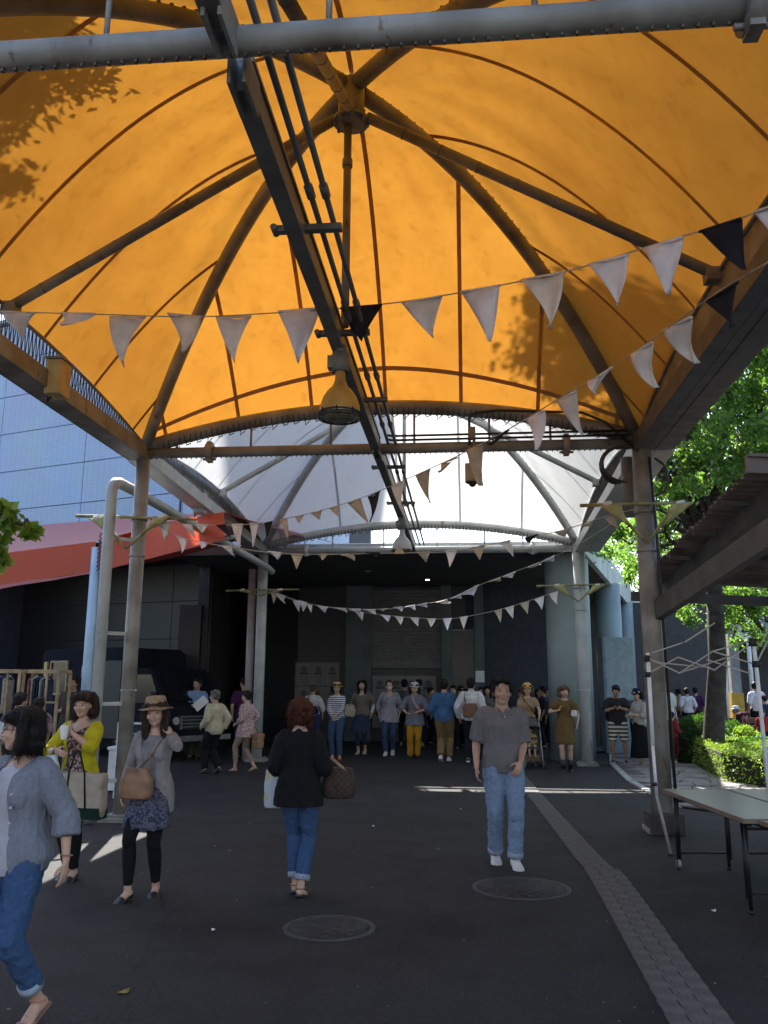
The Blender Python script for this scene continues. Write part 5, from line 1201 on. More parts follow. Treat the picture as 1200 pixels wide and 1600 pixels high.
    def legtube(s, m, q, g=0., frac=1., hemr=None, foot=False):
        a, e, w_ = s.J['hip'+q], s.J['knee'+q], s.J['ank'+q]; sd = 1 if q == 'r' else -1
        L1, L2 = (e-a).length, (w_-e).length; L = (L1+L2)*frac; f = .95 if s.fem else 1.
        prof = [(0, .095), (.25, .090), (.6, .073), (.92, .058), (1.0, .056), (1.12, .053), (1.35, .056), (1.6, .046), (1.88, .034), (2.0, .036)]
        pts = [a+Vector((-sd*.01, 0, .05))]; rs = [.085*f*s.g+g]; n = 18
        for i in range(n+1):
            d = L*i/n
            if d <= L1: t = d/L1; c = a.lerp(e, t); u = t
            else: t = (d-L1)/L2; c = e.lerp(w_, min(t, 1)); u = 1+min(t, 1)
            for (u0, r0), (u1, r1) in zip(prof, prof[1:]):
                if u0 <= u <= u1: r = r0+(r1-r0)*(u-u0)/(u1-u0); break
            r = r*f*(s.g if u < .8 else 1)+g
            if hemr and u > 1: r = max(r, .056+g+(hemr-.056-g)*(u-1))
            c = c+Vector((0, -.012 if 1.1 < u < 1.7 else 0, 0)); pts.append(c); rs.append(r)
        m.tube(pts, rs, 16)
    def footdir(s, q):
        p = s.p.get('t'+q); a = s.J['ank'+q]
        if p: d = Vector(p)-a
        else: d = Vector((.035*(1 if q == 'r' else -1), .18, -.055))
        return d.normalized()
    def foot(s, m, q, g=0., sole=False):
        a = s.J['ank'+q]; d = s.footdir(q); L = (.235 if s.fem else .26)
        dn = Vector((0, 0, -1)); dn = (dn-d*dn.dot(d)).normalized(); sdv = d.cross(dn).normalized()
        M = Matrix((sdv, d, -dn)).transposed()
        heel = a+dn*.035-d*.035
        if sole:
            h = .012
            P_ = [(-.032, -.05), (.032, -.05), (.036, .05), (.046, .13), (.034, .185), (.0, .20), (-.03, .185), (-.042, .13), (-.034, .05)]
            k = L/.26; vs = [a+M @ Vector((x*(1+g*8), y*k, -.075+zz)) for zz in (0, h+g) for x, y in P_]; n = len(P_)
            m.add(vs, [tuple(range(n)), tuple(range(n, 2*n))]+[(i, (i+1) % n, n+(i+1) % n, n+i) for i in range(n)]); return
        k = L/.26
        m.tube([a+M @ Vector(v) for v in ((0, -.045*k, -.045), (0, -.02*k, -.040), (0, .04*k, -.035), (.002, .10*k, -.047), (.003, .15*k, -.056), (.002, .195*k, -.060))],
               [.022+g, .032+g, .033+g, .042+g, .040+g, .022+g], 14, True, [.024+g, .036+g*.6, .036+g*.6, .026+g*.6, .017+g*.6, .012+g*.6], sdv)
        m.tube([a, a+M @ Vector((0, .0, -.04))], [.036+g, .036+g], 12)
    def hand(s, m, q):
        w_, e = s.J['wr'+q], s.J['el'+q]; sd = 1 if q == 'r' else -1; f = .88 if s.fem else 1.
        d = Vector(s.p['d'+q]).normalized() if s.p.get('d'+q) else (w_-e).normalized()
        n_ = Vector(s.p['n'+q]) if s.p.get('n'+q) else Vector((-sd, 0, 0)); n_ = (n_-d*n_.dot(d)).normalized()   # palm normal
        a_ = d.cross(n_).normalized()                                # across the palm
        if a_.dot(Vector((0, 1, .2))) < 0: a_ = -a_                  # toward the thumb side
        if s.p.get('thumb'+q): a_ = -a_
        m.tube([w_-d*.02, w_+d*.01, w_+d*.045*f, w_+d*.085*f], [.024*f, .026*f, .038*f, .038*f], 12, True, [.018*f, .017*f, .014*f, .012*f], a_)
        curl = s.p.get('c'+q, .45)
        for i, (o_, L) in enumerate(((.030, .072), (.010, .080), (-.010, .075), (-.029, .058))):
            p0 = w_+d*.078*f+a_*o_*f; pts = [p0-d*.02]; dd = d.copy()+a_*o_*1.2; c = p0; pts.append(c)
            for seg in (.42, .33, .25):
                ang_ = curl*(.8+.25*i/3); ax = dd.cross(n_).normalized(); dd = (Matrix.Rotation(ang_*(1.0 if seg < .42 else .7), 3, ax) @ dd).normalized(); c = c+dd*L*seg*f*1.05; pts.append(c)
            m.tube(pts, [.0085*f, .0088*f, .0082*f, .0075*f, .006*f], 8)
        t0 = w_+d*.022*f+a_*.024*f; dd = (d*.55+a_*.75+n_*.35).normalized(); t1 = t0+dd*.035*f; t2 = t1+(dd+d*.5+n_*.3*curl).normalized()*.028*f; t3 = t2+(dd*.4+d+n_*.5*curl).normalized()*.022*f
        m.tube([t0-dd*.02, t0, t1, t2, t3], [.012*f, .013*f, .0105*f, .0095*f, .007*f], 8)
    def head(s, m):
        f = .95 if s.fem else 1.; M = s.Hm
        E_ = lambda c, r: m.ell(s.H([v*f for v in c]), [v*f*s.hsz for v in r], 16, 12, M)
        E_((0, -.018, .030), (.076, .093, .084)); E_((0, .018, -.012), (.065, .074, .080)); E_((0, .020, -.058), (.052 if s.fem else .056, .058, .042)); E_((0, .052, -.083), (.028 if s.fem else .034, .030, .024))
        E_((0, .080, .020), (.046, .012, .012)); 
        for sd in (-1, 1):
            E_((sd*.036, .064, -.022), (.026, .022, .022)); E_((sd*.076, -.010, -.012), (.008, .017, .030)); E_((sd*.012, .096, -.028), (.009, .009, .008))
        m.tube([s.H(v) for v in ((0, .084, .015), (0, .097, -.008), (0, .106, -.024), (0, .098, -.034))], [.008*f, .0095*f, .013*f, .009*f], 10)
        E_((0, .088, -.050), (.021, .010, .007)); E_((0, .087, -.061), (.018, .010, .007))
        nk = .052 if s.fem else .062
        m.tube([s.U((0, -.02, 1.38)), s.neck, s.neck.lerp(s.H((0, -.02, -.05)), .6), s.H((0, -.018, -.04))], [nk*1.15, nk, nk*.95, nk*.95], 16)
    def body(s):
        m = MB(); s.torso(m, -.004); s.head(m)
        for q in 'rl':
            s.armtube(m, q, -.001); s.hand(m, q); s.legtube(m, q); s.foot(m, q)
        s.bodyo = s.emit(remesh(m, s.vox, 2), 'body', s.skin)
        f = .95 if s.fem else 1.
        if s.p.get('face', True):
            for sd in (-1, 1):
                m = MB(); m.ell(s.H((sd*.031*f, .080*f, .001)), (.014, .0075, .006), 10, 6, s.Hm); s.emit(m.mesh('eye'), 'eye', EYW)
                m = MB(); m.ell(s.H((sd*.031*f, .0855*f, .001)), (.0066, .0045, .0062), 8, 6, s.Hm); m.tube([s.H((sd*x*f, y*f, z)) for x, y, z in ((.016, .083, .004), (.030, .0885, .0085), (.046, .078, .004))], .0022, 5); s.emit(m.mesh('iris'), 'iris', EYE)
                m = MB(); m.tube([s.H((sd*x*f, y*f, z)) for x, y, z in ((.013, .091, .022), (.030, .088, .028), (.048, .074, .022))], [.0025, .004, .002], 6, True, [.002]*3); s.emit(m.mesh('eyebrow'), 'eyebrow', BROW)
            m = MB(); sm = s.p.get('smile', 0); m.tube([s.H((x*f*(1+.25*sm), y*f, z+abs(x)*.35*sm)) for x, y, z in ((-.022, .085, -.055), (-.010, .0955, -.053), (0, .098, -.054), (.010, .0955, -.053), (.022, .085, -.055))], [.002, .0055, .006, .0055, .002], 8); s.emit(m.mesh('lips'), 'lips', LIP)
            if sm: m = MB(); m.tube([s.H((x*f, y*f, z)) for x, y, z in ((-.014, .096, -.0545), (0, .1015, -.057), (.014, .096, -.0545))], [.002, .003, .002], 6); s.emit(m.mesh('teeth'), 'teeth', EYW)
    def dohair(s):
        m = MB(); hs = s.hs; f = (.95 if s.fem else 1.)
        E_ = lambda c, r: m.ell(s.H([v*f for v in c]), [v*f*s.hsz for v in r], 18, 12, s.Hm)
        E_((0, -.030, .046), (.085, .094, .080))
        if hs == 'short':
            E_((0, -.055, .0), (.077, .058, .07)); E_((.02, .035, .094), (.05, .040, .026)); E_((-.03, .04, .086), (.04, .036, .026))
            for sd in (-1, 1): E_((sd*.068, -.012, .028), (.018, .050, .040))
            for i in range(14):
                a = rr.uniform(0, 6.28); e = rr.uniform(.15, 1.1); E_((.078*math.cos(a)*math.sin(e), -.025+.088*math.sin(a)*math.sin(e), .05+.075*math.cos(e)), (.022, .022, .016))
        elif hs in ('bob', 'bobshort'):
            lo = -.115 if hs == 'bob' else -.075
            for sd in (-1, 1):
                m.tube([s.H([v*f for v in c]) for c in ((sd*.045, -.02, .10), (sd*.080, -.024, .045), (sd*.086, -.030, -.02), (sd*.084, -.026, lo*.7), (sd*.070, -.018, lo))], [.03, .034, .032, .034, .022], 12, True, [.05, .062, .060, .055, .042], s.Hm @ Vector((0, 0, 1)) if False else None)
                E_((sd*.050, .045, .072), (.042, .040, .034))
            E_((0, -.060, -.01), (.088, .066, .085)); E_((0, -.060, lo*.62), (.088, .062, .055)); E_((0, -.02, .065), (.092, .1, .07))
            for sd in (-1, 1): E_((sd*.06, -.035, lo*.55), (.042, .055, .055))
        elif hs in ('long', 'longback'):
            for sd in (-1, 1):
                m.tube([s.H([v*f for v in c]) for c in ((sd*.04, .0, .10), (sd*.080, .010, .04), (sd*.082, .006, -.03), (sd*.080, .014, -.10), (sd*.082, .03, -.17), (sd*.07, .045, -.22))], [.03, .03, .028, .030, .028, .012], 12, True, [.05, .055, .05, .04, .034, .014])
                E_((sd*.045, .045, .072), (.042, .038, .032))
            E_((0, -.058, -.02), (.085, .062, .10)); E_((0, -.07, -.12), (.085, .05, .08))
            if hs == 'longback': E_((0, -.08, -.20), (.08, .045, .09))
        elif hs == 'wavy':
            for i in range(46):
                a = rr.uniform(PI*.96, PI*2.04); e = rr.uniform(.1, 2.35); r_ = rr.uniform(.026, .036)
                E_((.090*math.cos(a)*math.sin(e), -.010+.098*math.sin(a)*math.sin(e), .02+.098*math.cos(e)-.01), (r_, r_, r_*.9))
            for sd in (-1, 1):
                for z in (.05, .0, -.05, -.085): E_((sd*.083, .005+rr.uniform(-.02, .02), z), (.026, .035, .034))
            E_((0, .035, .088), (.07, .045, .03)); E_((0, -.05, -.05), (.085, .06, .065))
        elif hs == 'bun':
            E_((0, -.06, .01), (.07, .055, .07)); E_((0, -.118, .05), (.036, .034, .034))
            for sd in (-1, 1): E_((sd*.068, -.01, .03), (.016, .05, .04))
        me = remesh(m, max(.006, s.vox*.75), 2, 'hair'); wrinkle(me, .006 if hs != 'bob' else .003, (34, 34, 10), rr.uniform(0, 9))
        s.hairo = s.emit(me, 'hair', s.hair)
        if s.vox < .01:      # loose strands
            a = coords(me); nr = np.empty(len(a)*3, np.float32); me.vertices.foreach_get('normal', nr); nr = nr.reshape(-1, 3); m = MB(); g_ = np.random.RandomState(len(a))
            for i in g_.randint(0, len(a), 900):
                p = Vector(a[i]); n_ = Vector(nr[i]); t = Vector((g_.normal()*.25, g_.normal()*.25, -1)); t = (t-n_*t.dot(n_)).normalized(); L = g_.uniform(.03, .08)
                f_ = .05+.25*(g_.rand()**3); m.tube([p-n_*.002, p+t*L*.5+n_*L*f_*.3, p+t*L+n_*L*f_*.6+Vector((0, 0, -L*.15))], [.0013, .0011, .0004], 3, False)
            me2 = m.mesh('hair_strands'); me2.materials.append(s.hair); o2 = bpy.data.objects.new('hair_strands', me2); col.objects.link(o2); o2.parent = s.hairo; o2['kind'] = 'stuff'
    def top(s, m_, name='shirt', sleeve=.5, z0=.86, g=.016, flare=0., open_=0., neck=1.43, vneck=0., arms='rl', wr=.007, slg=None, sleeveopen=True, collar=False, solid=.004, vox=None, f=(9, 9, 5)):
        m = MB(); s.torso(m, g, z0, 1.45, flare)
        for q in arms: s.armtube(m, q, (slg if slg is not None else g*.9), sleeve)
        me = remesh(m, vox or s.vox, 4, name); wrinkle(me, wr*s.vox/s.vox, f, rr.uniform(0, 50))
        inv = lambda c: (s.Lm.transposed() @ (c-s.hipc))+Vector((0, 0, .90))
        def pred(c):
            u = inv(c)
            if u.z < z0+.012 and abs(u.x) < .3 and s.J['wrr'].z > z0+.1 and s.J['wrl'].z > z0+.1: return True
            if u.z < z0+.010 and (u.x**2+u.y**2)**.5 < .17*s.g+g+flare: return True
            if u.z > neck and abs(u.x) < .085 and abs(u.y) < .08: return True
            if vneck and u.y > .01 and u.z > neck-vneck and abs(u.x) < .075*(u.z-neck+vneck)/vneck+.012 and abs(u.x) < .12: return True
            if open_ and u.y > -.0 and abs(u.x) < open_+max(0, (1.15-u.z))*.10+max(0, u.z-1.25)*.25 and abs(u.x) < .13: return True
            return False
        cut(me, pred); o = s.emit(me, name, m_, solid=solid)
        if collar:
            c = MB(); N0 = s.neck
            for sd in (-1, 1):
                c.tube([N0+s.Lm @ Vector((0, -.062, .028)), N0+s.Lm @ Vector((sd*.055, -.035, .022)), N0+s.Lm @ Vector((sd*.068, .015, .0)), N0+s.Lm @ Vector((sd*.05, .060, -.032)), N0+s.Lm @ Vector((sd*.014, .078, -.062))], [.006, .007, .008, .009, .004], 8, True, [.018, .018, .020, .022, .008])
            cm = remesh(c, .006, 2, 'collar'); s.emit(cm, 'collar', m_, o)
        return o
    def trousers(s, m_, name='trousers', frac=.96, g=.014, hemr=None, top=1.0, wr=.007, cuff=None, f=(10, 10, 7)):
        m = MB(); s.torso(m, g*.8, .80, top, bust=False)
        for q in 'rl': s.legtube(m, q, g, frac, hemr)
        me = remesh(m, s.vox, 3, name); wrinkle(me, wr, f, rr.uniform(0, 50)); o = s.emit(me, name, m_)
        if cuff:
            for q in 'rl':
                c = MB(); e, a = s.J['knee'+q], s.J['ank'+q]; L1 = (e-s.J['hip'+q]).length; L2 = (a-e).length; t = ((L1+L2)*frac-L1)/L2
                r = max(.034+g, hemr or 0)+.006; c.tube([e.lerp(a, t-.11), e.lerp(a, t+.005)], r, 16); s.emit(c.mesh('cuff'), 'cuff', cuff, o)
        return o
    def skirt(s, m_, z0, z1=1.03, r0=.2, name='skirt', rip=.012, n=9, rb=.15):
        m = MB(); S_ = 20
        def fn(u, v):
            a = 2*PI*u; z = z1+(z0-z1)*v; r = rb+(r0-rb)*min(1, v*1.15)**.8; w_ = 1+rip/r*math.sin(a*n+2*math.sin(a*3))*v**1.5
            lx = (s.J['kneer'].y+s.J['kneel'].y)/2*v*.5
            return s.hipc+Vector((r*w_*math.cos(a), r*.78*w_*math.sin(a)+lx, z-.90+.008*math.sin(a*5)*v))
        m.grid(fn, 64, 16); o = s.emit(m.mesh(name), name, m_, solid=.004); return o
    def shoes(s, m_, g=.008, sole=None, name='shoe', cutz=None):
        for q in 'rl':
            m = MB(); s.foot(m, q, g); me = remesh(m, max(.005, s.vox*.7), 1, name)
            a = s.J['ank'+q]; d = s.footdir(q); cz = cutz
            if cz is not None: cut(me, lambda c: (c-a).dot(Vector((0, -d.z, abs(d.y))).normalized()) > cz and (c-a).dot(d) < .085)
            o = s.emit(me, name, m_, solid=.003 if cz is not None else 0)
            if sole: m = MB(); s.foot(m, q, g+.004, True); s.emit(m.mesh('sole'), 'sole', sole, o)
    def sandals(s, m_, sole):
        for q in 'rl':
            a = s.J['ank'+q]; d = s.footdir(q); dn = (Vector((0, 0, -1))-d*Vector((0, 0, -1)).dot(d)).normalized(); sv = d.cross(dn)
            m = MB(); s.foot(m, q, .004, True); o = s.emit(m.mesh('sandal'), 'sandal', sole)
            m = MB()
            for y, zt, w_ in ((.135, -.030, .046), (.09, -.012, .042)): m.tube([a+d*y-dn*(zt-.0)*1+sv*w_*math.cos(t)-dn*(.045*math.sin(t)-.07-0)*-1*0+dn*(.070-.045*math.sin(t)) +dn*zt for t in [PI*i/8 for i in range(9)]], .007, 6)
            m.tube([a+d*.02*0+Vector((.042*math.cos(t), .042*math.sin(t)-.005, -.005)) for t in [2*PI*i/12 for i in range(13)]], .005, 6); s.emit(m.mesh('strap'), 'strap', m_, o)
    def hat(s, kind, m_, band=None):
        f = .97
        def P_(a, r, z): return s.H((r*math.cos(a)*.92*f, (-.018+r*math.sin(a))*f, z))
        m = MB(); n = 40
        if kind == 'cap': prof = [(.100, .064), (.101, .08), (.092, .105), (.065, .135), (.03, .147), (.002, .149)]
        elif kind == 'fedora': prof = [(.155, .040), (.15, .036), (.103, .058), (.100, .066), (.098, .105), (.088, .142), (.060, .150), (.03, .140), (.002, .137)]
        elif kind == 'straw': prof = [(.150, .048), (.148, .045), (.100, .056), (.099, .06), (.096, .115), (.085, .128), (.04, .131), (.002, .131)]
        else: prof = [(.138, .046), (.134, .043), (.104, .068), (.100, .076), (.096, .115), (.077, .140), (.04, .148), (.002, .149)]
        m.grid(lambda u, v: P_(2*PI*u, *[prof[min(int(v*(len(prof)-1)+1e-6), len(prof)-1)][i] for i in (0, 1)]) + s.Hm @ Vector((0, 0, (.008*math.sin(4*PI*u+1)+.005*math.sin(10*PI*u)) if v < .2 and kind != 'cap' else 0)), n, len(prof)-1)
        o = s.emit(m.mesh('hat'), 'hat' if kind != 'cap' else 'cap', m_, solid=.004)
        if kind == 'cap':
            m = MB(); m.grid(lambda u, v: s.H(((u-.5)*.15*(1-.25*v*v), .062+v*.085*math.sin(PI*(.15+.7*u))**.5, .070-.016*v-(u-.5)**2*.09)), 12, 6); s.emit(m.mesh('visor'), 'visor', m_, o, solid=.004)
        if band: m = MB(); m.tube([P_(2*PI*i/32, .102, .066) for i in range(33)], .004, 6, True, .013); m2 = MB(); m2.grid(lambda u, v: P_(2*PI*u, .1035-.001*v, .060+.024*v), 32, 1); s.emit(m2.mesh('hat_band'), 'hat_band', band, o, solid=.002)
    def glasses(s, m_):
        m = MB(); f = .97
        for sd in (-1, 1):
            m.tube([s.H(((sd*.033+.024*math.cos(t))*f, .095*f, .002+.017*math.sin(t))) for t in [2*PI*i/16 for i in range(17)]], .0016, 5, False)
            m.tube([s.H((sd*.057*f, .093*f, .006)), s.H((sd*.077*f, .06*f, .008)), s.H((sd*.081*f, -.01, .004))], .0018, 5)
        m.tube([s.H((-.009, .097*f, .004)), s.H((0, .101*f, .007)), s.H((.009, .097*f, .004))], .0015, 5); s.emit(m.mesh('glasses'), 'glasses', m_)
    def strap(s, m_, pts, r=.008, ry=.018, name='bag_strap', parent=None):
        m = MB(); Q = [s.U(p) for p in pts]; m.tube(Q, r, 8, True, ry); return s.emit(m.mesh(name), name, m_, parent)
    def W(s, v):   # own frame -> world
        return wm(s.root) @ (Vector(v)*s.k)
def bag(name, label, cat, s, c, sz, m_, strap_pts=None, strap_m=None, rnd=.02, taper=.85, wr=.006, extra=None, vox=.012, puff=1.):
    """soft bag at c (wearer's frame) of size sz; strap points in wearer's frame"""
    o = empty(name, s.W(c), s.root.rotation_euler.z, label, cat); k = s.k; m = MB(); x, y, z = sz[0]/2, sz[1]/2, sz[2]
    n = 14
    prof = [(0, .80), (.04, .95), (.25, 1.03*puff), (.6, 1.0*puff), (.9, taper), (1., taper-.04)]
    vs = []
    pts = [Vector((0, 0, -z+z*t)) for t, _ in prof]
    # rounded-rectangle sections
    for (t, g_), p in zip(prof, pts):
        for j in range(24):
            a = 2*PI*j/24; ca, sa = math.cos(a), math.sin(a); e = .45
            vs.append(p+Vector((x*g_*math.copysign(abs(ca)**e, ca), y*g_*math.copysign(abs(sa)**e, sa), 0)))
    b = len(prof); fs = [(i*24+j, i*24+(j+1) % 24, (i+1)*24+(j+1) % 24, (i+1)*24+j) for i in range(b-1) for j in range(24)]+[tuple(reversed(range(24))), tuple((b-1)*24+j for j in range(24))]
    m.add(vs, fs, True); me = remesh(m, vox, 2, 'bag_body'); wrinkle(me, wr, (11, 11, 8), rr.uniform(0, 20)); me.transform(Matrix.Scale(k, 4)); me.materials.append(m_)
    q = bpy.data.objects.new('bag_body', me); col.objects.link(q); q.parent = o
    if strap_pts:
        for sp_ in strap_pts:
            m = MB(); m.tube([Vector(p)-Vector(c) for p in sp_], .006, 8, True, .013); me = m.mesh('strap'); me.transform(Matrix.Scale(k, 4)); me.materials.append(strap_m or m_)
            q2 = bpy.data.objects.new('strap', me); col.objects.link(q2); q2.parent = o
    if extra:
        for nm, mm, fn in extra:
            m = MB(); fn(m); me = m.mesh(nm); me.transform(Matrix.Scale(k, 4)); me.materials.append(mm); q3 = bpy.data.objects.new(nm, me); col.objects.link(q3); q3.parent = o
    return o
# walking / standing feet helpers: ankles (x, y, z) and toe targets
def walk_pose(front='r', st=.24, **k):
    back = 'l' if front == 'r' else 'r'; sf = 1 if front == 'r' else -1
    d = {'f'+front: (sf*.07, st, .078), 't'+front: (sf*.08, st+.19, .045), 'f'+back: (-sf*.07, -st*.95, .115), 't'+back: (-sf*.08, -st*.95+.17, .035), 'hip': .875}
    d.update(k); return d
SKIN2 = skinmat('skin_tan', (.33, .19, .125))
WHT = cl('white', (.62, .62, .64)); JEAN = cl('jeans', (.05, .10, .21), .09, vs=40); JEANL = cl('pale_jeans', (.20, .28, .41), .07, vs=40); JEAND = cl('dark_jeans', (.03, .05, .11), .1); BLKC = cl('black', (.012, .012, .014)); NAVY = cl('navy', (.02, .025, .05))
GREYT = cl('grey_jersey', (.165, .155, .16), .05); LINEN = cl('grey_blue_linen', (.21, .225, .27), .08, vs=60); SHW = mat('shoe_white', (.6, .6, .6), .5); SHB = mat('shoe_black', (.02, .02, .02), .35); BROWNL = mat('brown_leather', (.22, .12, .06), .5, .2, 8, .2, 90)

# --- 1 man in polo shirt walking toward the camera
g_ = G(790, 1352)
man = Person(g_.x, g_.y+.05, 1.78, 187, 'man in grey polo shirt and pale jeans walking toward the camera', vox=.008, girth=1.02, hairstyle='short', hair=HB, skin=SK,
    pose=walk_pose('l', .10, fr=(.075, -.10, .085), tr=(.09, .07, .035), fl=(-.07, .14, .075), tl=(-.08, .32, .04), hip=.89, hr=(.26, .05, .865), hl=(-.13, .20, .93), el=(-.45, -1, -.2), er=(.35, -1, 0), dl=(.35, .35, -.75), nl=(.3, -.9, .1), cl=.5, cr=.5, nr=(-1, .2, 0), hyaw=0, hpitch=2, hs=1.13))
polo = man.top(GREYT, 'polo_shirt', sleeve=.50, z0=.83, g=.032, flare=.016, neck=1.425, vneck=.04, wr=.011, slg=.030, collar=False, f=(13, 13, 7))
for sd in (-1, 1):
    m = MB(); m.grid(lambda u, v: man.U((sd*(.010+.058*u), .085-.045*u-.075*u*u+.012*v, 1.385+.055*u+.012*math.sin(PI*u)-.034*(1-v)*(1-.25*u))), 8, 4); man.emit(m.mesh('collar'), 'collar', GREYT, polo, solid=.006)
m = MB(); m.box(man.U((0, .142, 1.30)), (.026, .006, .16), M=Matrix.Rotation(.12, 3, 'X')); man.emit(m.mesh('placket'), 'placket', cl('placket_grey', (.17, .165, .17)), polo)
for z in (1.35, 1.29): m = MB(); m.ell(man.U((0, .148, z)), (.006, .003, .006)); man.emit(m.mesh('button'), 'button', WHT, polo)
man.trousers(JEANL, 'jeans', .985, g=.018, hemr=.068, wr=.011, cuff=cl('cuff_pale', (.33, .40, .49)), f=(14, 14, 16))
man.shoes(SHW, .012, SHB, 'sneaker')

# --- 2 woman in black seen from behind
g_ = G(463, 1400)
wb = Person(g_.x, g_.y, 1.585, -3, 'woman with auburn hair in black top walking away, bags on both arms', fem=True, vox=.008, hairstyle='wavy', hair=HRED,
    pose=walk_pose('l', .05, fr=(.045, -.03, .08), tr=(.05, .15, .03), fl=(-.035, .10, .08), tl=(-.03, .27, .03), hip=.895, face=False, hr=(.22, .20, 1.03), hl=(-.21, .20, 1.00), er=(.3, -1, -.5), el=(-.3, -1, -.5), dr=(-.2, .8, .3), dl=(.2, .8, -.2), hpitch=-4))
wb.top(BLKC, 'black_top', sleeve=.68, z0=.76, g=.034, flare=.03, neck=1.415, wr=.012, slg=.030)
wb.trousers(JEAN, 'jeans', .93, g=.014, hemr=.062, wr=.008, f=(14, 14, 16), cuff=cl('cuff_pale', (.40, .48, .58)))
wb.sandals(BROWNL, SHB)
LEO = pattern('dark_check_bag', 'plaid', (.035, .024, .018), (.055, .038, .028), 36, .55)
bag('shoulder_bag', 'dark brown checked handbag on the right arm of the woman in black', 'handbag', wb, (.33, .17, 1.08), (.30, .15, .27), LEO, [[(.22, .20, 1.05), (.215, .16, 1.16), (.26, .16, 1.17), (.40, .20, 1.05)], [(.24, .12, 1.05), (.215, .11, 1.16), (.26, .10, 1.17), (.42, .12, 1.05)]], mat('tan_strap', (.35, .22, .13), .6), taper=.9)
bag('shopping_bag', 'white plastic shopping bag with yellow print carried by woman in black', 'bag', wb, (-.28, .18, 1.05), (.17, .12, .34), pattern('printed_plastic', 'noise', (.42, .48, .52), (.45, .40, .22), 7, .4, thr=.56, c3=(.5, .55, .58)), [[(-.27, .2, 1.02), (-.26, .2, 1.10), (-.33, .2, 1.04)]], WHT, taper=.9)

# --- 3 woman with hat, hand at her neck
g_ = G(228, 1400)
wh = Person(g_.x, g_.y, 1.58, 176, 'smiling woman in checked hat, grey cardigan and black leggings, hand at her neck', fem=True, vox=.008, hairstyle='long', hair=HBR,
    pose=dict(fr=(.09, .18, .085), tr=(.15, .34, .03), fl=(-.06, -.06, .08), tl=(-.10, .12, .03), hip=.885, hyaw=10, hpitch=2, htilt=5, smile=1, hr=(.24, .09, .88), hl=(-.165, .03, 1.37), el=(-1, .1, -1.6), dl=(.35, -.25, .75), nl=(.8, -.3, 0), dr=(-.1, .2, -1), lean=0))
wh.top(cl('grey_tee', (.24, .235, .235)), 'shirt', sleeve=.2, z0=.84, g=.010, neck=1.39)
SPECK = pattern('dark_floral', 'noise', (.035, .04, .07), (.13, .13, .17), 46, .85, thr=.5, c3=(.05, .055, .09))
wh.skirt(SPECK, .60, 1.0, .205, 'bubble_skirt', .016, 9)
wh.top(cl('oat_cardigan', (.29, .265, .265)), 'cardigan', sleeve=.80, z0=.72, g=.022, slg=.014, flare=.022, open_=.06, neck=1.40, wr=.008, f=(16, 16, 2.5), solid=.005)
wh.trousers(BLKC, 'leggings', .95, g=.009, wr=.002)
wh.shoes(SHB, .011, None, 'flat_shoe', cutz=-.030)
wh.hat('fedora', pattern('checked_straw', 'plaid', (.34, .25, .15), (.22, .15, .09), 58, .8), mat('hat_band', (.06, .018, .014), .7))
wh.strap(BROWNL, [(-.115, -.04, 1.41), (-.10, .10, 1.34), (-.04, .145, 1.22), (.06, .15, 1.12), (.12, .17, 1.03)], .005, .011)
bag('shoulder_bag', 'slouchy tan leather bag in front of the woman in checked hat', 'handbag', wh, (.06, .20, 1.10), (.30, .11, .26), mat('tan_leather', (.24, .13, .07), .5, .25, 9, .25, 70), [[(-.08, .2, 1.09), (-.06, .18, 1.16), (-.02, .17, 1.22)], [(.2, .2, 1.08), (.22, .15, 1.2)]], BROWNL, taper=.72)

# --- 4 woman in yellow cardigan
g_ = G(112, 1372)
wy = Person(g_.x, g_.y, 1.63, 172, 'woman in chartreuse cardigan over floral dress holding a cup, tote on arm', fem=True, vox=.008, hairstyle='bob', hair=HBR,
    pose=dict(fr=(.06, -.02, .08), tr=(.08, .16, .03), fl=(-.045, .05, .08), tl=(-.05, .23, .03), hip=.895, hyaw=8, hpitch=-3, smile=.6, hr=(.10, .26, 1.17), hl=(-.03, .24, 1.33), er=(1, -.4, -.6), el=(-1, -.3, -.7), dr=(-.8, .2, -.35), nr=(-.3, -1, 0), dl=(.5, .2, .35), nl=(.4, -.8, .1), cl=.9))
FLOR = pattern('pink_floral', 'noise', (.05, .035, .04), (.24, .13, .12), 40, .85, thr=.47, c3=(.42, .34, .30))
wy.top(FLOR, 'dress_top', sleeve=.08, z0=.90, g=.012, neck=1.38, vneck=.05)
wy.skirt(FLOR, .78, 1.02, .185, 'tunic_hem', .012, 7)
YEL = cl('chartreuse', (.52, .47, .02), .1)
wy.top(YEL, 'cardigan', sleeve=.66, z0=.86, g=.024, flare=.01, open_=.075, neck=1.41, wr=.006, solid=.006, f=(13, 13, 8))
wy.trousers(BLKC, 'trousers', .97, g=.011, wr=.004)
wy.shoes(SHB, .011, None, 'flat_shoe', cutz=-.030)
m = MB(); c_ = wy.W((-.0, .30, 1.33)); m.lathe(c_, [(.025, -.06), (.036, .0), (.038, .05), (.036, .055), (.03, .058), (.001, .06)], 18); tag(m.build('drink_cup', WHITEP), 'white paper cup held by the woman in chartreuse cardigan', 'cup')
CANV = cl('canvas', (.46, .40, .31), .06); GRN = cl('dark_green_canvas', (.012, .035, .025))
def tote_extra(m): m.box((0, 0, -.345), (.475, .165, .10))
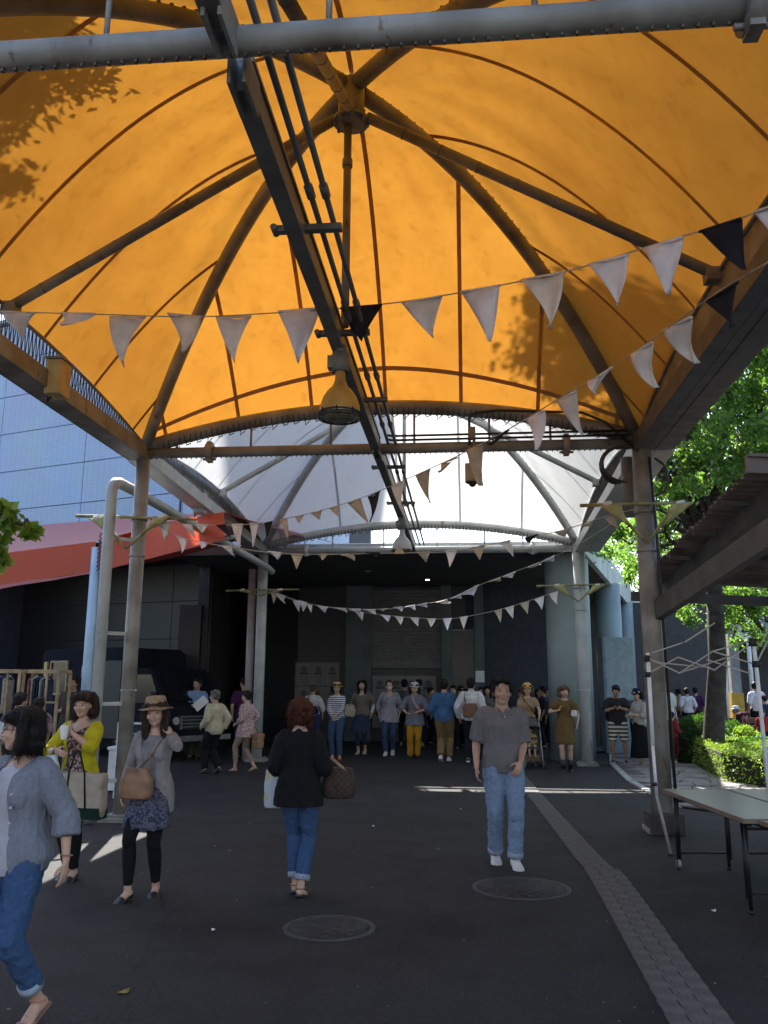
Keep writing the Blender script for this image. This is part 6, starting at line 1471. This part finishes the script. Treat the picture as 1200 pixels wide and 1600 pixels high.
bag('tote_bag', 'big cream canvas tote with dark green base and handles beside yellow cardigan', 'tote bag', wy, (-.19, .26, .97), (.50, .15, .40), CANV, [[(-.30, .345, .66), (-.27, .345, .98), (-.16, .28, 1.17), (-.10, .30, 1.14)], [(-.10, .345, .66), (-.11, .345, .98), (-.14, .30, 1.16)]], GRN, taper=1.02, wr=.008,
    extra=[('green_base', GRN, tote_extra)])
bag('plastic_bag', 'pale plastic carrier bag hanging from wrist of the yellow cardigan woman', 'bag', wy, (.13, .27, 1.12), (.16, .08, .26), mat('carrier_plastic', (.5, .58, .6), .35), [[(.08, .27, 1.1), (.10, .27, 1.2), (.16, .27, 1.1)]], mat('carrier_plastic', (.5, .58, .6), .35), taper=.7)

# --- 5 woman with glasses, left foreground, walking left
g_ = G(16, 1612)
wg = Person(g_.x-.05, g_.y+.02, 1.58, 158, 'woman with glasses and black bob in grey blue linen shirt at lower left', fem=True, vox=.007, hairstyle='bob', hair=HB,
    pose=dict(fr=(.08, .10, .08), tr=(.10, .28, .04), fl=(-.10, -.13, .13), tl=(-.10, .02, .04), hip=.89, hyaw=-57, hpitch=2, htilt=0, lean=2, twist=0, hl=(-.31, -.06, .87), hr=(.26, .18, .95), el=(-.5, -.8, -.2), dl=(-.05, .15, -1), nl=(.9, .3, 0), cl=.35))

WSH = cl('white_camisole', (.48, .48, .52), .06)
wg.top(WSH, 'camisole', sleeve=.02, z0=.80, g=.018, neck=1.30, flare=.02, wr=.006, f=(20, 20, 3))
wg.top(LINEN, 'linen_shirt', sleeve=.74, z0=.80, g=.034, flare=.02, open_=.05, neck=1.42, vneck=.10, wr=.012, slg=.032, f=(14, 14, 3.5), solid=.005)
for z in (1.02, 1.10, 1.18, 1.25):
    m = MB(); m.tube([wg.U((-.092, .142, z)), wg.U((-.093, .152, z))], .0065, 8); wg.emit(m.mesh('button'), 'button', WHT)
wg.trousers(JEAN, 'jeans', .90, g=.016, hemr=.060, wr=.008, f=(14, 14, 16), cuff=cl('cuff_pale', (.40, .48, .58)))
PINKL = mat('rose_leather', (.42, .20, .17), .45)
wg.sandals(PINKL, mat('sandal_sole', (.20, .12, .09), .6))
wg.glasses(mat('brown_frame', (.08, .03, .02), .3))
m = MB(); m.tube([wg.J['wrl']+Vector((.030*math.cos(t), .030*math.sin(t), .035+.004*math.sin(t))) for t in [2*PI*i/16 for i in range(17)]], .005, 6); wg.emit(m.mesh('bracelet'), 'bracelet', BROWNL)

# ------------------------------------------------------------------ people in the middle distance
def at(px, fy, hy, face, label, hmax=1.86, Hh=None, Y=None, **k):
    g_ = G(px, fy) if Y is None else None
    if Y is not None: x = D(px, 1072, Y).x; y = Y; base = 0
    else: x, y = g_.x, g_.y
    H_ = Hh or min(max(D(px, hy, y).z, 1.45), hmax)
    k.setdefault('vox', .015)
    return Person(x, y, H_, face, label, **k)
STRP = pattern('navy_stripes', 'stripe', (.55, .55, .57), (.03, .04, .11), 21, .9, thr=.55)
TAUPE = cl('taupe', (.19, .165, .135)); CHAM = cl('chambray', (.32, .32, .36)); YTR = cl('mustard', (.42, .22, .02)); OLIV = cl('olive', (.055, .055, .03)); SKYB = cl('sky_blue', (.22, .34, .58)); CREAM = cl('cream', (.52, .46, .33)); PURP = cl('plum', (.06, .02, .07)); KHAK = cl('khaki', (.22, .15, .07)); DENIM = cl('denim', (.06, .14, .28), .2, vs=6)
p = at(302, 1187, 1060, 215, 'man in sky blue shirt and olive trousers reading paper beside the van', pose=dict(hr=(.10, .34, 1.12), hl=(-.22, .06, .90), hyaw=-45, hpitch=-8))
p.top(SKYB, 'shirt', .45, g=.024, neck=1.44, collar=True); p.trousers(OLIV, 'trousers', .97, g=.03, hemr=.085); p.shoes(SHB, .01)

m = MB(); c_ = p.W((.04, .44, 1.18)); m.box(c_, (.34, .012, .20), M=Matrix.Rotation(-.7, 3, 'Y')); tag(m.build('leaflet', WHITEP), 'white leaflet held by man in sky blue shirt', 'leaflet')
p = at(331, 1209, 1077, 62, 'grey haired man in cream jacket and dark trousers walking left', hair=HGR, pose=walk_pose('l', .13, hr=(.24, -.04, .89), hl=(-.22, .12, .95), face=False))
p.top(CREAM, 'jacket', .97, z0=.80, g=.035, flare=.02, wr=.008); p.trousers(BLKC, 'trousers', .97, g=.024, hemr=.075); p.shoes(SHB, .012)
p = at(378, 1188, 1056, 20, 'tall man in plum T-shirt standing behind the woman in floral tunic', pose=dict(face=False, hyaw=40))
p.top(PURP, 'tshirt', .45, g=.025); p.trousers(NAVY, 'trousers', .97, g=.022, hemr=.07); p.shoes(SHB, .01)
PF = pattern('rose_floral', 'noise', (.42, .32, .32), (.24, .10, .13), 22, .85, thr=.5, c3=(.48, .40, .40))
p = at(382, 1205, 1078, 70, 'short haired woman in pink floral tunic walking left in cork sandals', fem=True, hairstyle='short', girth=1.05, pose=walk_pose('l', .20, hr=(.17, .02, .93), hl=(-.17, .16, .98), face=True, hyaw=0))
p.top(PF, 'tunic', .72, z0=.72, g=.032, flare=.05, neck=1.42, wr=.01); p.trousers(cl('beige_leggings', (.36, .26, .20)), 'leggings', .90, g=.006); p.sandals(BROWNL, mat('cork', (.30, .18, .09), .8))
bag('wicker_basket', 'brown wicker basket carried by the woman in pink tunic', 'basket', p, (.05, -.28, .78), (.24, .2, .30), mat('wicker', (.30, .17, .09), .8, .3, 40, .6, 60), [[(.05, -.2, .76), (.08, -.15, .95), (.05, -.32, .76)]], BROWNL, taper=1.15)
p = at(487, 1176, 1070, 8, 'light brown haired woman in white blouse seen from behind with dark shoulder bag', fem=True, hair=HLB, hairstyle='bun', pose=dict(face=False, fr=(.09, .06, .075), hr=(.26, .0, .9)))
p.top(WHT, 'blouse', .72, z0=.92, g=.03, neck=1.44); p.trousers(cl('blue_jeans', (.03, .05, .15)), 'trousers', .96, g=.035, hemr=.08); p.shoes(SHB, .008)
bag('shoulder_bag', 'dark shoulder bag on the back of the woman in white blouse', 'handbag', p, (.0, -.19, 1.17), (.30, .1, .22), NAVY, [[(-.05, -.19, 1.15), (-.12, -.12, 1.40), (-.10, .02, 1.44)]], BLKC, taper=.8)
p = at(525, 1187, 1067, 172, 'woman in straw hat, navy striped top and jeans with red shoes', fem=True, hairstyle='bobshort', pose=dict(hr=(.03, .22, .93), hl=(-.02, .23, .94), hyaw=25, dr=(-.5, .3, -.7), dl=(.5, .3, -.7), er=(1, -.3, 0), el=(-1, -.3, 0)))
p.top(STRP, 'striped_top', .85, z0=.85, g=.018, neck=1.41); p.trousers(cl('mid_jeans', (.045, .08, .16)), 'jeans', .94, g=.016, hemr=.06); p.shoes(mat('red_shoe', (.40, .04, .03), .4), .008, None, 'flat_shoe', cutz=-.035); p.hat('straw', mat('straw', (.48, .33, .13), .8, .15, 60), BLKC)
p = at(565, 1178, 1057, 172, 'long haired woman in taupe top and denim skirt with pale fluffy bag', fem=True, hairstyle='long', pose=walk_pose('r', .04, hyaw=5))
p.top(WHT, 'undershirt', .92, z0=.95, g=.008, neck=1.38); p.top(TAUPE, 'sweater', .45, z0=.88, g=.034, flare=.02, neck=1.38, vneck=.03); p.skirt(cl('denim_skirt', (.035, .055, .10)), .52, 1.0, .22); p.trousers(JEAND, 'leggings', .88, g=.004); p.shoes(cl('beige_shoe', (.4, .35, .28)), .008, None, 'flat_shoe', cutz=-.035)
bag('fluffy_bag', 'round cream fluffy bag at the elbow of the long haired woman', 'handbag', p, (.27, .08, 1.10), (.24, .2, .26), cl('cream_fluff', (.55, .48, .38), .15, vs=30), [[(.2, .05, 1.08), (.17, .0, 1.4), (.27, .1, 1.08)]], pattern('dot_strap', 'noise', (.5, .5, .5), (.03, .03, .03), 30), taper=.7, wr=.03)
p = at(608, 1180, 1058, 178, 'woman in white face mask, long chambray shirt and jeans', fem=True, hairstyle='bun', hair=HBR, pose=walk_pose('r', .10, hyaw=8))
p.top(CHAM, 'long_shirt', .80, z0=.74, g=.03, flare=.03, neck=1.41, vneck=.10, wr=.01); p.trousers(cl('mid_jeans', (.045, .08, .16)), 'jeans', .96, g=.012, hemr=.055); p.shoes(SHW, .008, SHB)
m = MB(); m.ell(p.H((0, .066, -.045)), (.055, .046, .046), 16, 10, p.Hm); p.emit(m.mesh('face_mask'), 'face_mask', WHT)
p.strap(TAUPE, [(.13, .02, 1.41), (.15, .12, 1.25), (.2, .1, 1.0)], .004, .012)
p = at(648, 1186, 1068, 180, 'woman in pale bucket hat, pink scarf and mustard trousers', fem=True, hairstyle='bob', pose=dict(hr=(.16, .24, 1.02), hl=(-.10, .20, 1.06), er=(1, -.4, 0), el=(-1, -.4, 0), dr=(-.7, .3, -.2), fr=(.1, .03, .075), fl=(-.06, -.03, .075)))
p.top(cl('blue_grey_tunic', (.17, .18, .23)), 'tunic', .72, z0=.74, g=.034, flare=.03, neck=1.42, wr=.01); p.trousers(YTR, 'trousers', .97, g=.02, hemr=.07, wr=.009); p.shoes(SHB, .012); p.hat('bucket', cl('pale_hat', (.52, .54, .54)))
SCF = cl('pink_scarf', (.40, .27, .26))
m = MB(); m.tube([p.U((.07*math.cos(t), -.01+.075*math.sin(t), 1.44+.01*math.sin(3*t))) for t in [2*PI*i/14 for i in range(15)]], .028, 8); m.tube([p.U(v) for v in ((.05, .09, 1.43), (.02, .13, 1.32), (-.06, .15, 1.18), (-.13, .15, 1.08))], [.03, .04, .045, .05], 8, True, .015); p.emit(m.mesh('scarf'), 'scarf', SCF)
p = at(632, 1166, 1054, 0, 'dark haired person in grey standing behind the woman in bucket hat, left one', pose=dict(face=False), vox=.02); p.top(cl('dim_grey', (.10, .10, .11)), 'shirt', .9, g=.03); p.trousers(BLKC, 'trousers', .97, g=.02)
p = at(655, 1166, 1056, -15, 'dark haired person in beige standing behind the woman in bucket hat, right one', pose=dict(face=False), vox=.02); p.top(cl('dim_beige', (.17, .16, .14)), 'shirt', .9, g=.03); p.trousers(NAVY, 'trousers', .97, g=.02)
p = at(695, 1190, 1056, -8, 'man in blue denim shirt and khaki trousers walking away', girth=1.05, pose=walk_pose('r', .10, face=False, hl=(-.21, .12, .92), hr=(.19, .16, .95)))
p.top(DENIM, 'denim_shirt', .95, z0=.82, g=.035, neck=1.45, wr=.012); p.trousers(KHAK, 'trousers', .97, g=.028, hemr=.082, wr=.01); p.shoes(SHW, .010, SHW)
p = at(738, 1192, 1060, -15, 'man in white long sleeved shirt seen from behind with brown messenger bag', girth=1.05, pose=dict(face=False, fr=(.1, .05, .075), hl=(-.27, .02, .90), hr=(.22, .14, .93)))
p.top(WHT, 'shirt', .97, z0=.84, g=.035, neck=1.45, collar=True, wr=.012); p.trousers(cl('ink_trousers', (.014, .018, .026)), 'trousers', .97, g=.028, hemr=.08); p.shoes(SHB, .010, SHW)
p.strap(BLKC, [(-.12, .0, 1.45), (-.12, -.12, 1.38), (-.08, -.16, 1.22)], .004, .018)
bag('messenger_bag', 'brown messenger bag on the hip of the man in white shirt', 'bag', p, (.03, -.20, 1.20), (.32, .11, .28), cl('bag_brown', (.20, .12, .08)), [[(-.08, -.2, 1.18), (-.10, -.17, 1.3)]], BLKC, taper=.85)
p = at(827, 1196, 1069, 182, 'woman in yellow cap and beige T-shirt pushing a stroller', fem=True, hairstyle='bobshort', hair=HLB, pose=dict(hr=(.13, .36, 1.02), hl=(-.20, .36, 1.02), er=(.8, -.8, -.2), el=(-.8, -.8, -.2), fr=(.08, .06, .075)))
p.top(cl('tan_tee', (.36, .24, .15)), 'tshirt', .35, g=.02, neck=1.41); p.trousers(cl('dark_slate', (.04, .045, .05)), 'trousers', .96, g=.016); p.shoes(SHB, .01); p.hat('cap', mat('cap_yellow', (.55, .34, .10), .8))
p.strap(BLKC, [(.12, .0, 1.43), (.08, .12, 1.36), (-.06, .14, 1.18), (-.15, .12, 1.05)], .004, .016)
stw = p
p = at(886, 1206, 1072, 170, 'woman in short brown dress and dark ankle boots beside the big column', fem=True, hairstyle='bobshort', hair=HLB, pose=dict(hr=(.10, .20, 1.22), hl=(-.24, .05, .93), er=(1, -.3, -.4), dr=(-.3, .5, .7), hyaw=30, fr=(.06, .05, .075), fl=(-.07, -.05, .075)))
BDR = cl('brown_dress', (.15, .095, .035)); p.top(BDR, 'dress', .35, z0=.86, g=.032, flare=.02, neck=1.41, wr=.01); p.skirt(BDR, .55, 1.05, .20, 'dress_skirt', .008, 6, .165); p.shoes(SHB, .012, None, 'ankle_boot')
for q in 'rl': m = MB(); a = p.J['ank'+q]; m.tube([a+Vector((0, 0, -.02)), a.lerp(p.J['knee'+q], .42)], [.048, .056], 14); p.emit(m.mesh('boot_shaft'), 'boot_shaft', SHB)
p.strap(BLKC, [(-.10, .0, 1.43), (-.13, .1, 1.32), (-.17, .10, 1.12)], .004, .014)
bag('small_bag', 'small white bag under arm of the woman in brown dress', 'handbag', p, (-.19, .12, 1.22), (.12, .08, .13), WHT, None, None)
SST = pattern('cream_black_stripes', 'stripe', (.50, .46, .38), (.025, .025, .03), 11.5, .9, thr=.55)
p = at(968, 1193, 1072, 172, 'man in black T-shirt and striped shorts looking at his phone, backpack on', girth=1.12, hairstyle='short', pose=dict(hr=(.05, .27, 1.22), hl=(-.06, .28, 1.22), er=(1, -.3, -.6), el=(-1, -.3, -.6), dr=(-.6, .4, .3), dl=(.6, .4, .3), hpitch=-22, hyaw=-12, fr=(.14, .0, .075), fl=(-.16, .0, .075)), skin=SKIN2)
p.top(cl('charcoal_tee', (.035, .033, .033)), 'tshirt', .5, g=.03, z0=.84); p.trousers(SST, 'shorts', .50, g=.026, hemr=.10); p.shoes(SHB, .01, SHW, 'sneaker')
m = MB(); m.box(p.W((0, .33, 1.25)), (.08, .012, .14), M=Matrix.Rotation(.5, 3, 'X')); tag(m.build('phone', BLK), 'small dark phone held by the man in striped shorts', 'phone')
bag('backpack', 'dark navy backpack on the man in striped shorts', 'backpack', p, (.10, -.21, 1.36), (.30, .18, .44), NAVY, [[(.12, -.12, 1.34), (.12, .0, 1.45), (.12, .13, 1.3)]], NAVY)
p = at(1000, 1186, 1078, 165, 'person in grey blue jacket and black hat standing behind the man in striped shorts', pose=dict(hr=(.06, .25, 1.15), hpitch=-15), vox=.02); p.top(cl('slate_jacket', (.10, .14, .19)), 'jacket', .95, g=.04); p.trousers(BLKC, 'trousers', .97, g=.02); p.shoes(SHB, .01); p.hat('bucket', BLKC)
p = at(1003, 1196, 1078, 120, 'woman in cream blouse and long black skirt with cap, beside the right column', fem=True, hairstyle='bobshort', pose=dict(hl=(-.12, .28, 1.14), hr=(.10, .28, 1.10), hpitch=-12)); p.top(cl('cream_blouse', (.42, .40, .36)), 'blouse', .7, g=.03, z0=.9); p.skirt(BLKC, .18, 1.02, .22, 'long_skirt'); p.shoes(cl('cream_shoe', (.45, .42, .34)), .01); p.hat('cap', NAVY, WHT)
p = at(1046, 1192, 1056, 205, 'young man in white T-shirt seen just right of the column', pose=dict(hyaw=-50)); p.top(WHT, 'tshirt', .45, g=.03); p.trousers(cl('maroon', (.06, .025, .03)), 'trousers', .96, g=.02); p.shoes(SHW, .01)
p = at(1054, 1193, 1110, -60, 'small child in red top and navy cap beside the hedge', Hh=1.12, pose=dict(face=False, hr=(.15, .22, 1.05)), hmax=1.3); p.top(cl('red_check', (.26, .04, .045)), 'top', .8, g=.04, z0=.8); p.trousers(cl('child_red', (.10, .02, .02)), 'trousers', .9, g=.03); p.shoes(SHW, .01); p.hat('cap', NAVY)
def bg(px, Y, hh, face, label, tm, bm, vox=.022, **k):
    x = D(px, 1072, Y).x; q = Person(x, Y, hh, face, label, vox=vox, **k); q.top(tm, 'top', .6, g=.03, vox=vox); q.trousers(bm, 'trousers', .97, g=.024); q.shoes(SHB, .01); return q
MAR = cl('maroon_knit', (.08, .02, .04)); RED = cl('red_tee', (.42, .03, .04))
bg(1072, 30, 1.66, 0, 'person in white shirt with dark backpack straps, left of the garden tree', WHT, BLKC, pose=dict(face=False))
bg(1086, 31, 1.68, -10, 'person in dark purple top left of the garden tree trunk', PURP, BLKC, pose=dict(face=False))
bg(1060, 33, 1.62, 15, 'person in brown top far left behind the garden tree', KHAK, NAVY, pose=dict(face=False))
bg(1124, 31, 1.55, 60, 'grey haired person in pale grey top right of the garden tree', cl('pale_grey', (.30, .32, .36)), BLKC, hair=HGR, pose=dict(face=False, lean=18))
bg(1180, 29, 1.86, 10, 'man in white shirt with dark strap standing in the sunlit garden', WHT, BLKC, pose=dict(face=False, hyaw=-40))
q = bg(1160, 26.6, 1.45, 60, 'bent person in maroon knit with white hat sitting on the timber bench', MAR, BLKC, pose=dict(face=False, lean=25, hip=.6), hair=HGR); q.hat('bucket', WHT)
q = bg(1192, 26.8, 1.45, 40, 'person in navy with dark cap near the timber bench at the right edge', NAVY, BLKC, pose=dict(face=False)); q.hat('cap', MAR)
bg(1188, 22.5, 1.15, 150, 'child in red T-shirt near the yellow green shrub', RED, BLKC, pose=dict())
DK = [cl('crowd_%d' % i, c) for i, c in enumerate(((.05, .05, .055), (.09, .075, .06), (.13, .13, .14), (.04, .03, .05), (.16, .15, .14)))]
for i, (px, Y, hh, fc, lab) in enumerate(((708, 23.5, 1.70, 170, 'dim figure in brown in the porch right of denim shirt man'), (718, 24.5, 1.62, 190, 'dim figure in dark grey in the porch beside the man in white'), (752, 25, 1.66, 175, 'dim figure in black top right of the man in white shirt'), (761, 23, 1.70, 185, 'long haired woman in grey top in the porch between two men'),
        (778, 24.5, 1.48, 180, 'short dim figure in the porch behind the polo shirt man'), (829, 27.5, 1.76, 180, 'dark man standing at back of the porch above the yellow cap'), (842, 26.5, 1.62, 160, 'dim figure in dark red at back of the porch'), (856, 25.5, 1.64, 150, 'dim figure in black left of the big round column'), (868, 27, 1.58, 200, 'dim figure in grey at back left of the big column'), (720, 27.0-.7, 1.7, 180, 'dim figure near the dark doorway'), (728, 24.2, 1.60, 95, 'dim figure facing left, behind the man in the white shirt'), (768, 26, 1.72, 240, 'dim figure turned sideways behind the polo shirt man'), (815, 25.2, 1.58, 120, 'dim figure turned left behind the stroller woman'), (848, 24.4, 1.69, 80, 'dark clad figure walking left in front of the big round column'), (672, 25.6, 1.64, 260, 'dim figure facing right, left of the denim shirt man'), (862, 23.6, 1.55, 30, 'dim figure seen from behind left of the brown dress woman'))):
    bg(px, Y, hh, fc, lab, DK[i % 5] if i != 3 else DK[4], BLKC, fem=i in (3, 6), hairstyle='long' if i in (3, 6) else 'short', pose=dict(face=i in (3, 5)))
# stall keepers at the left
bg(57, 12.6, 1.52, 10, 'person in rose top bending at the clothes rack with ladder side', cl('rose_top', (.26, .16, .16)), DK[0], vox=.018, hair=HBR, pose=dict(face=False, lean=20))
bg(28, 12.2, 1.56, -20, 'person in grey top with black hair browsing the left clothes rack', DK[2], DK[0], vox=.018, pose=dict(face=False, lean=6))
bg(114, 16.2, 1.98 if False else 1.84, 178, 'stall keeper in brown top standing in open side of the van', DK[1], DK[0], vox=.018, hair=HBR, pose=dict(hr=(.1, .2, 1.1)))

# ------------------------------------------------------------------ stroller with child
SX = stw.W((0.02, .62, 0)); st = empty('stroller', SX, stw.root.rotation_euler.z, 'dark baby stroller pushed toward the camera', 'stroller'); MW = wm(st)
def sb_(m, *a, **k): m.v = [tuple(MW @ Vector(v)) for v in m.v]; return m.build(*a, **k)
for sx in (-.21, .21):
    m = MB(); m.tube([(sx, -.30, 1.02), (sx, -.18, .85), (sx, .30, .12)], .013, 8); m.tube([(sx, -.28, .12), (sx, .05, .62)], .012, 8); sb_(m, 'frame', ZINC, st)
    for yy, r in ((.30, .085), (-.28, .10)):
        m = MB(); m.tube([(sx*1.1-.02, yy, r), (sx*1.1+.02, yy, r)], r, 16); w_ = sb_(m, 'wheel', DARKM, st); m = MB(); m.tube([(sx*1.1-.024, yy, r), (sx*1.1+.024, yy, r)], r*.5, 10); sb_(m, 'rim', ZINC, w_)
m = MB(); m.tube([(-.21, -.30, 1.02), (0, -.33, 1.04), (.21, -.30, 1.02)], .016, 8); sb_(m, 'handle', BLK, st)
m = MB(); m.box((0, .05, .42), (.36, .34, .06)); m.box((0, -.10, .66), (.36, .05, .46), M=Matrix.Rotation(.25, 3, 'X')); m.tube([(-.19, .22, .62), (0, .27, .63), (.19, .22, .62)], .022, 8); sb_(m, 'seat', cl('stroller_grey', (.07, .065, .06)), st, bevel=.02)
m = MB(); m.grid(lambda u, v: Vector((.20*math.cos(PI*u), -.12+.34*math.sin(PI*v*.5)-.08*(1-v), .80+.22*math.sin(PI*u)*math.cos(PI*v*.42)+.02*math.sin(v*9))), 16, 10); sb_(m, 'hood', cl('stroller_hood', (.09, .088, .085)), st, solid=.008)
m = MB(); m.box((0, .02, .22), (.34, .40, .14)); sb_(m, 'basket', cl('basket_tan', (.16, .12, .08)), st, bevel=.03)
cw = wm(st) @ Vector((0, -.02, .10))
ch = Person(cw.x, cw.y, .82, math.degrees(st.rotation_euler.z), 'toddler in yellow top sitting in the stroller', vox=.014, hairstyle='short', pose=dict(hip=.72, fr=(.12, .55, .35), fl=(-.12, .55, .35), hr=(.12, .25, .90), hl=(-.12, .25, .90), tr=(.12, .7, .40), tl=(-.12, .7, .40)), z=.10)
ch.top(cl('yellow_toddler', (.45, .36, .10)), 'top', .6, g=.03, z0=.8); ch.trousers(cl('toddler_beige', (.35, .27, .18)), 'shorts', .5, g=.035)
bpy.data.scenes.remove(_TS)
